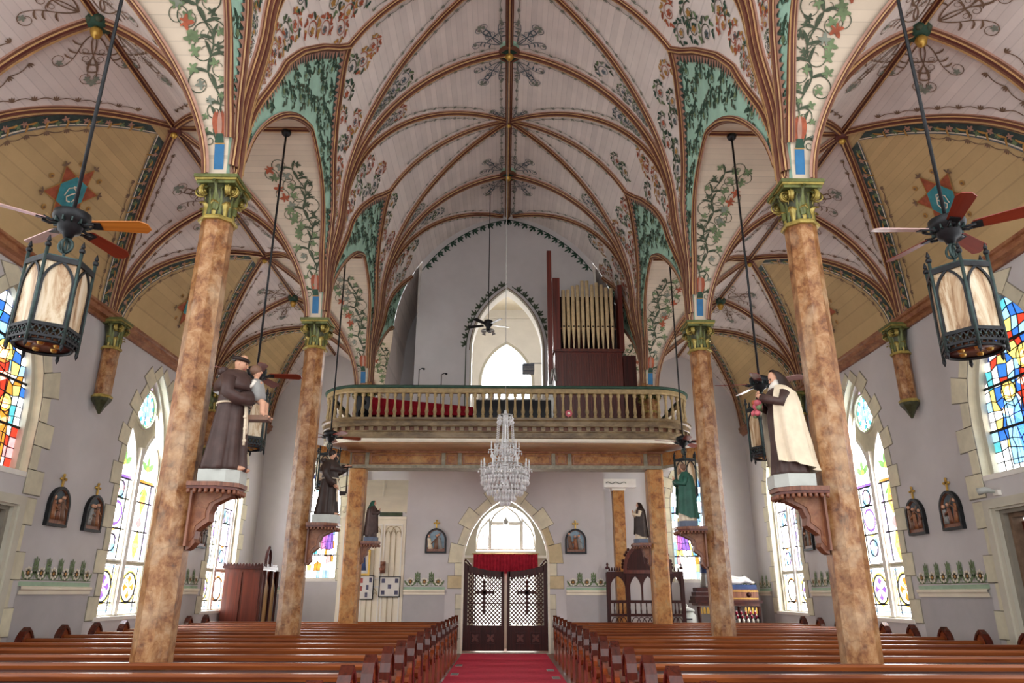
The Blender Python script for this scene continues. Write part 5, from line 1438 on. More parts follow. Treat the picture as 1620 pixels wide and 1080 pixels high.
def statue(kind, loc, rz, h, label):
    root = empty('statue', loc, rz, label, 'statue')
    ph_ = 0.14 if h > 1.1 else 0.10
    mb = MB(); plinth(mb, 0.23 if h > 1.1 else 0.17, ph_, {'friar': 'plinth_grey', 'nun': 'plinth_grey', 'staff': 'plinth_grey', 'green': 'plinth_blue', 'dark': 'plinth_blue', 'lady': 'plinth_blue'}[kind]); mb.build('plinth', root)
    z = ph_; H = h
    def V(x, y, zz): return (x*H, y*H, z+zz*H)
    def up(name, mb): o = mb.build(name, root); return o
    if kind in ('friar', 'staff'):
        m = 'habit_brown' if kind == 'friar' else 'habit_dark'
        mb = MB(); robe_body(mb, H, m, 0.02, 0.185, 0.17, 0.11, 0.7, hem_shift=0.0); o = up('habit', mb); o.location.z = z
        mb = MB()                                   # cape over the shoulders with hood
        rings = [blob_ring(0.018*H, 0, z+0.66*H, 0.17*H, 0.225*H, 40, 0.03, 7), blob_ring(0.016*H, 0, z+0.73*H, 0.165*H, 0.215*H, 40, .02, 7), blob_ring(0.01*H, 0, z+0.80*H, 0.125*H, 0.165*H, 40), blob_ring(0.0, 0, z+0.85*H, 0.085*H, 0.10*H, 40)]
        loft(mb, rings, m); mb.tube([V(-0.06, -0.1, 0.835), V(-0.11, -0.05, 0.84), V(-0.125, 0, 0.83), V(-0.11, 0.05, 0.84), V(-0.06, 0.1, 0.835)], 0.035*H, m, 8); up('cape', mb)
        mb = MB(); head_mesh(mb, V(0.035, 0, 0.925), 0.068*H, pitch=0.35 if kind == 'friar' else 0.1)
        up('head', mb)
        mb = MB()                                   # ring of hair (tonsure) or short beard
        c = Vector(V(0.03, 0, 0.945))
        if kind == 'friar': mb.tube([c+Vector((0.058*H*math.cos(a)*1.03-0.004*H, 0.056*H*math.sin(a)*1.05, 0.012*H-0.014*H*math.cos(a))) for a in [2*PI*i/20 for i in range(20)]], 0.019*H, 'hair_dark', 8, closed=True)
        else:
            mb.ball(c+Vector((-0.012*H, 0, 0.012*H)), 0.065*H, 'hair_dark', 12, 8, (1, .95, 1)); mb.ball(V(0.075, 0, 0.875), 0.036*H, 'hair_dark', 10, 6, (0.9, 1.1, 1.3))
        up('hair', mb)
        mb = MB()                                   # knotted cord
        mb.tube([V(0.02+0.135*math.cos(a), 0.155*math.sin(a), 0.555) for a in [2*PI*i/24 for i in range(24)]], 0.010*H, 'robe_cream', 6, closed=True)
        mb.tube([V(0.14, -0.07, 0.55), V(0.155, -0.085, 0.45), V(0.165, -0.095, 0.34), V(0.175, -0.1, 0.2)], 0.011*H, 'robe_cream', 6)
        mb.tube([V(0.14, -0.05, 0.55), V(0.16, -0.05, 0.42), V(0.17, -0.06, 0.3)], 0.010*H, 'robe_cream', 6)
        for zz, xx in ((0.44, .156), (0.34, .166), (0.24, .172)): mb.ball(V(xx, -0.093, zz), 0.017*H, 'robe_cream', 8, 6)
        up('cord', mb)
        mb = MB(); mb.ball(V(0.135, 0.05, 0.02), 0.045*H, 'skin', 10, 6, (1.5, .6, .5)); mb.ball(V(0.13, -0.06, 0.02), 0.045*H, 'skin', 10, 6, (1.5, .6, .5)); up('foot', mb)
    if kind == 'friar':
        mb = MB(); arm(mb, [V(0.02, -0.19, 0.75), V(0.03, -0.215, 0.62), V(0.10, -0.17, 0.575), V(0.165, -0.07, 0.60)], 0.06*H, 0.05*H, 'habit_brown'); up('sleeve', mb)
        mb = MB(); arm(mb, [V(0.02, 0.19, 0.75), V(0.04, 0.205, 0.66), V(0.12, 0.13, 0.65), V(0.17, 0.05, 0.68)], 0.06*H, 0.05*H, 'habit_brown'); up('sleeve', mb)
        mb = MB(); hand(mb, V(0.18, -0.05, 0.605), (0.5, 0.8, 0.1), (0, 0, -1), 0.075*H); up('hand', mb)
        mb = MB(); hand(mb, V(0.185, 0.03, 0.70), (0.6, -0.6, 0.4), (1, 0, 0), 0.075*H, thumb=-1); up('hand', mb)
        # child in his arms
        mb = MB(); rings = [blob_ring(cx*H, cy*H, z+zz*H, rx*H, ry*H, 20, .03, 5) for cx, cy, zz, rx, ry in ((0.21, -0.01, 0.585, 0.05, 0.065), (0.215, -0.01, 0.62, 0.065, 0.075), (0.205, -0.01, 0.70, 0.058, 0.07), (0.19, -0.01, 0.76, 0.05, 0.06), (0.185, -0.01, 0.785, 0.02, 0.025))]
        loft(mb, rings, 'robe_grey')
        ch = up('child', mb); ch['label'] = 'small child in a pale tunic held in the arms'
        mb = MB(); head_mesh(mb, V(0.175, -0.01, 0.845), 0.048*H, pitch=-0.2); mb.ball(V(0.168, -0.01, 0.862), 0.05*H, 'habit_light', 12, 8); mb.build('head', ch)
        for e in (-1, 1):
            mb = MB(); mb.tube([V(0.22, e*0.03, 0.60), V(0.27, e*0.035, 0.57), V(0.275, e*0.04, 0.49), V(0.30, e*0.04, 0.455)], [0.03*H, 0.03*H, 0.022*H, 0.016*H], 'skin', 8); mb.ball(V(0.315, e*0.04, 0.452), 0.02*H, 'skin', 8, 6, (1.5, .8, .7)); mb.build('leg', ch)
            mb = MB(); mb.tube([V(0.19, e*0.06, 0.755), V(0.17, e*0.075, 0.70), V(0.13, e*0.05, 0.76)], [0.024*H, 0.02*H, 0.014*H], 'robe_white', 8); hand(mb, V(0.12, e*0.045, 0.77), (-0.6, -e*0.3, 0.6), (0, 0, 1), 0.04*H); mb.build('arm', ch)
        mb = MB(); mb.box(V(0.23, 0.0, 0.445), (0.2*H, 0.11*H, 0.04*H), 'habit_light'); up('book', mb)
    if kind == 'staff':
        for e, pts, hp, hd in ((-1, [V(0.0, -0.19, 0.75), V(0.0, -0.24, 0.62), V(0.05, -0.2, 0.52), V(0.10, -0.15, 0.46)], V(0.115, -0.14, 0.45), (0.6, 0.4, -0.5)), (1, [V(0.02, 0.19, 0.75), V(0.06, 0.2, 0.66), V(0.15, 0.14, 0.70), V(0.21, 0.08, 0.74)], V(0.225, 0.06, 0.75), (0.8, -0.3, 0.3))):
            mb = MB(); arm(mb, pts, 0.06*H, 0.05*H, 'habit_dark'); up('sleeve', mb); mb = MB(); hand(mb, hp, hd, (0, 0, 1), 0.08*H, thumb=e); up('hand', mb)
        mb = MB(); mb.tube([V(0.27, 0.03, 0.80), V(0.275, 0.03, 0.34)], 0.012*H, 'hair_dark', 8); mb.tube([V(0.20, 0.03, 0.745), V(0.34, 0.03, 0.755)], 0.012*H, 'hair_dark', 8); mb.box(V(0.22, 0.03, 0.34), (0.10*H, 0.04*H, 0.06*H), 'hair_dark'); up('crucifix', mb)
    if kind == 'nun':
        mb = MB(); robe_body(mb, H, 'habit_brown', 0.02, 0.17, 0.155, 0.07, 0.2, False); o = up('habit', mb); o.location.z = z
        mb = MB()                                   # cream mantle, open in front, trailing behind
        rows_ = []
        for zz, rx, ry, fo in ((0.03, 0.225, 0.23, .07), (0.12, 0.21, 0.215, .06), (0.3, 0.205, 0.205, .05), (0.5, 0.185, 0.20, .04), (0.66, 0.17, 0.205, .03), (0.75, 0.145, 0.2, .02), (0.80, 0.105, 0.14, .01), (0.835, 0.075, 0.09, 0)):
            row = []
            for i in range(41):
                a = lerp(0.75, 2*PI-0.75, i/40)+PI*0; k = 1+fo*1.5*math.cos(9*a+zz*1.5)+fo*1.0*math.cos(14*a+zz*5)
                sh = -0.035*(1-zz)**2
                row.append(V(0.02+sh+rx*k*math.cos(a)*(1 if math.cos(a) < 0 else 0.95), ry*k*math.sin(a), zz+(0.05*(1+math.cos(a)) if zz < .05 else 0)))
            rows_.append(row)
        mb.grid(rows_, 'robe_cream'); up('mantle', mb)
        mb = MB(); head_mesh(mb, V(0.045, 0, 0.915), 0.062*H, pitch=0.45); up('head', mb)
        mb = MB()                                   # white wimple and black veil
        mb.tube([V(0.03, 0, 0.80), V(0.025, 0, 0.85), V(0.01, 0, 0.88)], [0.085*H, 0.06*H, 0.062*H], 'robe_white', 14); up('wimple', mb)
        mb = MB(); rows_ = []
        for zz, rx, ry, cx in ((0.985, 0.02, 0.02, 0.03), (0.975, 0.055, 0.05, 0.025), (0.945, 0.078, 0.068, 0.018), (0.90, 0.088, 0.075, 0.005), (0.85, 0.10, 0.085, -0.012), (0.79, 0.115, 0.11, -0.02), (0.74, 0.14, 0.14, -0.02)):
            rows_.append([V(cx+rx*math.cos(a), ry*math.sin(a)*1.05, zz+0.02*math.cos(a)) for a in [lerp(1.05 if zz < .96 else 0, 2*PI-(1.05 if zz < .96 else 0), i/24) for i in range(25)]])
        mb.grid(rows_, 'hair_dark'); up('veil', mb)
        for e in (-1, 1):
            mb = MB(); arm(mb, [V(0.03, e*0.17, 0.74), V(0.08, e*0.19, 0.64), V(0.16, e*0.12, 0.68), V(0.19, e*0.05, 0.71)], 0.05*H, 0.035*H, 'habit_brown'); up('sleeve', mb)
            mb = MB(); hand(mb, V(0.195, e*0.04, 0.72), (0.35, -e*0.7, 0.5), (1, 0, 0), 0.07*H, thumb=e); up('hand', mb)
        mb = MB(); rr = random.Random(3)
        for i in range(16): mb.ball(V(0.225+rr.uniform(-.03, .035), rr.uniform(-.06, .06), 0.64+rr.uniform(-.07, .07)), 0.03*H, rr.choice(['rose_pink', 'rose_pink', 'red_paint', 'green_leaf']), 8, 5)
        mb.tube([V(0.22, 0, 0.76), V(0.24, 0, 0.55)], 0.012*H, 'hair_dark', 6); up('roses', mb)
    if kind in ('green', 'dark', 'lady'):
        rm, mm, hm = {'green': ('robe_cream', 'robe_green', 'habit_light'), 'dark': ('habit_brown', 'habit_brown', 'robe_green'), 'lady': ('robe_cream', 'habit_dark', 'hair_dark')}[kind]
        mb = MB(); robe_body(mb, H, rm, 0.02, 0.16, 0.145, 0.07, 0.4); o = up('robe', mb); o.location.z = z
        mb = MB(); rows_ = []
        for zz, rx, ry, fo in ((0.05, 0.205, 0.2, .06), (0.2, 0.19, 0.19, .05), (0.45, 0.175, 0.185, .04), (0.65, 0.165, 0.19, .02), (0.76, 0.14, 0.18, .02), (0.82, 0.095, 0.12, 0), (0.85, 0.07, 0.085, 0)):
            rows_.append([V(rx*(1+fo*math.cos(10*a))*math.cos(a), ry*(1+fo*math.cos(10*a))*math.sin(a), zz+0.1*max(0, math.cos(a))*(1 if zz < .5 else 0)) for a in [lerp(0.6, 2*PI-0.6, i/36) for i in range(37)]])
        mb.grid(rows_, mm); up('mantle', mb)
        mb = MB(); head_mesh(mb, V(0.035, 0, 0.92), 0.062*H, pitch=0.2); up('head', mb)
        mb = MB()
        if kind == 'green': mb.ball(V(0.015, 0, 0.935), 0.066*H, hm, 12, 8); mb.ball(V(0.075, 0, 0.865), 0.035*H, hm, 10, 6, (0.9, 1.1, 1.4)); up('hair', mb)
        else:
            rows_ = []
            for zz, rx, ry, cx in ((0.985, 0.02, 0.02, 0.02), (0.97, 0.055, 0.05, 0.018), (0.94, 0.078, 0.07, 0.01), (0.89, 0.085, 0.08, 0.0), (0.83, 0.10, 0.11, -0.01), (0.76, 0.14, 0.17, -0.01)):
                rows_.append([V(cx+rx*math.cos(a), ry*math.sin(a), zz) for a in [lerp(0.95 if zz < .96 else 0, 2*PI-(0.95 if zz < .96 else 0), i/22) for i in range(23)]])
            mb.grid(rows_, hm); up('veil', mb)
        for e in (-1, 1):
            mb = MB(); arm(mb, [V(0.02, e*0.17, 0.74), V(0.06, e*0.19, 0.62), V(0.14, e*0.1, 0.64), V(0.17, e*0.03, 0.69)], 0.05*H, 0.035*H, mm if kind != 'lady' else 'robe_cream'); up('sleeve', mb)
            mb = MB(); hand(mb, V(0.175, e*0.02, 0.70), (0.5, -e*0.25, 0.8), (1, 0, 0), 0.065*H, thumb=e); up('hand', mb)
    return root
SPOTS = [(-1, Y1, 0.205, 2.60, 'friar', 1.36, True, 'friar statue in brown habit holding a small child, near left column'), (1, Y1, 0.205, 2.58, 'nun', 1.24, True, 'nun statue in cream mantle and black veil holding roses, near right column'),
         (-1, Y2, 0.20, 2.62, 'staff', 1.14, True, 'bearded dark-habited friar statue holding a crucifix, second left column'), (1, Y2, 0.20, 2.58, 'green', 1.02, True, 'bearded saint statue in green cloak, second right column'),
         (-1, Y3, 0.20, 2.64, 'dark', 0.88, False, 'dark hooded robed statue on the left gallery post'), (1, Y3, 0.20, 2.62, 'lady', 0.88, False, 'praying lady statue in white gown and black mantle, right gallery post')]
for sg, y, r, zb, kind, h, big, lab in SPOTS:
    rz = 0.0 if sg < 0 else PI
    where = {Y1: 'near %s column', Y2: 'second %s column', Y3: '%s gallery post'}[y] % ('left' if sg < 0 else 'right')
    bracket((sg*(A-r-0.005), y, zb), rz, 'carved wooden scroll bracket on the '+where, big)
    statue(kind, (sg*(A-r-(0.30 if kind == 'nun' else 0.27) if big else A-r-0.20), y, zb), rz, h, lab)

# ================================================================== ceiling fans with hanging lanterns
def fan_lantern(loc, rz, label, ztop, blades):
    root = empty('ceiling_fan', loc, rz, label, 'ceiling fan', 'ceiling fans with lanterns')      # loc at the fan hub
    mb = MB(); mb.tube([(0, 0, 0.08), (0, 0, ztop-loc[2])], 0.017, 'iron', 8); mb.build('rod', root)
    mb = MB(); mb.lathe([(0.025, -0.1), (0.07, -0.06), (0.085, 0.0)], (0, 0, ztop-loc[2]), 'iron', 16); mb.build('canopy', root)
    mb = MB(); mb.lathe([(0.03, 0.12), (0.05, 0.11), (0.10, 0.09), (0.145, 0.07), (0.15, 0.02), (0.14, 0.0), (0.12, -0.03), (0.10, -0.05), (0.09, -0.10), (0.05, -0.12), (0.035, -0.16)], (0, 0, 0), 'iron', 24)
    for i in range(12): a = i*PI/6; mb.box((0.115*math.cos(a), 0.115*math.sin(a), -0.03), (0.05, 0.012, 0.04), 'iron_green', rz=a)
    mb.build('motor_housing', root)
    for i in range(min(5, len(blades)) if len(blades) > 1 else 5):
        a = 2*PI*i/5; m = blades[i % len(blades)]
        mb = MB(); pl = [(0.20, -0.055), (0.60, -0.075), (0.66, -0.04), (0.67, 0.03), (0.62, 0.075), (0.20, 0.055), (0.16, 0.0)]
        R = Matrix.Rotation(-0.27, 3, 'X'); mb.prism(pl, lambda u, v, d: R@Vector((u, v, d)), -0.004, 0.004, m); b = mb.build('blade', root); b.rotation_euler = (0, 0, a); b.location = (0, 0, -0.03)
        mb = MB(); mb.tube([(0.10, 0.02, -0.01), (0.15, 0.035, -0.02), (0.21, 0.03, 0.0)], 0.012, 'iron', 6); mb.tube([(0.10, -0.02, -0.01), (0.15, -0.035, -0.02), (0.21, -0.03, -0.01)], 0.012, 'iron', 6); mb.box((0.22, 0, -0.008), (0.08, 0.085, 0.008), 'iron', rx=-0.27); mb.build('blade_iron', b)
    # link ring between the fan and the lantern
    mb = MB(); mb.tube([(0.055*math.cos(t), 0, -0.235+0.065*math.sin(t)) for t in [2*PI*i/18 for i in range(18)]], 0.013, 'iron_green', 6, closed=True)
    mb.tube([(0, 0.055*math.cos(t), -0.235+0.065*math.sin(t)) for t in [2*PI*i/18 for i in range(18)]], 0.011, 'iron_green', 6, closed=True); mb.tube([(0, 0, -0.12), (0, 0, -0.4)], 0.012, 'iron_green', 6); mb.build('link', root)
    # hexagonal lantern
    zt, zb_, R0 = -0.45, -1.12, 0.245
    lan = empty('lantern'); lan.parent = root
    hexp = [(R0*math.cos(PI/6+i*PI/3), R0*math.sin(PI/6+i*PI/3)) for i in range(6)]
    mb = MB(); mb.prism(hexp, lambda u, v, d: Vector((u, v, d)), zt, zt+0.035, 'iron_green'); mb.prism([(u*0.55, v*0.55) for u, v in hexp], lambda u, v, d: Vector((u, v, d)), zt+0.035, zt+0.06, 'iron'); mb.build('crown', lan)
    for i in range(6):
        a, b = hexp[i], hexp[(i+1) % 6]
        mb = MB(); mb.tube([(a[0], a[1], zt+0.10), (a[0], a[1], zb_-0.05)], 0.014, 'iron_green', 6); mb.ball((a[0], a[1], zt+0.11), 0.026, 'iron', 8, 6); mb.ball((a[0], a[1], zt+0.15), 0.018, 'iron', 8, 6); mb.lathe([(0.016, 0), (0.004, 0.04)], (a[0], a[1], zt+0.155), 'iron', 6)
        mb.lathe([(0.003, -0.06), (0.016, -0.03), (0.014, 0)], (a[0], a[1], zb_-0.04), 'iron', 6); mb.build('lantern_post', lan)
        c = Vector(((a[0]+b[0])/2, (a[1]+b[1])/2, 0)); u_ = Vector((b[0]-a[0], b[1]-a[1], 0)).normalized(); nrm = c.normalized(); hw = R0/2
        fnp = lambda u, v, d, c=c, u_=u_, nrm=nrm: Vector((c.x+u_.x*u+nrm.x*d, c.y+u_.y*u+nrm.y*d, v))
        mb = MB(); mb.prism([(-hw*.93, zb_+0.11), (hw*.93, zb_+0.11), (hw*.93, zt), (-hw*.93, zt)], fnp, -0.014, -0.006, 'lantern_glass'); mb.build('glass_panel', lan)
        mb = MB(); out = [(-hw*.95, zb_+0.10), (hw*.95, zb_+0.10), (hw*.95, zt), (-hw*.95, zt)]
        arch = lancet(hw*.80, zb_+0.12, zt-0.22, zt-0.03, 8)
        frame_band(mb, offset_poly(arch, 0.02), arch, fnp, -0.008, 0.008, 'iron'); mb.prism([(-hw, zt-0.025), (hw, zt-0.025), (hw, zt+0.02), (-hw, zt+0.02)], fnp, -0.01, 0.012, 'iron')
        mb.prism([(-hw, zb_), (hw, zb_), (hw, zb_+0.02), (-hw, zb_+0.02)], fnp, -0.008, 0.01, 'iron'); mb.prism([(-hw, zb_+0.09), (hw, zb_+0.09), (hw, zb_+0.115), (-hw, zb_+0.115)], fnp, -0.008, 0.01, 'iron')
        for j in range(5):
            x = -hw+hw*2*(j+0.5)/5
            for q4 in stroke([(x-0.022, zb_+0.02), (x+0.022, zb_+0.09)], 0.01)+stroke([(x+0.022, zb_+0.02), (x-0.022, zb_+0.09)], 0.01): mb.prism(q4, fnp, -0.004, 0.006, 'iron')
            mb.ball(fnp(x, zb_+0.055, 0.004), 0.012, 'iron_green', 6, 4)
            mb.lathe([(0.012, 0), (0.003, -0.03)], fnp(x, zb_, 0), 'iron', 5)
        mb.build('panel_frame', lan)
    mb = MB(); mb.tube([(0.21*math.cos(t), 0.21*math.sin(t), zb_-0.03) for t in [2*PI*i/28 for i in range(28)]], 0.014, 'iron', 6, closed=True); mb.build('bottom_ring', lan)
    mb = MB(); mb.lathe([(0.20, zb_-0.02), (0.18, zb_+0.01), (0.05, zb_+0.03)], (0, 0, 0), 'bracket_wood', 20)
    for i in range(5): a = 2*PI*i/5; mb.lathe([(0.02, 0), (0.035, -0.03), (0.02, -0.06)], (0.11*math.cos(a), 0.11*math.sin(a), zb_+0.02), 'gold', 8)
    mb.build('bottom_plate', lan)
    return root
W5 = ['blade_wood']
fans = [(-1, 0, 4.51, 0.07, ['blade_lit', 'blade_wood', 'blade_sheen', 'blade_sheen'], 'ceiling fan with hexagonal iron lantern, large one at the left edge'), (1, 0, 4.52, 0.62, ['blade_wood', 'blade_wood', 'blade_sheen', 'blade_wood', 'blade_wood'], 'ceiling fan with hexagonal iron lantern, large one at the right edge'),
        (-1, 1, 4.62, 0.15, W5, 'ceiling fan and lantern beside the friar with the child, left middle'), (1, 1, 4.52, 0.5, ['blade_sheen', 'blade_sheen', 'blade_wood', 'blade_wood', 'blade_sheen'], 'ceiling fan and lantern beside the nun statue, right middle'),
        (-1, 2, 4.70, 0.4, W5, 'farthest left ceiling fan, above the dark friar under the gallery end'), (1, 2, 4.62, 0.9, W5, 'farthest right ceiling fan and lantern beside the green-cloaked statue')]
for sg, k, zf, rz, bl, lab in fans: fan_lantern((sg*3.82, MIDS[k], zf), rz, lab, 8.93, bl)

# choir fan hanging in front of the tower opening
root = empty('choir_fan', (-0.52, 18.7, 8.45), 0.2, 'small dark ceiling fan with spotlights before the gallery opening', 'ceiling fan')
mb = MB(); mb.tube([(0, 0, 0), (0, 0, 4.28)], 0.012, 'iron', 8); mb.build('rod', root)
mb = MB(); mb.lathe([(0.02, 0.16), (0.12, 0.12), (0.14, 0.05), (0.10, -0.02), (0.06, -0.06), (0.07, -0.14), (0.03, -0.17)], (0, 0, 0), 'iron', 18); mb.build('motor_housing', root)
for i in range(5):
    mb = MB(); R = Matrix.Rotation(0.22, 3, 'X'); mb.prism([(0.14, -0.05), (0.58, -0.07), (0.62, 0.0), (0.58, 0.07), (0.14, 0.05)], lambda u, v, d: R@Vector((u, v, d)), -0.004, 0.004, 'iron'); b = mb.build('blade', root); b.rotation_euler = (0, 0, 2*PI*i/5+0.1)
for i in range(4):
    a = i*PI/2+0.5; mb = MB(); mb.tube([(0.05*math.cos(a), 0.05*math.sin(a), -0.13), (0.16*math.cos(a), 0.16*math.sin(a), -0.17), (0.2*math.cos(a), 0.2*math.sin(a), -0.24)], [0.015, 0.03, 0.055], 'steel', 8); mb.build('spotlight', root)

# ================================================================== crystal chandelier
ch = empty('chandelier', (-0.04, Y2, 3.05), label='crystal chandelier of beads and candle arms over the centre aisle', cat='chandelier')
mb = MB(); mb.tube([(0, 0, 1.62), (0, 0, ZR-3.05-0.2)], 0.008, 'steel', 6); mb.build('chain', ch)
mb = MB(); mb.lathe([(0.01, 0.1), (0.05, 0.14), (0.02, 0.22), (0.07, 0.3), (0.03, 0.38), (0.05, 0.5), (0.09, 0.58), (0.03, 0.68), (0.025, 0.9), (0.06, 1.0), (0.02, 1.1), (0.02, 1.4), (0.06, 1.46), (0.02, 1.62)], (0, 0, 0), 'crystal', 14); mb.build('stem', ch)
def gem(mb, c, s, sz=1.6):
    x, y, z = c; mb.add([(x+s, y, z), (x, y+s, z), (x-s, y, z), (x, y-s, z), (x, y, z+s*sz), (x, y, z-s*sz)], [(0, 1, 4), (1, 2, 4), (2, 3, 4), (3, 0, 4), (1, 0, 5), (2, 1, 5), (3, 2, 5), (0, 3, 5)], 'crystal')
rr = random.Random(4)
for z, r, n in ((1.52, 0.13, 12), (0.98, 0.17, 14), (0.62, 0.30, 20), (0.42, 0.40, 26), (0.22, 0.30, 20)):
    mb = MB(); mb.tube([(r*math.cos(t), r*math.sin(t), z) for t in [2*PI*i/24 for i in range(24)]], 0.012, 'steel', 6, closed=True); mb.build('hoop', ch)
mb = MB()
for i in range(10):                       # bead strings from the crown to the upper hoop
    a = 2*PI*i/10
    for j in range(15): t = j/14; gem(mb, ((0.13+0.03*t)*math.cos(a), (0.13+0.03*t)*math.sin(a), lerp(1.5, 1.0, t)), 0.016, 1)
for i in range(12):
    a = 2*PI*i/12
    for j in range(14): t = j/13; r = lerp(0.17, 0.40, t)-0.05*math.sin(PI*t); gem(mb, (r*math.cos(a), r*math.sin(a), lerp(0.96, 0.45, t)-0.05*math.sin(PI*t)), 0.016, 1)
mb.build('bead_strings', ch)['kind'] = 'stuff'
mb = MB()
for z, r, n in ((1.50, 0.14, 14), (0.96, 0.18, 18), (0.60, 0.31, 30), (0.40, 0.42, 40), (0.22, 0.31, 32), (0.12, 0.18, 20), (0.04, 0.08, 10), (0.5, 0.36, 30), (0.3, 0.36, 34), (0.75, .22, 20)):
    for i in range(n):
        a = 2*PI*(i+rr.random()*0.4)/n; gem(mb, (r*math.cos(a), r*math.sin(a), z-0.04), 0.02); gem(mb, (r*math.cos(a), r*math.sin(a), z-0.11), 0.026, 1.9)
mb.build('crystal_drops', ch)['kind'] = 'stuff'
for tier, (n, r, z) in enumerate(((12, 0.43, 0.52), (6, 0.26, 0.86))):
    for i in range(n):
        a = 2*PI*i/n+tier*0.3; mb = MB(); ca, sa = math.cos(a), math.sin(a)
        mb.tube([(0.04*ca, 0.04*sa, z-0.06), (r*0.45*ca, r*0.45*sa, z-0.16), (r*0.85*ca, r*0.85*sa, z-0.10), (r*ca, r*sa, z)], 0.011, 'crystal', 6)
        mb.lathe([(0.015, 0), (0.05, 0.01), (0.05, 0.02), (0.014, 0.02), (0.013, 0.11), (0.006, 0.12), (0.016, 0.14), (0.004, 0.19)], (r*ca, r*sa, z), 'crystal', 8); arm_ = mb.build('candle_arm', ch)
        mb = MB()
        for b in range(4): t = b*PI/2; gem(mb, (r*ca+0.05*math.cos(t), r*sa+0.05*math.sin(t), z-0.03), 0.014, 2.2)
        gem(mb, (r*ca, r*sa, z-0.1), 0.022, 2); mb.build('pendants', arm_)

# ================================================================== entrance gates and valance
for i, e in enumerate((-1, 1)):
    sd = 'left' if e < 0 else 'right'
    root = empty('swing_gate', (e*1.13, YW+0.12, 0.06), 0, 'dark wooden lattice swing gate leaf with a cross, %s half of the entrance' % sd, 'gate', 'entrance swing gates')
    def G(u, v, d): return Vector((-e*u, d, v))
    Wd = 1.10
    def top(u): return 1.98+0.20*(1-u/Wd)**2
    mb = MB(); mb.prism([(0, 0), (0.12, 0), (0.12, top(0.1)+0.0), (0, top(0)+0.06)], G, -0.03, 0.03, 'dark_wood'); mb.tube([G(0.0, top(0)+0.06, 0), G(0.05, top(0)+0.1, 0), G(0.1, top(0)+0.05, 0), G(0.15, top(.1)+0.02, 0), G(0.2, top(.2)+.02, 0)], 0.025, 'dark_wood', 8); mb.build('hinge_stile', root)
    mb = MB(); mb.prism([(Wd-0.09, 0), (Wd-0.005, 0), (Wd-0.005, top(Wd)), (Wd-0.09, top(Wd))], G, -0.03, 0.03, 'dark_wood'); mb.build('meeting_stile', root)
    mb = MB(); us = [0.1+(Wd-0.15)*j/12 for j in range(13)]
    mb.prism([(u, top(u)-0.16) for u in us]+[(u, top(u)) for u in us[::-1]], G, -0.03, 0.03, 'dark_wood')
    for u in us: mb.lathe([(0.028, 0), (0.03, -0.03), (0.008, -0.06)], G(u, top(u)-0.155, 0), 'dark_wood', 6)
    mb.build('top_rail', root)
    mb = MB(); mb.prism([(0.1, 0), (Wd-0.05, 0), (Wd-0.05, 0.62), (0.1, 0.62)], G, -0.02, 0.02, 'dark_wood'); lower = mb.build('lower_panel', root)
    for c in (0.33, 0.74):
        mb = MB(); o4 = [(c-0.14, 0.16), (c+0.14, 0.16), (c+0.14, 0.46), (c-0.14, 0.46)]; frame_band(mb, o4, offset_poly(o4, -0.025), G, -0.04, -0.018, 'dark_wood')
        for a in range(4): mb.prism(petal(c, 0.31, a*PI/2+PI/4, 0.13, 0.035), G, -0.034, -0.02, 'cherry_wood')
        mb.build('carved_panel', lower)
    mb = MB(); n = 14; z0, z1 = 0.62, 1.86
    for k_ in range(-30, 30):
        for s_ in (-1, 1):
            c = k_*0.104; pts = []
            # line v = s*u + c clipped to the opening
            seg = []
            for u in np.linspace(0.12, Wd-0.09, 24):
                v = s_*(u-0.55)+c+1.24
                if z0 <= v <= top(u)-0.15: seg.append((float(u), float(v)))
            if len(seg) > 1:
                q4 = stroke([seg[0], seg[-1]], 0.036)
                for p in q4: mb.prism(p, G, -0.006*(2+s_), -0.006*(2+s_)+0.008, 'dark_wood', cap=True)
    mb.build('lattice', root)['kind'] = 'stuff'
    mb = MB(); mb.prism([(0.52, 0.94), (0.60, 0.94), (0.60, 1.68), (0.52, 1.68)], G, -0.03, -0.012, 'dark_wood'); mb.prism([(0.34, 1.40), (0.78, 1.40), (0.78, 1.48), (0.34, 1.48)], G, -0.03, -0.012, 'dark_wood')
    for u, v in ((0.56, 1.7), (0.34, 1.44), (0.78, 1.44), (0.56, 0.93)): mb.ball(G(u, v, -0.02), 0.05, 'dark_wood', 8, 5)
    mb.build('cross', root)
    mb = MB(); mb.box(G(0.55, 1.16, 0.0), (0.9, 0.03, 0.03), 'dark_wood'); mb.build('mid_rail', root)
mb = MB(); P = []
for j, z in enumerate((2.02, 2.2, 2.4, 2.58)):
    P.append([(lerp(-0.94, 0.94, i/120), YE-0.17+0.03*math.sin(i*1.05)*(1.1-0.2*j)+0.01*math.sin(i*0.31), z) for i in range(121)])
root = empty('valance_curtain', (0, YE-0.17, 2.58), label='short gathered red curtain hanging over the entrance doors', cat='curtain')
mb.grid(P, 'red_valance'); o = mb.build('cloth', root); o.location = (0, -(YE-0.17), -2.58)
mb = MB(); mb.tube([(-0.98, 0, 0.0), (0.98, 0, 0.0)], 0.015, 'gold', 8); mb.build('rod', root)

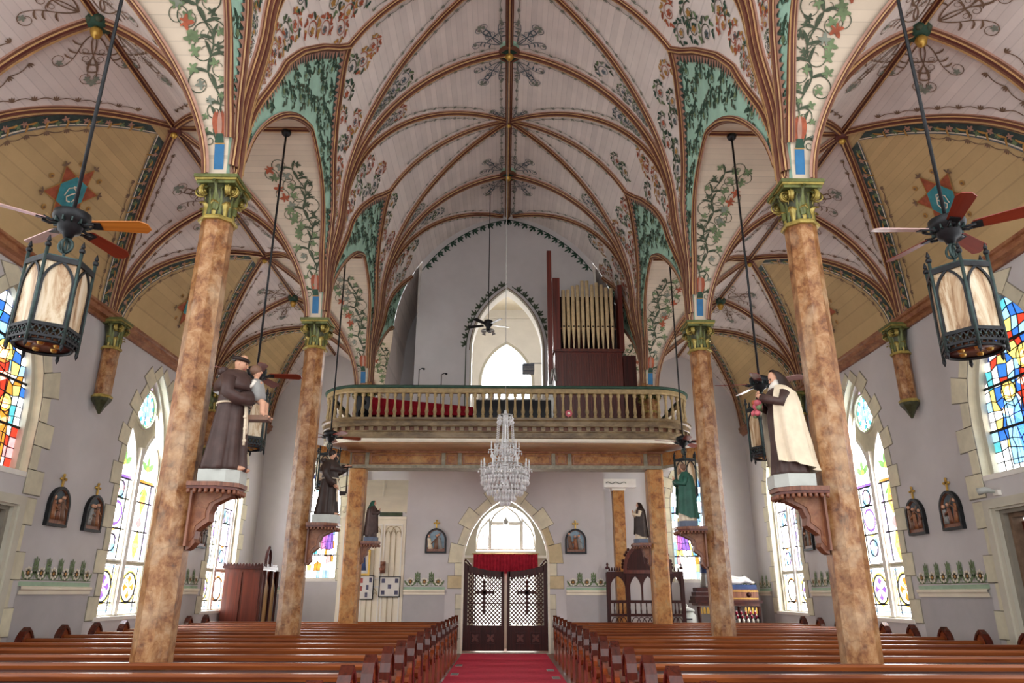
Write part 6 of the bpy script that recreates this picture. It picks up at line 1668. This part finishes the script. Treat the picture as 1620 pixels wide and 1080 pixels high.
# ================================================================== stations of the cross
def station(loc, rz, label, seed, dark=True):
    root = empty('station_plaque', loc, rz, label, 'plaque', 'stations of the cross')           # local: faces -y, u = x
    rr = random.Random(seed); F = lambda u, v, d: Vector((u, -d, v))
    out = lancet(0.29, 0.0, 0.34, 0.66, 10); inn = offset_poly(out, -0.045)
    mb = MB(); frame_band(mb, out, inn, F, 0.0, 0.07, 'iron'); frame_band(mb, inn, offset_poly(inn, -0.012), F, 0.02, 0.06, 'bracket_wood'); mb.build('frame', root)
    mb = MB(); mb.prism(inn, F, 0.005, 0.02, 'slate_paint' if dark else 'sky_blue'); mb.build('background', root)
    mb = MB(); mb.prism([(-0.23, 0.05), (0.23, 0.05), (0.23, 0.13), (0.05, 0.17), (-0.1, 0.13), (-0.23, 0.16)], F, 0.02, 0.05, 'bracket_wood'); mb.build('ground', root)
    cols = ['habit_light', 'robe_grey', 'trim_marble', 'bracket_wood'] if dark else ['habit_light', 'robe_cream', 'trim_marble', 'robe_grey']; rr.shuffle(cols)
    for i, x in enumerate((-0.14, 0.0, 0.13)):
        hh = rr.uniform(0.24, 0.36); ln = rr.uniform(-.06, .06)
        mb = MB(); rings = [blob_ring(x+ln*t, -0.05, 0.11+hh*t, 0.06*(1-0.4*t)+0.005, 0.03, 12, .08, 5, i) for t in (0, .3, .6, .85, 1)]
        loft(mb, rings, cols[i]); mb.ball((x+ln, -0.055, 0.13+hh+0.03), 0.035, 'skin', 10, 6); mb.tube([(x+ln*.8, -0.07, 0.1+hh*.85), (x+ln+0.07*(-1)**i, -0.09, 0.1+hh*.6)], 0.016, cols[i], 6); mb.build('relief_figure', root)
    mb = MB(); mb.tube([(-0.16, -0.065, 0.2), (0.12, -0.065, 0.52)], 0.014, 'habit_light', 6); mb.tube([(-0.02, -0.065, 0.46), (0.13, -0.065, 0.36)], 0.013, 'habit_light', 6); mb.build('relief_cross', root)
    mb = MB(); c = 0.74; mb.box((0, -0.03, c+0.02), (0.035, 0.025, 0.20), 'gold'); mb.box((0, -0.03, c+0.05), (0.13, 0.025, 0.035), 'gold')
    for u, v in ((0, c+0.12), (-0.065, c+0.05), (0.065, c+0.05)): mb.ball((u, -0.03, v), 0.025, 'gold', 8, 5)
    mb.build('finial_cross', root)
for sg in (-1, 1):
    sd = 'left' if sg < 0 else 'right'
    for y, w in ((12.62, 'nearest of the %s wall, beside the side door' % sd), (13.74, 'second along the %s wall, beside the twin window' % sd), (17.62, 'third along the %s wall, between the twin windows' % sd), (18.80, 'fourth along the %s wall, between the twin windows' % sd)):
        station((sg*(XW-0.002), y, 2.52), (-PI/2 if sg > 0 else PI/2) if False else (PI/2*-sg if False else (PI/2 if sg < 0 else -PI/2)), 'pointed relief plaque with gold cross, '+w, int(y*10)+sg)
    station((sg*1.9, YW-0.002, 2.50), 0, 'pointed relief plaque with gold cross, %s of the entrance arch' % sd, 99+sg, False)
# ================================================================== on the gallery
ZG = 5.22
org = empty('pipe_organ', (2.25, 19.0, ZG), label='pipe organ with gold pipes over a reddish slatted wooden case', cat='organ')
def ob(name, mb, p=org): return mb.build(name, p)
mb = MB(); mb.box((0, 0.45, 1.3), (1.86, 0.9, 2.6), 'organ_wood'); case = ob('case', mb)
for i in range(26):
    mb = MB(); x = -0.9+1.8*(i+0.5)/26; mb.box((x, -0.01, 1.28), (0.045, 0.03, 2.45), 'cherry_wood'); mb.build('slat', case)
mb = MB(); mb.box((0, 0.0, 2.60), (1.96, 0.14, 0.08), 'cherry_wood'); mb.build('case_rail', case)
for x, w, h in ((-0.87, 0.2, 4.75), (0.93, 0.13, 4.55)):
    mb = MB(); mb.box((x, 0.15, 2.6+(h-2.6)/2), (w, 0.5, h-2.6), 'organ_wood'); ob('side_post', mb)
mb = MB(); mb.box((0.0, 0.72, 3.55), (1.8, 0.05, 1.9), 'dark_void'); ob('back_board', mb)
mb = MB(); mb.box((0, 0.08, 3.28), (1.66, 0.03, 0.03), 'cherry_wood'); ob('pipe_rail', mb)
tops = [4.42, 4.44, 4.56, 4.58, 4.72, 4.72, 4.60, 4.66, 4.60, 4.52, 4.50]
for i, t in enumerate(tops):
    x = -0.66+1.36*i/10; mb = MB()
    mb.lathe([(0.014, 2.64), (0.02, 2.66), (0.05, 3.22), (0.052, 3.26), (0.052, t), (0.046, t)], (x, 0.05, 0), 'pipe_metal', 14); pipe = ob('pipe', mb)
    mb = MB(); mb.box((x, -0.004, 3.32), (0.055, 0.01, 0.03), 'dark_void'); mb.build('pipe_mouth', pipe)
for i in range(9):
    x = -0.6+1.3*i/8; mb = MB(); mb.lathe([(0.03, 2.64), (0.045, 3.0), (0.045, 3.9+0.35*math.sin(i*0.6)), (0.04, 3.9+0.35*math.sin(i*0.6))], (x, 0.42, 0), 'dark_wood', 10); ob('rear_pipe', mb)
mb = MB(); mb.box((1.12, 0.3, 1.35), (0.35, 0.7, 2.2), 'dark_wood'); mb.box((1.3, 0.3, 0.9), (0.5, 0.5, 1.3), 'dark_wood', ry=0.0); ob('side_chest', mb)
p = empty('wooden_pipe', (1.19, 18.95, ZG), label='tall square wooden pipe standing left of the organ', cat='organ pipe')
mb = MB(); mb.box((0, 0, 3.65), (0.13, 0.14, 3.9), 'organ_wood'); mb.build('upper_body', p)
mb = MB(); mb.box((0, 0, 0.85), (0.15, 0.15, 1.7), 'steel'); mb.tube([(-0.02, -0.08, 1.6), (0.04, -0.1, 2.0), (0.1, -0.08, 2.05), (0.14, -0.06, 1.7)], 0.04, 'steel', 8); mb.build('lower_body', p)
b = empty('choir_bench', (-2.2, 17.75, ZG), label='long red-covered choir bench behind the left balusters', cat='bench')
mb = MB(); mb.prism([(-1.55, 0), (1.35, 0), (1.35, 0.68), (-1.55, 0.95)], lambda u, v, d: Vector((u, d, v)), 0, 0.08, 'red_cloth'); mb.build('backrest', b)
mb = MB(); mb.box((-0.1, -0.28, 0.38), (2.9, 0.5, 0.08), 'red_cloth'); mb.build('seat', b)
for x in (-1.4, 0, 1.2): mb = MB(); mb.box((x, -0.25, 0.17), (0.06, 0.4, 0.34), 'dark_wood'); mb.build('leg', b)
c = empty('organ_console', (0.15, 17.7, ZG), label='black organ console behind the middle balusters', cat='organ console')
mb = MB(); mb.box((0, 0, 0.40), (1.9, 0.5, 0.78), 'black'); mb.build('body', c)
mb = MB(); mb.prism([(0, 0.78), (0.5, 0.78), (0.5, 0.9), (0.3, 0.9)], lambda u, v, d: Vector((d, u-0.25, v)), -0.85, 0.85, 'black'); mb.build('lid', c)
for x in (-0.75, -0.55, 0.62, 0.8): mb = MB(); mb.box((x, -0.22, 0.86), (0.16, 0.03, 0.17), 'paper', rx=-0.3); mb.build('sheet_music', c)
k = empty('loudspeaker', (-3.45, 17.04, ZG), 0.2, 'black loudspeaker behind the balusters beside the left gallery column', 'speaker')
mb = MB(); mb.box((0, 0, 0.36), (0.36, 0.32, 0.72), 'black'); mb.build('cabinet', k)
mb = MB(); mb.lathe([(0.13, 0), (0.12, 0.02), (0.04, 0.03)], (0, -0.165, 0.28), 'iron', 20, axis='y'); mb.build('cone', k); mb = MB(); mb.lathe([(0.06, 0), (0.05, 0.02), (0.02, 0.03)], (0, -0.165, 0.56), 'iron', 16, axis='y'); mb.build('tweeter', k)
for i, (x, y, h, lab) in enumerate(((-2.3, 18.2, 1.78, 'thin black microphone stand on the gallery, left one'), (-1.72, 18.3, 1.68, 'thin black microphone stand on the gallery, right one'))):
    s = empty('microphone_stand', (x, y, ZG), 0, lab, 'microphone stand', 'microphone stands on the gallery')
    mb = MB(); mb.tube([(0, 0, 0.1), (0, 0, h)], 0.011, 'black', 6); mb.build('pole', s)
    mb = MB(); mb.tube([(0, 0, h), (0.08, -0.05, h+0.03), (0.14, -0.1, h-0.01)], [0.012, 0.014, 0.03], 'black', 8); mb.build('microphone', s)
    for j in range(3): a = 2*PI*j/3; mb = MB(); mb.tube([(0, 0, 0.14), (0.22*math.cos(a), 0.22*math.sin(a), 0.01)], 0.009, 'black', 5); mb.build('leg', s)
f = empty('paper_flower', (1.45, YF-0.1, 5.42), label='small pink paper flower tied to a gallery baluster', cat='flower')
mb = MB()
for i in range(7): a = 2*PI*i/7; mb.ball((0.05*math.cos(a), 0, 0.05+0.05*math.sin(a)), 0.04, 'rose_pink', 8, 5, (1, .4, 1))
mb.build('petals', f); mb = MB(); mb.ball((0, -0.02, 0.05), 0.035, 'robe_white', 8, 5); mb.build('centre', f)
mb = MB(); mb.tube([(0, 0.01, 0.04), (0, 0.01, -0.06)], 0.006, 'green_leaf', 5); mb.build('stem', f)
h = empty('ceiling_heater', (0.66, YW+0.9, 8.0), label='grey boxy heater hanging in the tower opening', cat='heater')
mb = MB(); mb.box((0, 0, 0), (0.36, 0.4, 0.24), 'plinth_blue'); mb.build('body', h)
mb = MB(); mb.tube([(0.08, 0.1, 0.12), (0.08, 0.1, 0.22), (0.5, 0.1, 0.22), (1.2, 0.1, 0.22)], 0.02, 'steel', 6); mb.build('bracket_arm', h)
for j in range(4): mb = MB(); mb.box((0, -0.205, -0.08+j*0.05), (0.32, 0.015, 0.02), 'steel', rx=0.5); mb.build('louvre', h)

# ================================================================== under the gallery, left: panelled stair enclosure
en = empty('stair_enclosure', (-3.62, YW-0.02, 0), label='cream panelled stair enclosure with gothic blind tracery behind the left post', cat='panelling')
E_ = lambda u, v, d: Vector((u, d, v))
mb = MB(); mb.box((0, 0.06, 1.72), (1.76, 0.1, 3.44), 'cream_paint'); mb.box((0, 0.0, 3.42), (1.78, 0.06, 0.08), 'cream_paint'); body = mb.build('panel_wall', en)
for cx in (-0.55, 0.0, 0.55):
    for z0_, z1_, fl in ((0.12, 1.62, True), (1.86, 3.22, False)):
        mb = MB(); o = [(cx-0.22, z0_), (cx+0.22, z0_), (cx+0.22, z1_), (cx-0.22, z1_)]
        frame_band(mb, offset_poly(o, 0.03), o, E_, -0.03, 0.01, 'white_paint')
        for e in (-1, 0, 1):
            pts = [(cx+e*0.073-0.073 if False else cx+(e-0.5)*0.147+0.0735*(0), z0_)]
        for x in (cx-0.073, cx+0.073):
            for q4 in stroke([(x, z0_), (x, z1_-0.3)], 0.018): mb.prism(q4, E_, -0.02, 0.01, 'cream_line')
        for x0 in (cx-0.22, cx-0.073, cx+0.073):
            for wd in (0.147, 0.294):
                if x0+wd > cx+0.23: continue
                hgt = 0.16 if wd < .2 else 0.28
                arc = [(x0+wd/2*(1-math.cos(PI/2*i/6)), z1_-0.3+hgt*math.sin(PI/2*i/6)) for i in range(7)]; arc2 = [(2*x0+wd-u, v) for u, v in arc[::-1]]
                for q4 in stroke(arc+arc2[1:], 0.018): mb.prism(q4, E_, -0.02, 0.01, 'cream_line')
        mb.build('tracery_panel', body)
# underside of the stairs above the enclosure
sto = empty('stair_soffit', (-3.62, YW+0.4, 3.53), label='cream boarded underside of the gallery stairs above the panelling', cat='stairs')
mb = MB(); mb.add([(-0.9, -0.38, 0.05), (0.88, -0.38, 0.05), (0.88, 2.0, 1.28), (-0.9, 2.0, 1.28)], [(0, 1, 2, 3)], 'cream_paint'); mb.build('boarding', sto)
for i in range(7): mb = MB(); x = -0.85+1.7*i/6; mb.add([(x-0.02, -0.37, 0.03), (x+0.02, -0.37, 0.03), (x+0.02, 1.99, 1.25), (x-0.02, 1.99, 1.25)], [(0, 1, 2, 3)], 'cream_line'); mb.build('batten', sto)
mb = MB(); mb.tube([(-0.25, -0.36, -0.02), (0.05, 0.6, 0.5), (-0.1, 1.8, 1.2)], 0.05, 'cream_paint', 8); mb.build('handrail', sto)
mb = MB(); mb.box((0.45, -0.36, -0.0), (0.62, 0.1, 0.1), 'green_dark'); mb.build('ledge', sto)
def poster(loc, w, h, label, cells):
    r = empty('framed_poster', loc, 0, label, 'framed poster', 'framed photo posters on the panelling')
    mb = MB(); o = [(-w/2, -h/2), (w/2, -h/2), (w/2, h/2), (-w/2, h/2)]; frame_band(mb, o, offset_poly(o, -0.025), E_, -0.03, 0.0, 'black'); mb.build('frame', r)
    mb = MB(); mb.prism(offset_poly(o, -0.02), E_, -0.012, -0.002, 'paper'); mb.build('sheet', r)
    for x, y, m in cells: mb = MB(); mb.box((x*w, -0.014, y*h), (w*0.16, 0.004, h*0.2), m); mb.build('photo', r)
cl = [(-.3, .28, 'photo_ink'), (.32, .28, 'photo_ink'), (0, 0, 'photo_ink'), (-.3, -.28, 'photo_ink'), (.32, -.28, 'photo_ink')]
poster((-3.09, YW-0.055, 1.64), 0.57, 0.53, 'wide framed sheet with five small portraits on the panelling', cl)
poster((-3.72, YW-0.055, 1.62), 0.42, 0.62, 'tall framed sheet with small photos beside the left post', [(-.28, .28, 'photo_red'), (.28, .3, 'photo_ink'), (.1, 0, 'photo_ink'), (-.3, -.05, 'photo_red'), (.05, -.3, 'photo_ink')])
r = empty('framed_picture', (-3.80, YW-0.055, 2.25), label='narrow gilt framed picture hanging below the dark hooded statue', cat='picture')
mb = MB(); o = [(-0.16, -0.33), (0.16, -0.33), (0.16, 0.33), (-0.16, 0.33)]; frame_band(mb, o, offset_poly(o, -0.05), E_, -0.05, 0.0, 'gold'); mb.build('frame', r); mb = MB(); mb.prism(offset_poly(o, -0.045), E_, -0.02, -0.002, 'paper'); mb.prism([(-0.08, -0.2), (0.06, -0.2), (0.02, 0.15), (-0.05, 0.15)], E_, -0.026, -0.018, 'navy'); mb.build('canvas', r)
r = empty('holy_water_font', (-3.30, YW-0.06, 2.08), label='small brown wall font on the cream panelling above the posters', cat='font')
mb = MB(); mb.box((0, -0.01, 0.05), (0.14, 0.02, 0.3), 'bracket_wood'); mb.build('back_plate', r); mb = MB(); mb.lathe([(0.02, -0.1), (0.07, -0.03), (0.09, 0.03), (0.075, 0.035)], (0, -0.09, 0), 'bracket_wood', 12); mb.build('bowl', r); mb = MB(); mb.ball((0, -0.05, 0.14), 0.05, 'bracket_wood', 10, 6); mb.build('knob', r)

# cream pilasters and door casing left of the post
for i, (x, y, w, lab) in enumerate(((-4.62, YB-0.12, 0.34, 'tall cream casing board left of the gallery post'), (4.72, YB-0.12, 0.22, 'tall pale casing board behind the right gallery post'))):
    r = empty('casing_board', (x, y, 0), 0, lab, 'casing'); mb = MB(); mb.box((0, 0, 2.7), (w, 0.1, 5.4), 'cream_paint'); mb.build('board', r)
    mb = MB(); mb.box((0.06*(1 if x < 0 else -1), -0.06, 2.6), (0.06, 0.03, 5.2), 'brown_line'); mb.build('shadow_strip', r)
# ================================================================== right: far post, carved screen
r = empty('rear_post', (3.42, YB-0.5, 0), label='slim marbled post standing behind the carved screen', cat='post', kind='thing')
mb = MB(); mb.box((0, 0, 2.25), (0.34, 0.34, 4.5), 'post_marble'); mb.build('shaft', r); mb = MB(); mb.box((0, 0, 4.5), (0.42, 0.42, 0.1), 'white_paint'); mb.build('cap', r)
r = empty('lintel_board', (3.3, YB-0.9, 4.62), label='white decorated lintel board above the statue of the lady', cat='lintel', kind='thing')
mb = MB(); mb.box((0, 0, 0), (1.2, 0.3, 0.24), 'white_paint'); mb.build('board', r); mb = MB(); mb.tube([(-0.3+0.06*i, -0.16, 0.03*math.sin(i*1.6)) for i in range(11)], 0.012, 'grey_green', 5); mb.build('scroll', r)
sc = empty('carved_screen', (3.72, YW-0.15, 0), label='dark gothic carved wooden screen with pointed openings behind the right post', cat='screen')
S_ = lambda u, v, d: Vector((u, d, v))
Hs = 2.02
for x in (-1.0, -0.48, 0.62, 0.98): mb = MB(); mb.box((x, 0, Hs/2), (0.09, 0.09, Hs), 'dark_wood'); mb.lathe([(0.05, 0), (0.06, 0.04), (0.02, 0.08), (0.035, 0.12), (0.005, 0.18)], (x, 0, Hs+0.08), 'dark_wood', 8); mb.build('post', sc)
for z in (0.1, 0.95, 1.28, 1.98): mb = MB(); mb.box((0, 0, z), (2.05, 0.07, 0.07 if z < 1.9 else 0.12), 'dark_wood'); mb.build('rail', sc)
for x0, x1, n in ((-0.96, -0.52, 4), (-0.44, 0.58, 7), (0.66, 0.94, 3)):
    w = x1-x0; cx = (x0+x1)/2
    # pointed heads over the openings
    m_ = 1 if n < 7 else 3
    for j in range(m_):
        cc = x0+w*(j+0.5)/m_; hw_ = w/m_/2
        L = lancet(hw_-0.025, 1.32, 1.62, 1.92, 8); mb = MB(); o4 = [(-hw_, 1.31), (hw_, 1.31), (hw_, 1.94), (-hw_, 1.94)]
        holes_face(mb, shift(o4, cc), [shift(L, cc)], lambda u, v, d: Vector((u, d-0.02, v)), 0.04, 'dark_wood'); mb.build('pointed_head', sc)
    for j in range(n+1): mb = MB(); mb.lathe([(0.018, 0.98), (0.022, 1.05), (0.014, 1.12), (0.02, 1.2), (0.018, 1.25)], (x0+w*j/n, 0, 0), 'dark_wood', 6); mb.build('spindle', sc)
    for j in range(n-1):
        a0 = x0+w*j/n; wd = 2*w/n; arc = [(a0+wd/2*(1-math.cos(PI/2*i/6)), 0.62+0.28*math.sin(PI/2*i/6)) for i in range(7)]; arc2 = [(2*a0+wd-u, v) for u, v in arc[::-1]]
        mb = MB()
        for q4 in stroke([(a0, 0.12)]+arc+arc2[1:]+[(a0+wd, 0.12)], 0.02): mb.prism(q4, S_, -0.015, 0.015, 'dark_wood')
        mb.build('interlaced_arch', sc)
ped = lancet(0.60, 2.04, 2.1, 2.78, 12); mb = MB(); mb.prism(shift(ped, 0.07), S_, -0.04, 0.04, 'dark_wood'); pd = mb.build('pediment', sc)
mb = MB(); frame_band(mb, shift(offset_poly(ped, 0.05), 0.07), shift(offset_poly(ped, -0.04), 0.07), S_, -0.07, -0.03, 'cherry_wood'); mb.build('pediment_moulding', pd)
mb = MB()
for q4 in stroke([(-0.05, 2.6), (0.0, 2.25), (0.1, 2.55), (0.15, 2.2), (0.22, 2.58)], 0.03): mb.prism(q4, S_, -0.055, -0.038, 'cherry_wood')
mb.build('carved_emblem', pd)
for i in range(9):
    for e in (-1, 1):
        a = i/8; idx = 2+int(a*11); u, v = ped[idx]; mb = MB(); mb.ball((0.07+e*(abs(u)+0.06), 0, v+0.05), 0.045, 'dark_wood', 6, 4); mb.build('crocket', pd)
for i in range(8):
    x = -0.95+i*0.07 if i < 5 else 0.7+(i-5)*0.1
    mb = MB(); mb.prism([(x-0.03, Hs+0.03), (x+0.03, Hs+0.03), (x+0.015, Hs+0.11), (x, Hs+0.14), (x-0.015, Hs+0.11)], S_, -0.015, 0.015, 'dark_wood'); mb.build('cresting', sc)

# ================================================================== left rear corner: confessional
cf = empty('confessional', (-7.05, 20.55, 0), label='reddish wooden confessional with scalloped cresting in the rear left corner', cat='confessional')
mb = MB(); mb.box((0, 0.6, 1.05), (1.02, 1.2, 2.1), 'cherry_wood'); body = mb.build('body', cf)
mb = MB(); mb.box((0, 0.55, 2.12), (1.1, 1.34, 0.07), 'dark_wood'); mb.build('cornice', body)
for i in range(13): mb = MB(); x = -0.5+i*0.083; mb.prism([(x-0.036, 2.15), (x+0.036, 2.15), (x+0.036, 2.19), (x, 2.24), (x-0.036, 2.19)], S_, -0.10, -0.06, 'dark_wood'); mb.build('cresting', body)
for i in range(12): mb = MB(); x = 0.5; y = i*0.1; mb.box((0.53, y+0.05, 2.18), (0.03, 0.07, 0.07), 'dark_wood'); mb.build('cresting', body)
for j in range(2): mb = MB(); mb.box((-0.25+0.5*j, -0.01, 1.1), (0.42, 0.03, 1.8), 'cherry_wood'); mb.build('front_panel', body)
for y in (0.02, 0.62, 1.18):
    mb = MB(); mb.lathe([(0.05, 0), (0.05, 0.2), (0.03, 0.25), (0.035, 1.6), (0.05, 1.7), (0.05, 2.05)], (0.56, y, 0), 'dark_wood', 10); mb.build('turned_post', body)
mb = MB(); fx = lambda u, v, d: Vector((0.51+d, u, v)); mb.prism(shift(lancet(0.22, 0.3, 1.4, 1.85, 8), 0.32), fx, 0.0, 0.02, 'oak'); mb.prism(shift(lancet(0.22, 0.3, 1.4, 1.85, 8), 0.9), fx, 0.0, 0.02, 'oak'); mb.build('side_panel', body)
mb = MB(); L = lancet(0.17, 2.15, 2.35, 2.62, 8); holes_face(mb, shift(L, 0.3), [shift(lancet(0.10, 2.2, 2.36, 2.52, 6), 0.3)], fx, 0.04, 'dark_wood'); frame_band(mb, shift(offset_poly(L, .02), .3), shift(L, .3), fx, -0.02, 0.06, 'dark_wood'); mb.lathe([(0.03, 0), (0.04, 0.04), (0.005, 0.1)], (0.53, 0.3, 2.62), 'dark_wood', 8); mb.build('gable', body)

# ================================================================== right rear corner: shrine with reclining figure
sh = empty('shrine_altar', (6.35, 22.1, 0), label='dark wooden shrine altar in the rear right corner', cat='altar')
mb = MB(); mb.box((0, 0.1, 1.27), (1.9, 0.85, 0.08), 'dark_wood'); mb.box((0, 0.12, 1.20), (1.75, 0.75, 0.07), 'cherry_wood'); mb.build('table_top', sh)
for x in (-0.85, -0.3, 0.3, 0.85): mb = MB(); mb.lathe([(0.05, 0), (0.05, 0.3), (0.035, 0.4), (0.05, 0.8), (0.06, 1.15)], (x, -0.22, 0), 'dark_wood', 8); mb.build('leg', sh)
for x0 in (-0.8, 0.48):
    for j in range(4): mb = MB(); mb.prism(shift(lancet(0.035, 0.95, 1.05, 1.14, 5), x0+j*0.1), lambda u, v, d: Vector((u, -0.24+d, v)), 0, 0.02, 'gold'); mb.build('arcade_panel', sh)
for k_, (w, z) in enumerate(((0.86, 1.31), (0.78, 1.43), (0.70, 1.55))): mb = MB(); mb.box((-0.5, 0.12, z+0.05), (w, 0.6-k_*0.06, 0.11), 'dark_wood'); mb.build('step', sh)
tb = empty('tomb_box', (6.72, 22.1, 1.31), label='oak casket with blue cover carrying the reclining white figure', cat='casket')
mb = MB(); mb.box((0, 0, 0.15), (0.98, 0.55, 0.3), 'bracket_wood'); mb.build('body', tb); mb = MB(); mb.box((0, 0, 0.36), (0.94, 0.52, 0.13), 'navy'); mb.build('cover', tb)
for z in (0.05, 0.25): mb = MB(); mb.box((0, -0.28, z), (0.98, 0.02, 0.03), 'gold'); mb.build('gilt_strip', tb)
mb = MB(); mb.lathe([(0.07, 0), (0.06, 0.012), (0.02, 0.015)], (0.22, -0.285, 0.15), 'dark_wood', 12, axis='y'); mb.build('rosette', tb)
fg = empty('reclining_figure', (6.65, 22.05, 1.735), label='white marble figure lying on the blue-covered casket', cat='statue')
mb = MB(); mb.tube([(-0.42, 0, 0.14), (-0.28, 0, 0.15), (-0.05, -0.02, 0.13), (0.12, -0.02, 0.11), (0.28, -0.04, 0.16), (0.42, -0.03, 0.09)], [0.07, 0.12, 0.12, 0.11, 0.085, 0.05], 'marble_white', 14); mb.tube([(0.1, 0.06, 0.1), (0.3, 0.07, 0.12), (0.5, 0.07, 0.06), (0.58, 0.07, 0.07)], [0.09, 0.075, 0.045, 0.03], 'marble_white', 10); mb.build('body', fg)
mb = MB(); head_mesh(mb, (-0.5, 0, 0.2), 0.075, 'marble_white', -0.9); mb.ball((-0.53, 0, 0.2), 0.08, 'habit_light', 10, 6); mb.build('head', fg)
mb = MB(); mb.tube([(-0.3, -0.12, 0.17), (-0.18, -0.17, 0.1), (-0.02, -0.13, 0.17)], [0.04, 0.035, 0.025], 'marble_white', 8); hand(mb, (0.0, -0.12, 0.18), (1, 0.1, -0.1), (0, 0, 1), 0.07, 'marble_white'); mb.build('arm', fg)
mn = empty('mourning_figure', (5.9, 22.3, 1.66), PI*0.0, 'grey-robed mourning woman figure half hidden by the second right column', 'statue')
mb = MB(); robe_body(mb, 1.1, 'robe_grey', 0.0, 0.2, 0.17, 0.06, 0.1); mb.build('robe', mn)
mb = MB(); head_mesh(mb, (0.05, 0, 1.02), 0.07, 'skin', 0.4); mb.build('head', mn)
mb = MB(); rows_ = []
for zz, rx, ry in ((1.11, 0.03, 0.03), (1.08, 0.075, 0.07), (1.0, 0.095, 0.09), (0.88, 0.14, 0.15), (0.7, 0.19, 0.22), (0.4, 0.2, 0.23)): rows_.append([(0.02+rx*math.cos(a), ry*math.sin(a), zz) for a in [lerp(0.9 if zz < 1.1 else 0, 2*PI-(0.9 if zz < 1.1 else 0), i/22) for i in range(23)]])
mb.grid(rows_, 'navy'); mb.build('veil', mn)
for e in (-1, 1): mb = MB(); arm(mb, [(0.02, e*0.2, 0.82), (0.1, e*0.22, 0.66), (0.2, e*0.12, 0.62)], 0.06, 0.045, 'robe_grey'); hand(mb, (0.22, e*0.1, 0.62), (1, -e*0.2, 0), (0, 0, 1), 0.08, thumb=e); mb.build('arm', mn)
# votive candle rack
vr = empty('votive_rack', (6.55, 21.46, 0), label='iron stand of votive lights before the shrine', cat='candle rack')
for i in range(3): mb = MB(); mb.box((0.0, i*0.09, 0.72+i*0.10), (1.05, 0.08, 0.02), 'iron'); mb.build('shelf', vr)
for x in (-0.5, 0.5): mb = MB(); mb.box((x, 0.08, 0.45), (0.03, 0.25, 0.9), 'iron'); mb.build('leg', vr)
for i in range(3):
    for j in range(8):
        o = empty('votive_candle', (6.55-0.46+j*0.131, 21.46+i*0.09, 0.7305+i*0.10), 0, 'white glass votive candle in the front row of the iron stand' if i == 0 else 'red glass votive candle in the %s row of the iron stand' % ('middle', 'rear')[i-1], 'candle', ('white votive candles', 'red votive candles in the middle row', 'red votive candles in the rear row')[i])
        mb = MB(); mb.lathe([(0.028, 0), (0.036, 0.09), (0.034, 0.09)], (0, 0, 0), 'wax' if i == 0 else 'votive_red', 10); mb.build('glass_cup', o)
        mb = MB(); mb.lathe([(0.022, 0.03), (0.022, 0.10), (0.003, 0.11)], (0, 0, 0), 'wax', 8); mb.build('wax', o)
ur = empty('lidded_urn', (5.10, 21.7, 0), label='white lidded urn standing left of the shrine', cat='urn')
mb = MB(); mb.lathe([(0.2, 0), (0.2, 0.5), (0.26, 0.62), (0.25, 0.9), (0.17, 1.02)], (0, 0, 0), 'plinth_grey', 20); mb.build('body', ur)
mb = MB(); mb.lathe([(0.22, 1.02), (0.22, 1.06), (0.1, 1.12), (0.03, 1.13), (0.05, 1.17), (0.01, 1.22)], (0, 0, 0), 'plinth_grey', 20); mb.build('lid', ur)
for z in (0.72, 0.82): mb = MB(); mb.box((0, -0.255, z), (0.16, 0.02, 0.03), 'iron'); mb.build('slot', ur)
# spotlight above the right side door
r = empty('wall_spotlight', (XW-0.002, 11.35, 2.98), label='small white spotlight above the right side door', cat='lamp')
mb = MB(); mb.box((-0.03, 0, 0), (0.06, 0.12, 0.08), 'white_paint'); mb.build('mount', r); mb = MB(); mb.tube([(-0.06, 0, 0.02), (-0.16, 0.06, 0.05), (-0.24, 0.14, 0.03)], [0.025, 0.05, 0.06], 'plinth_grey', 10); mb.build('lamp_head', r)
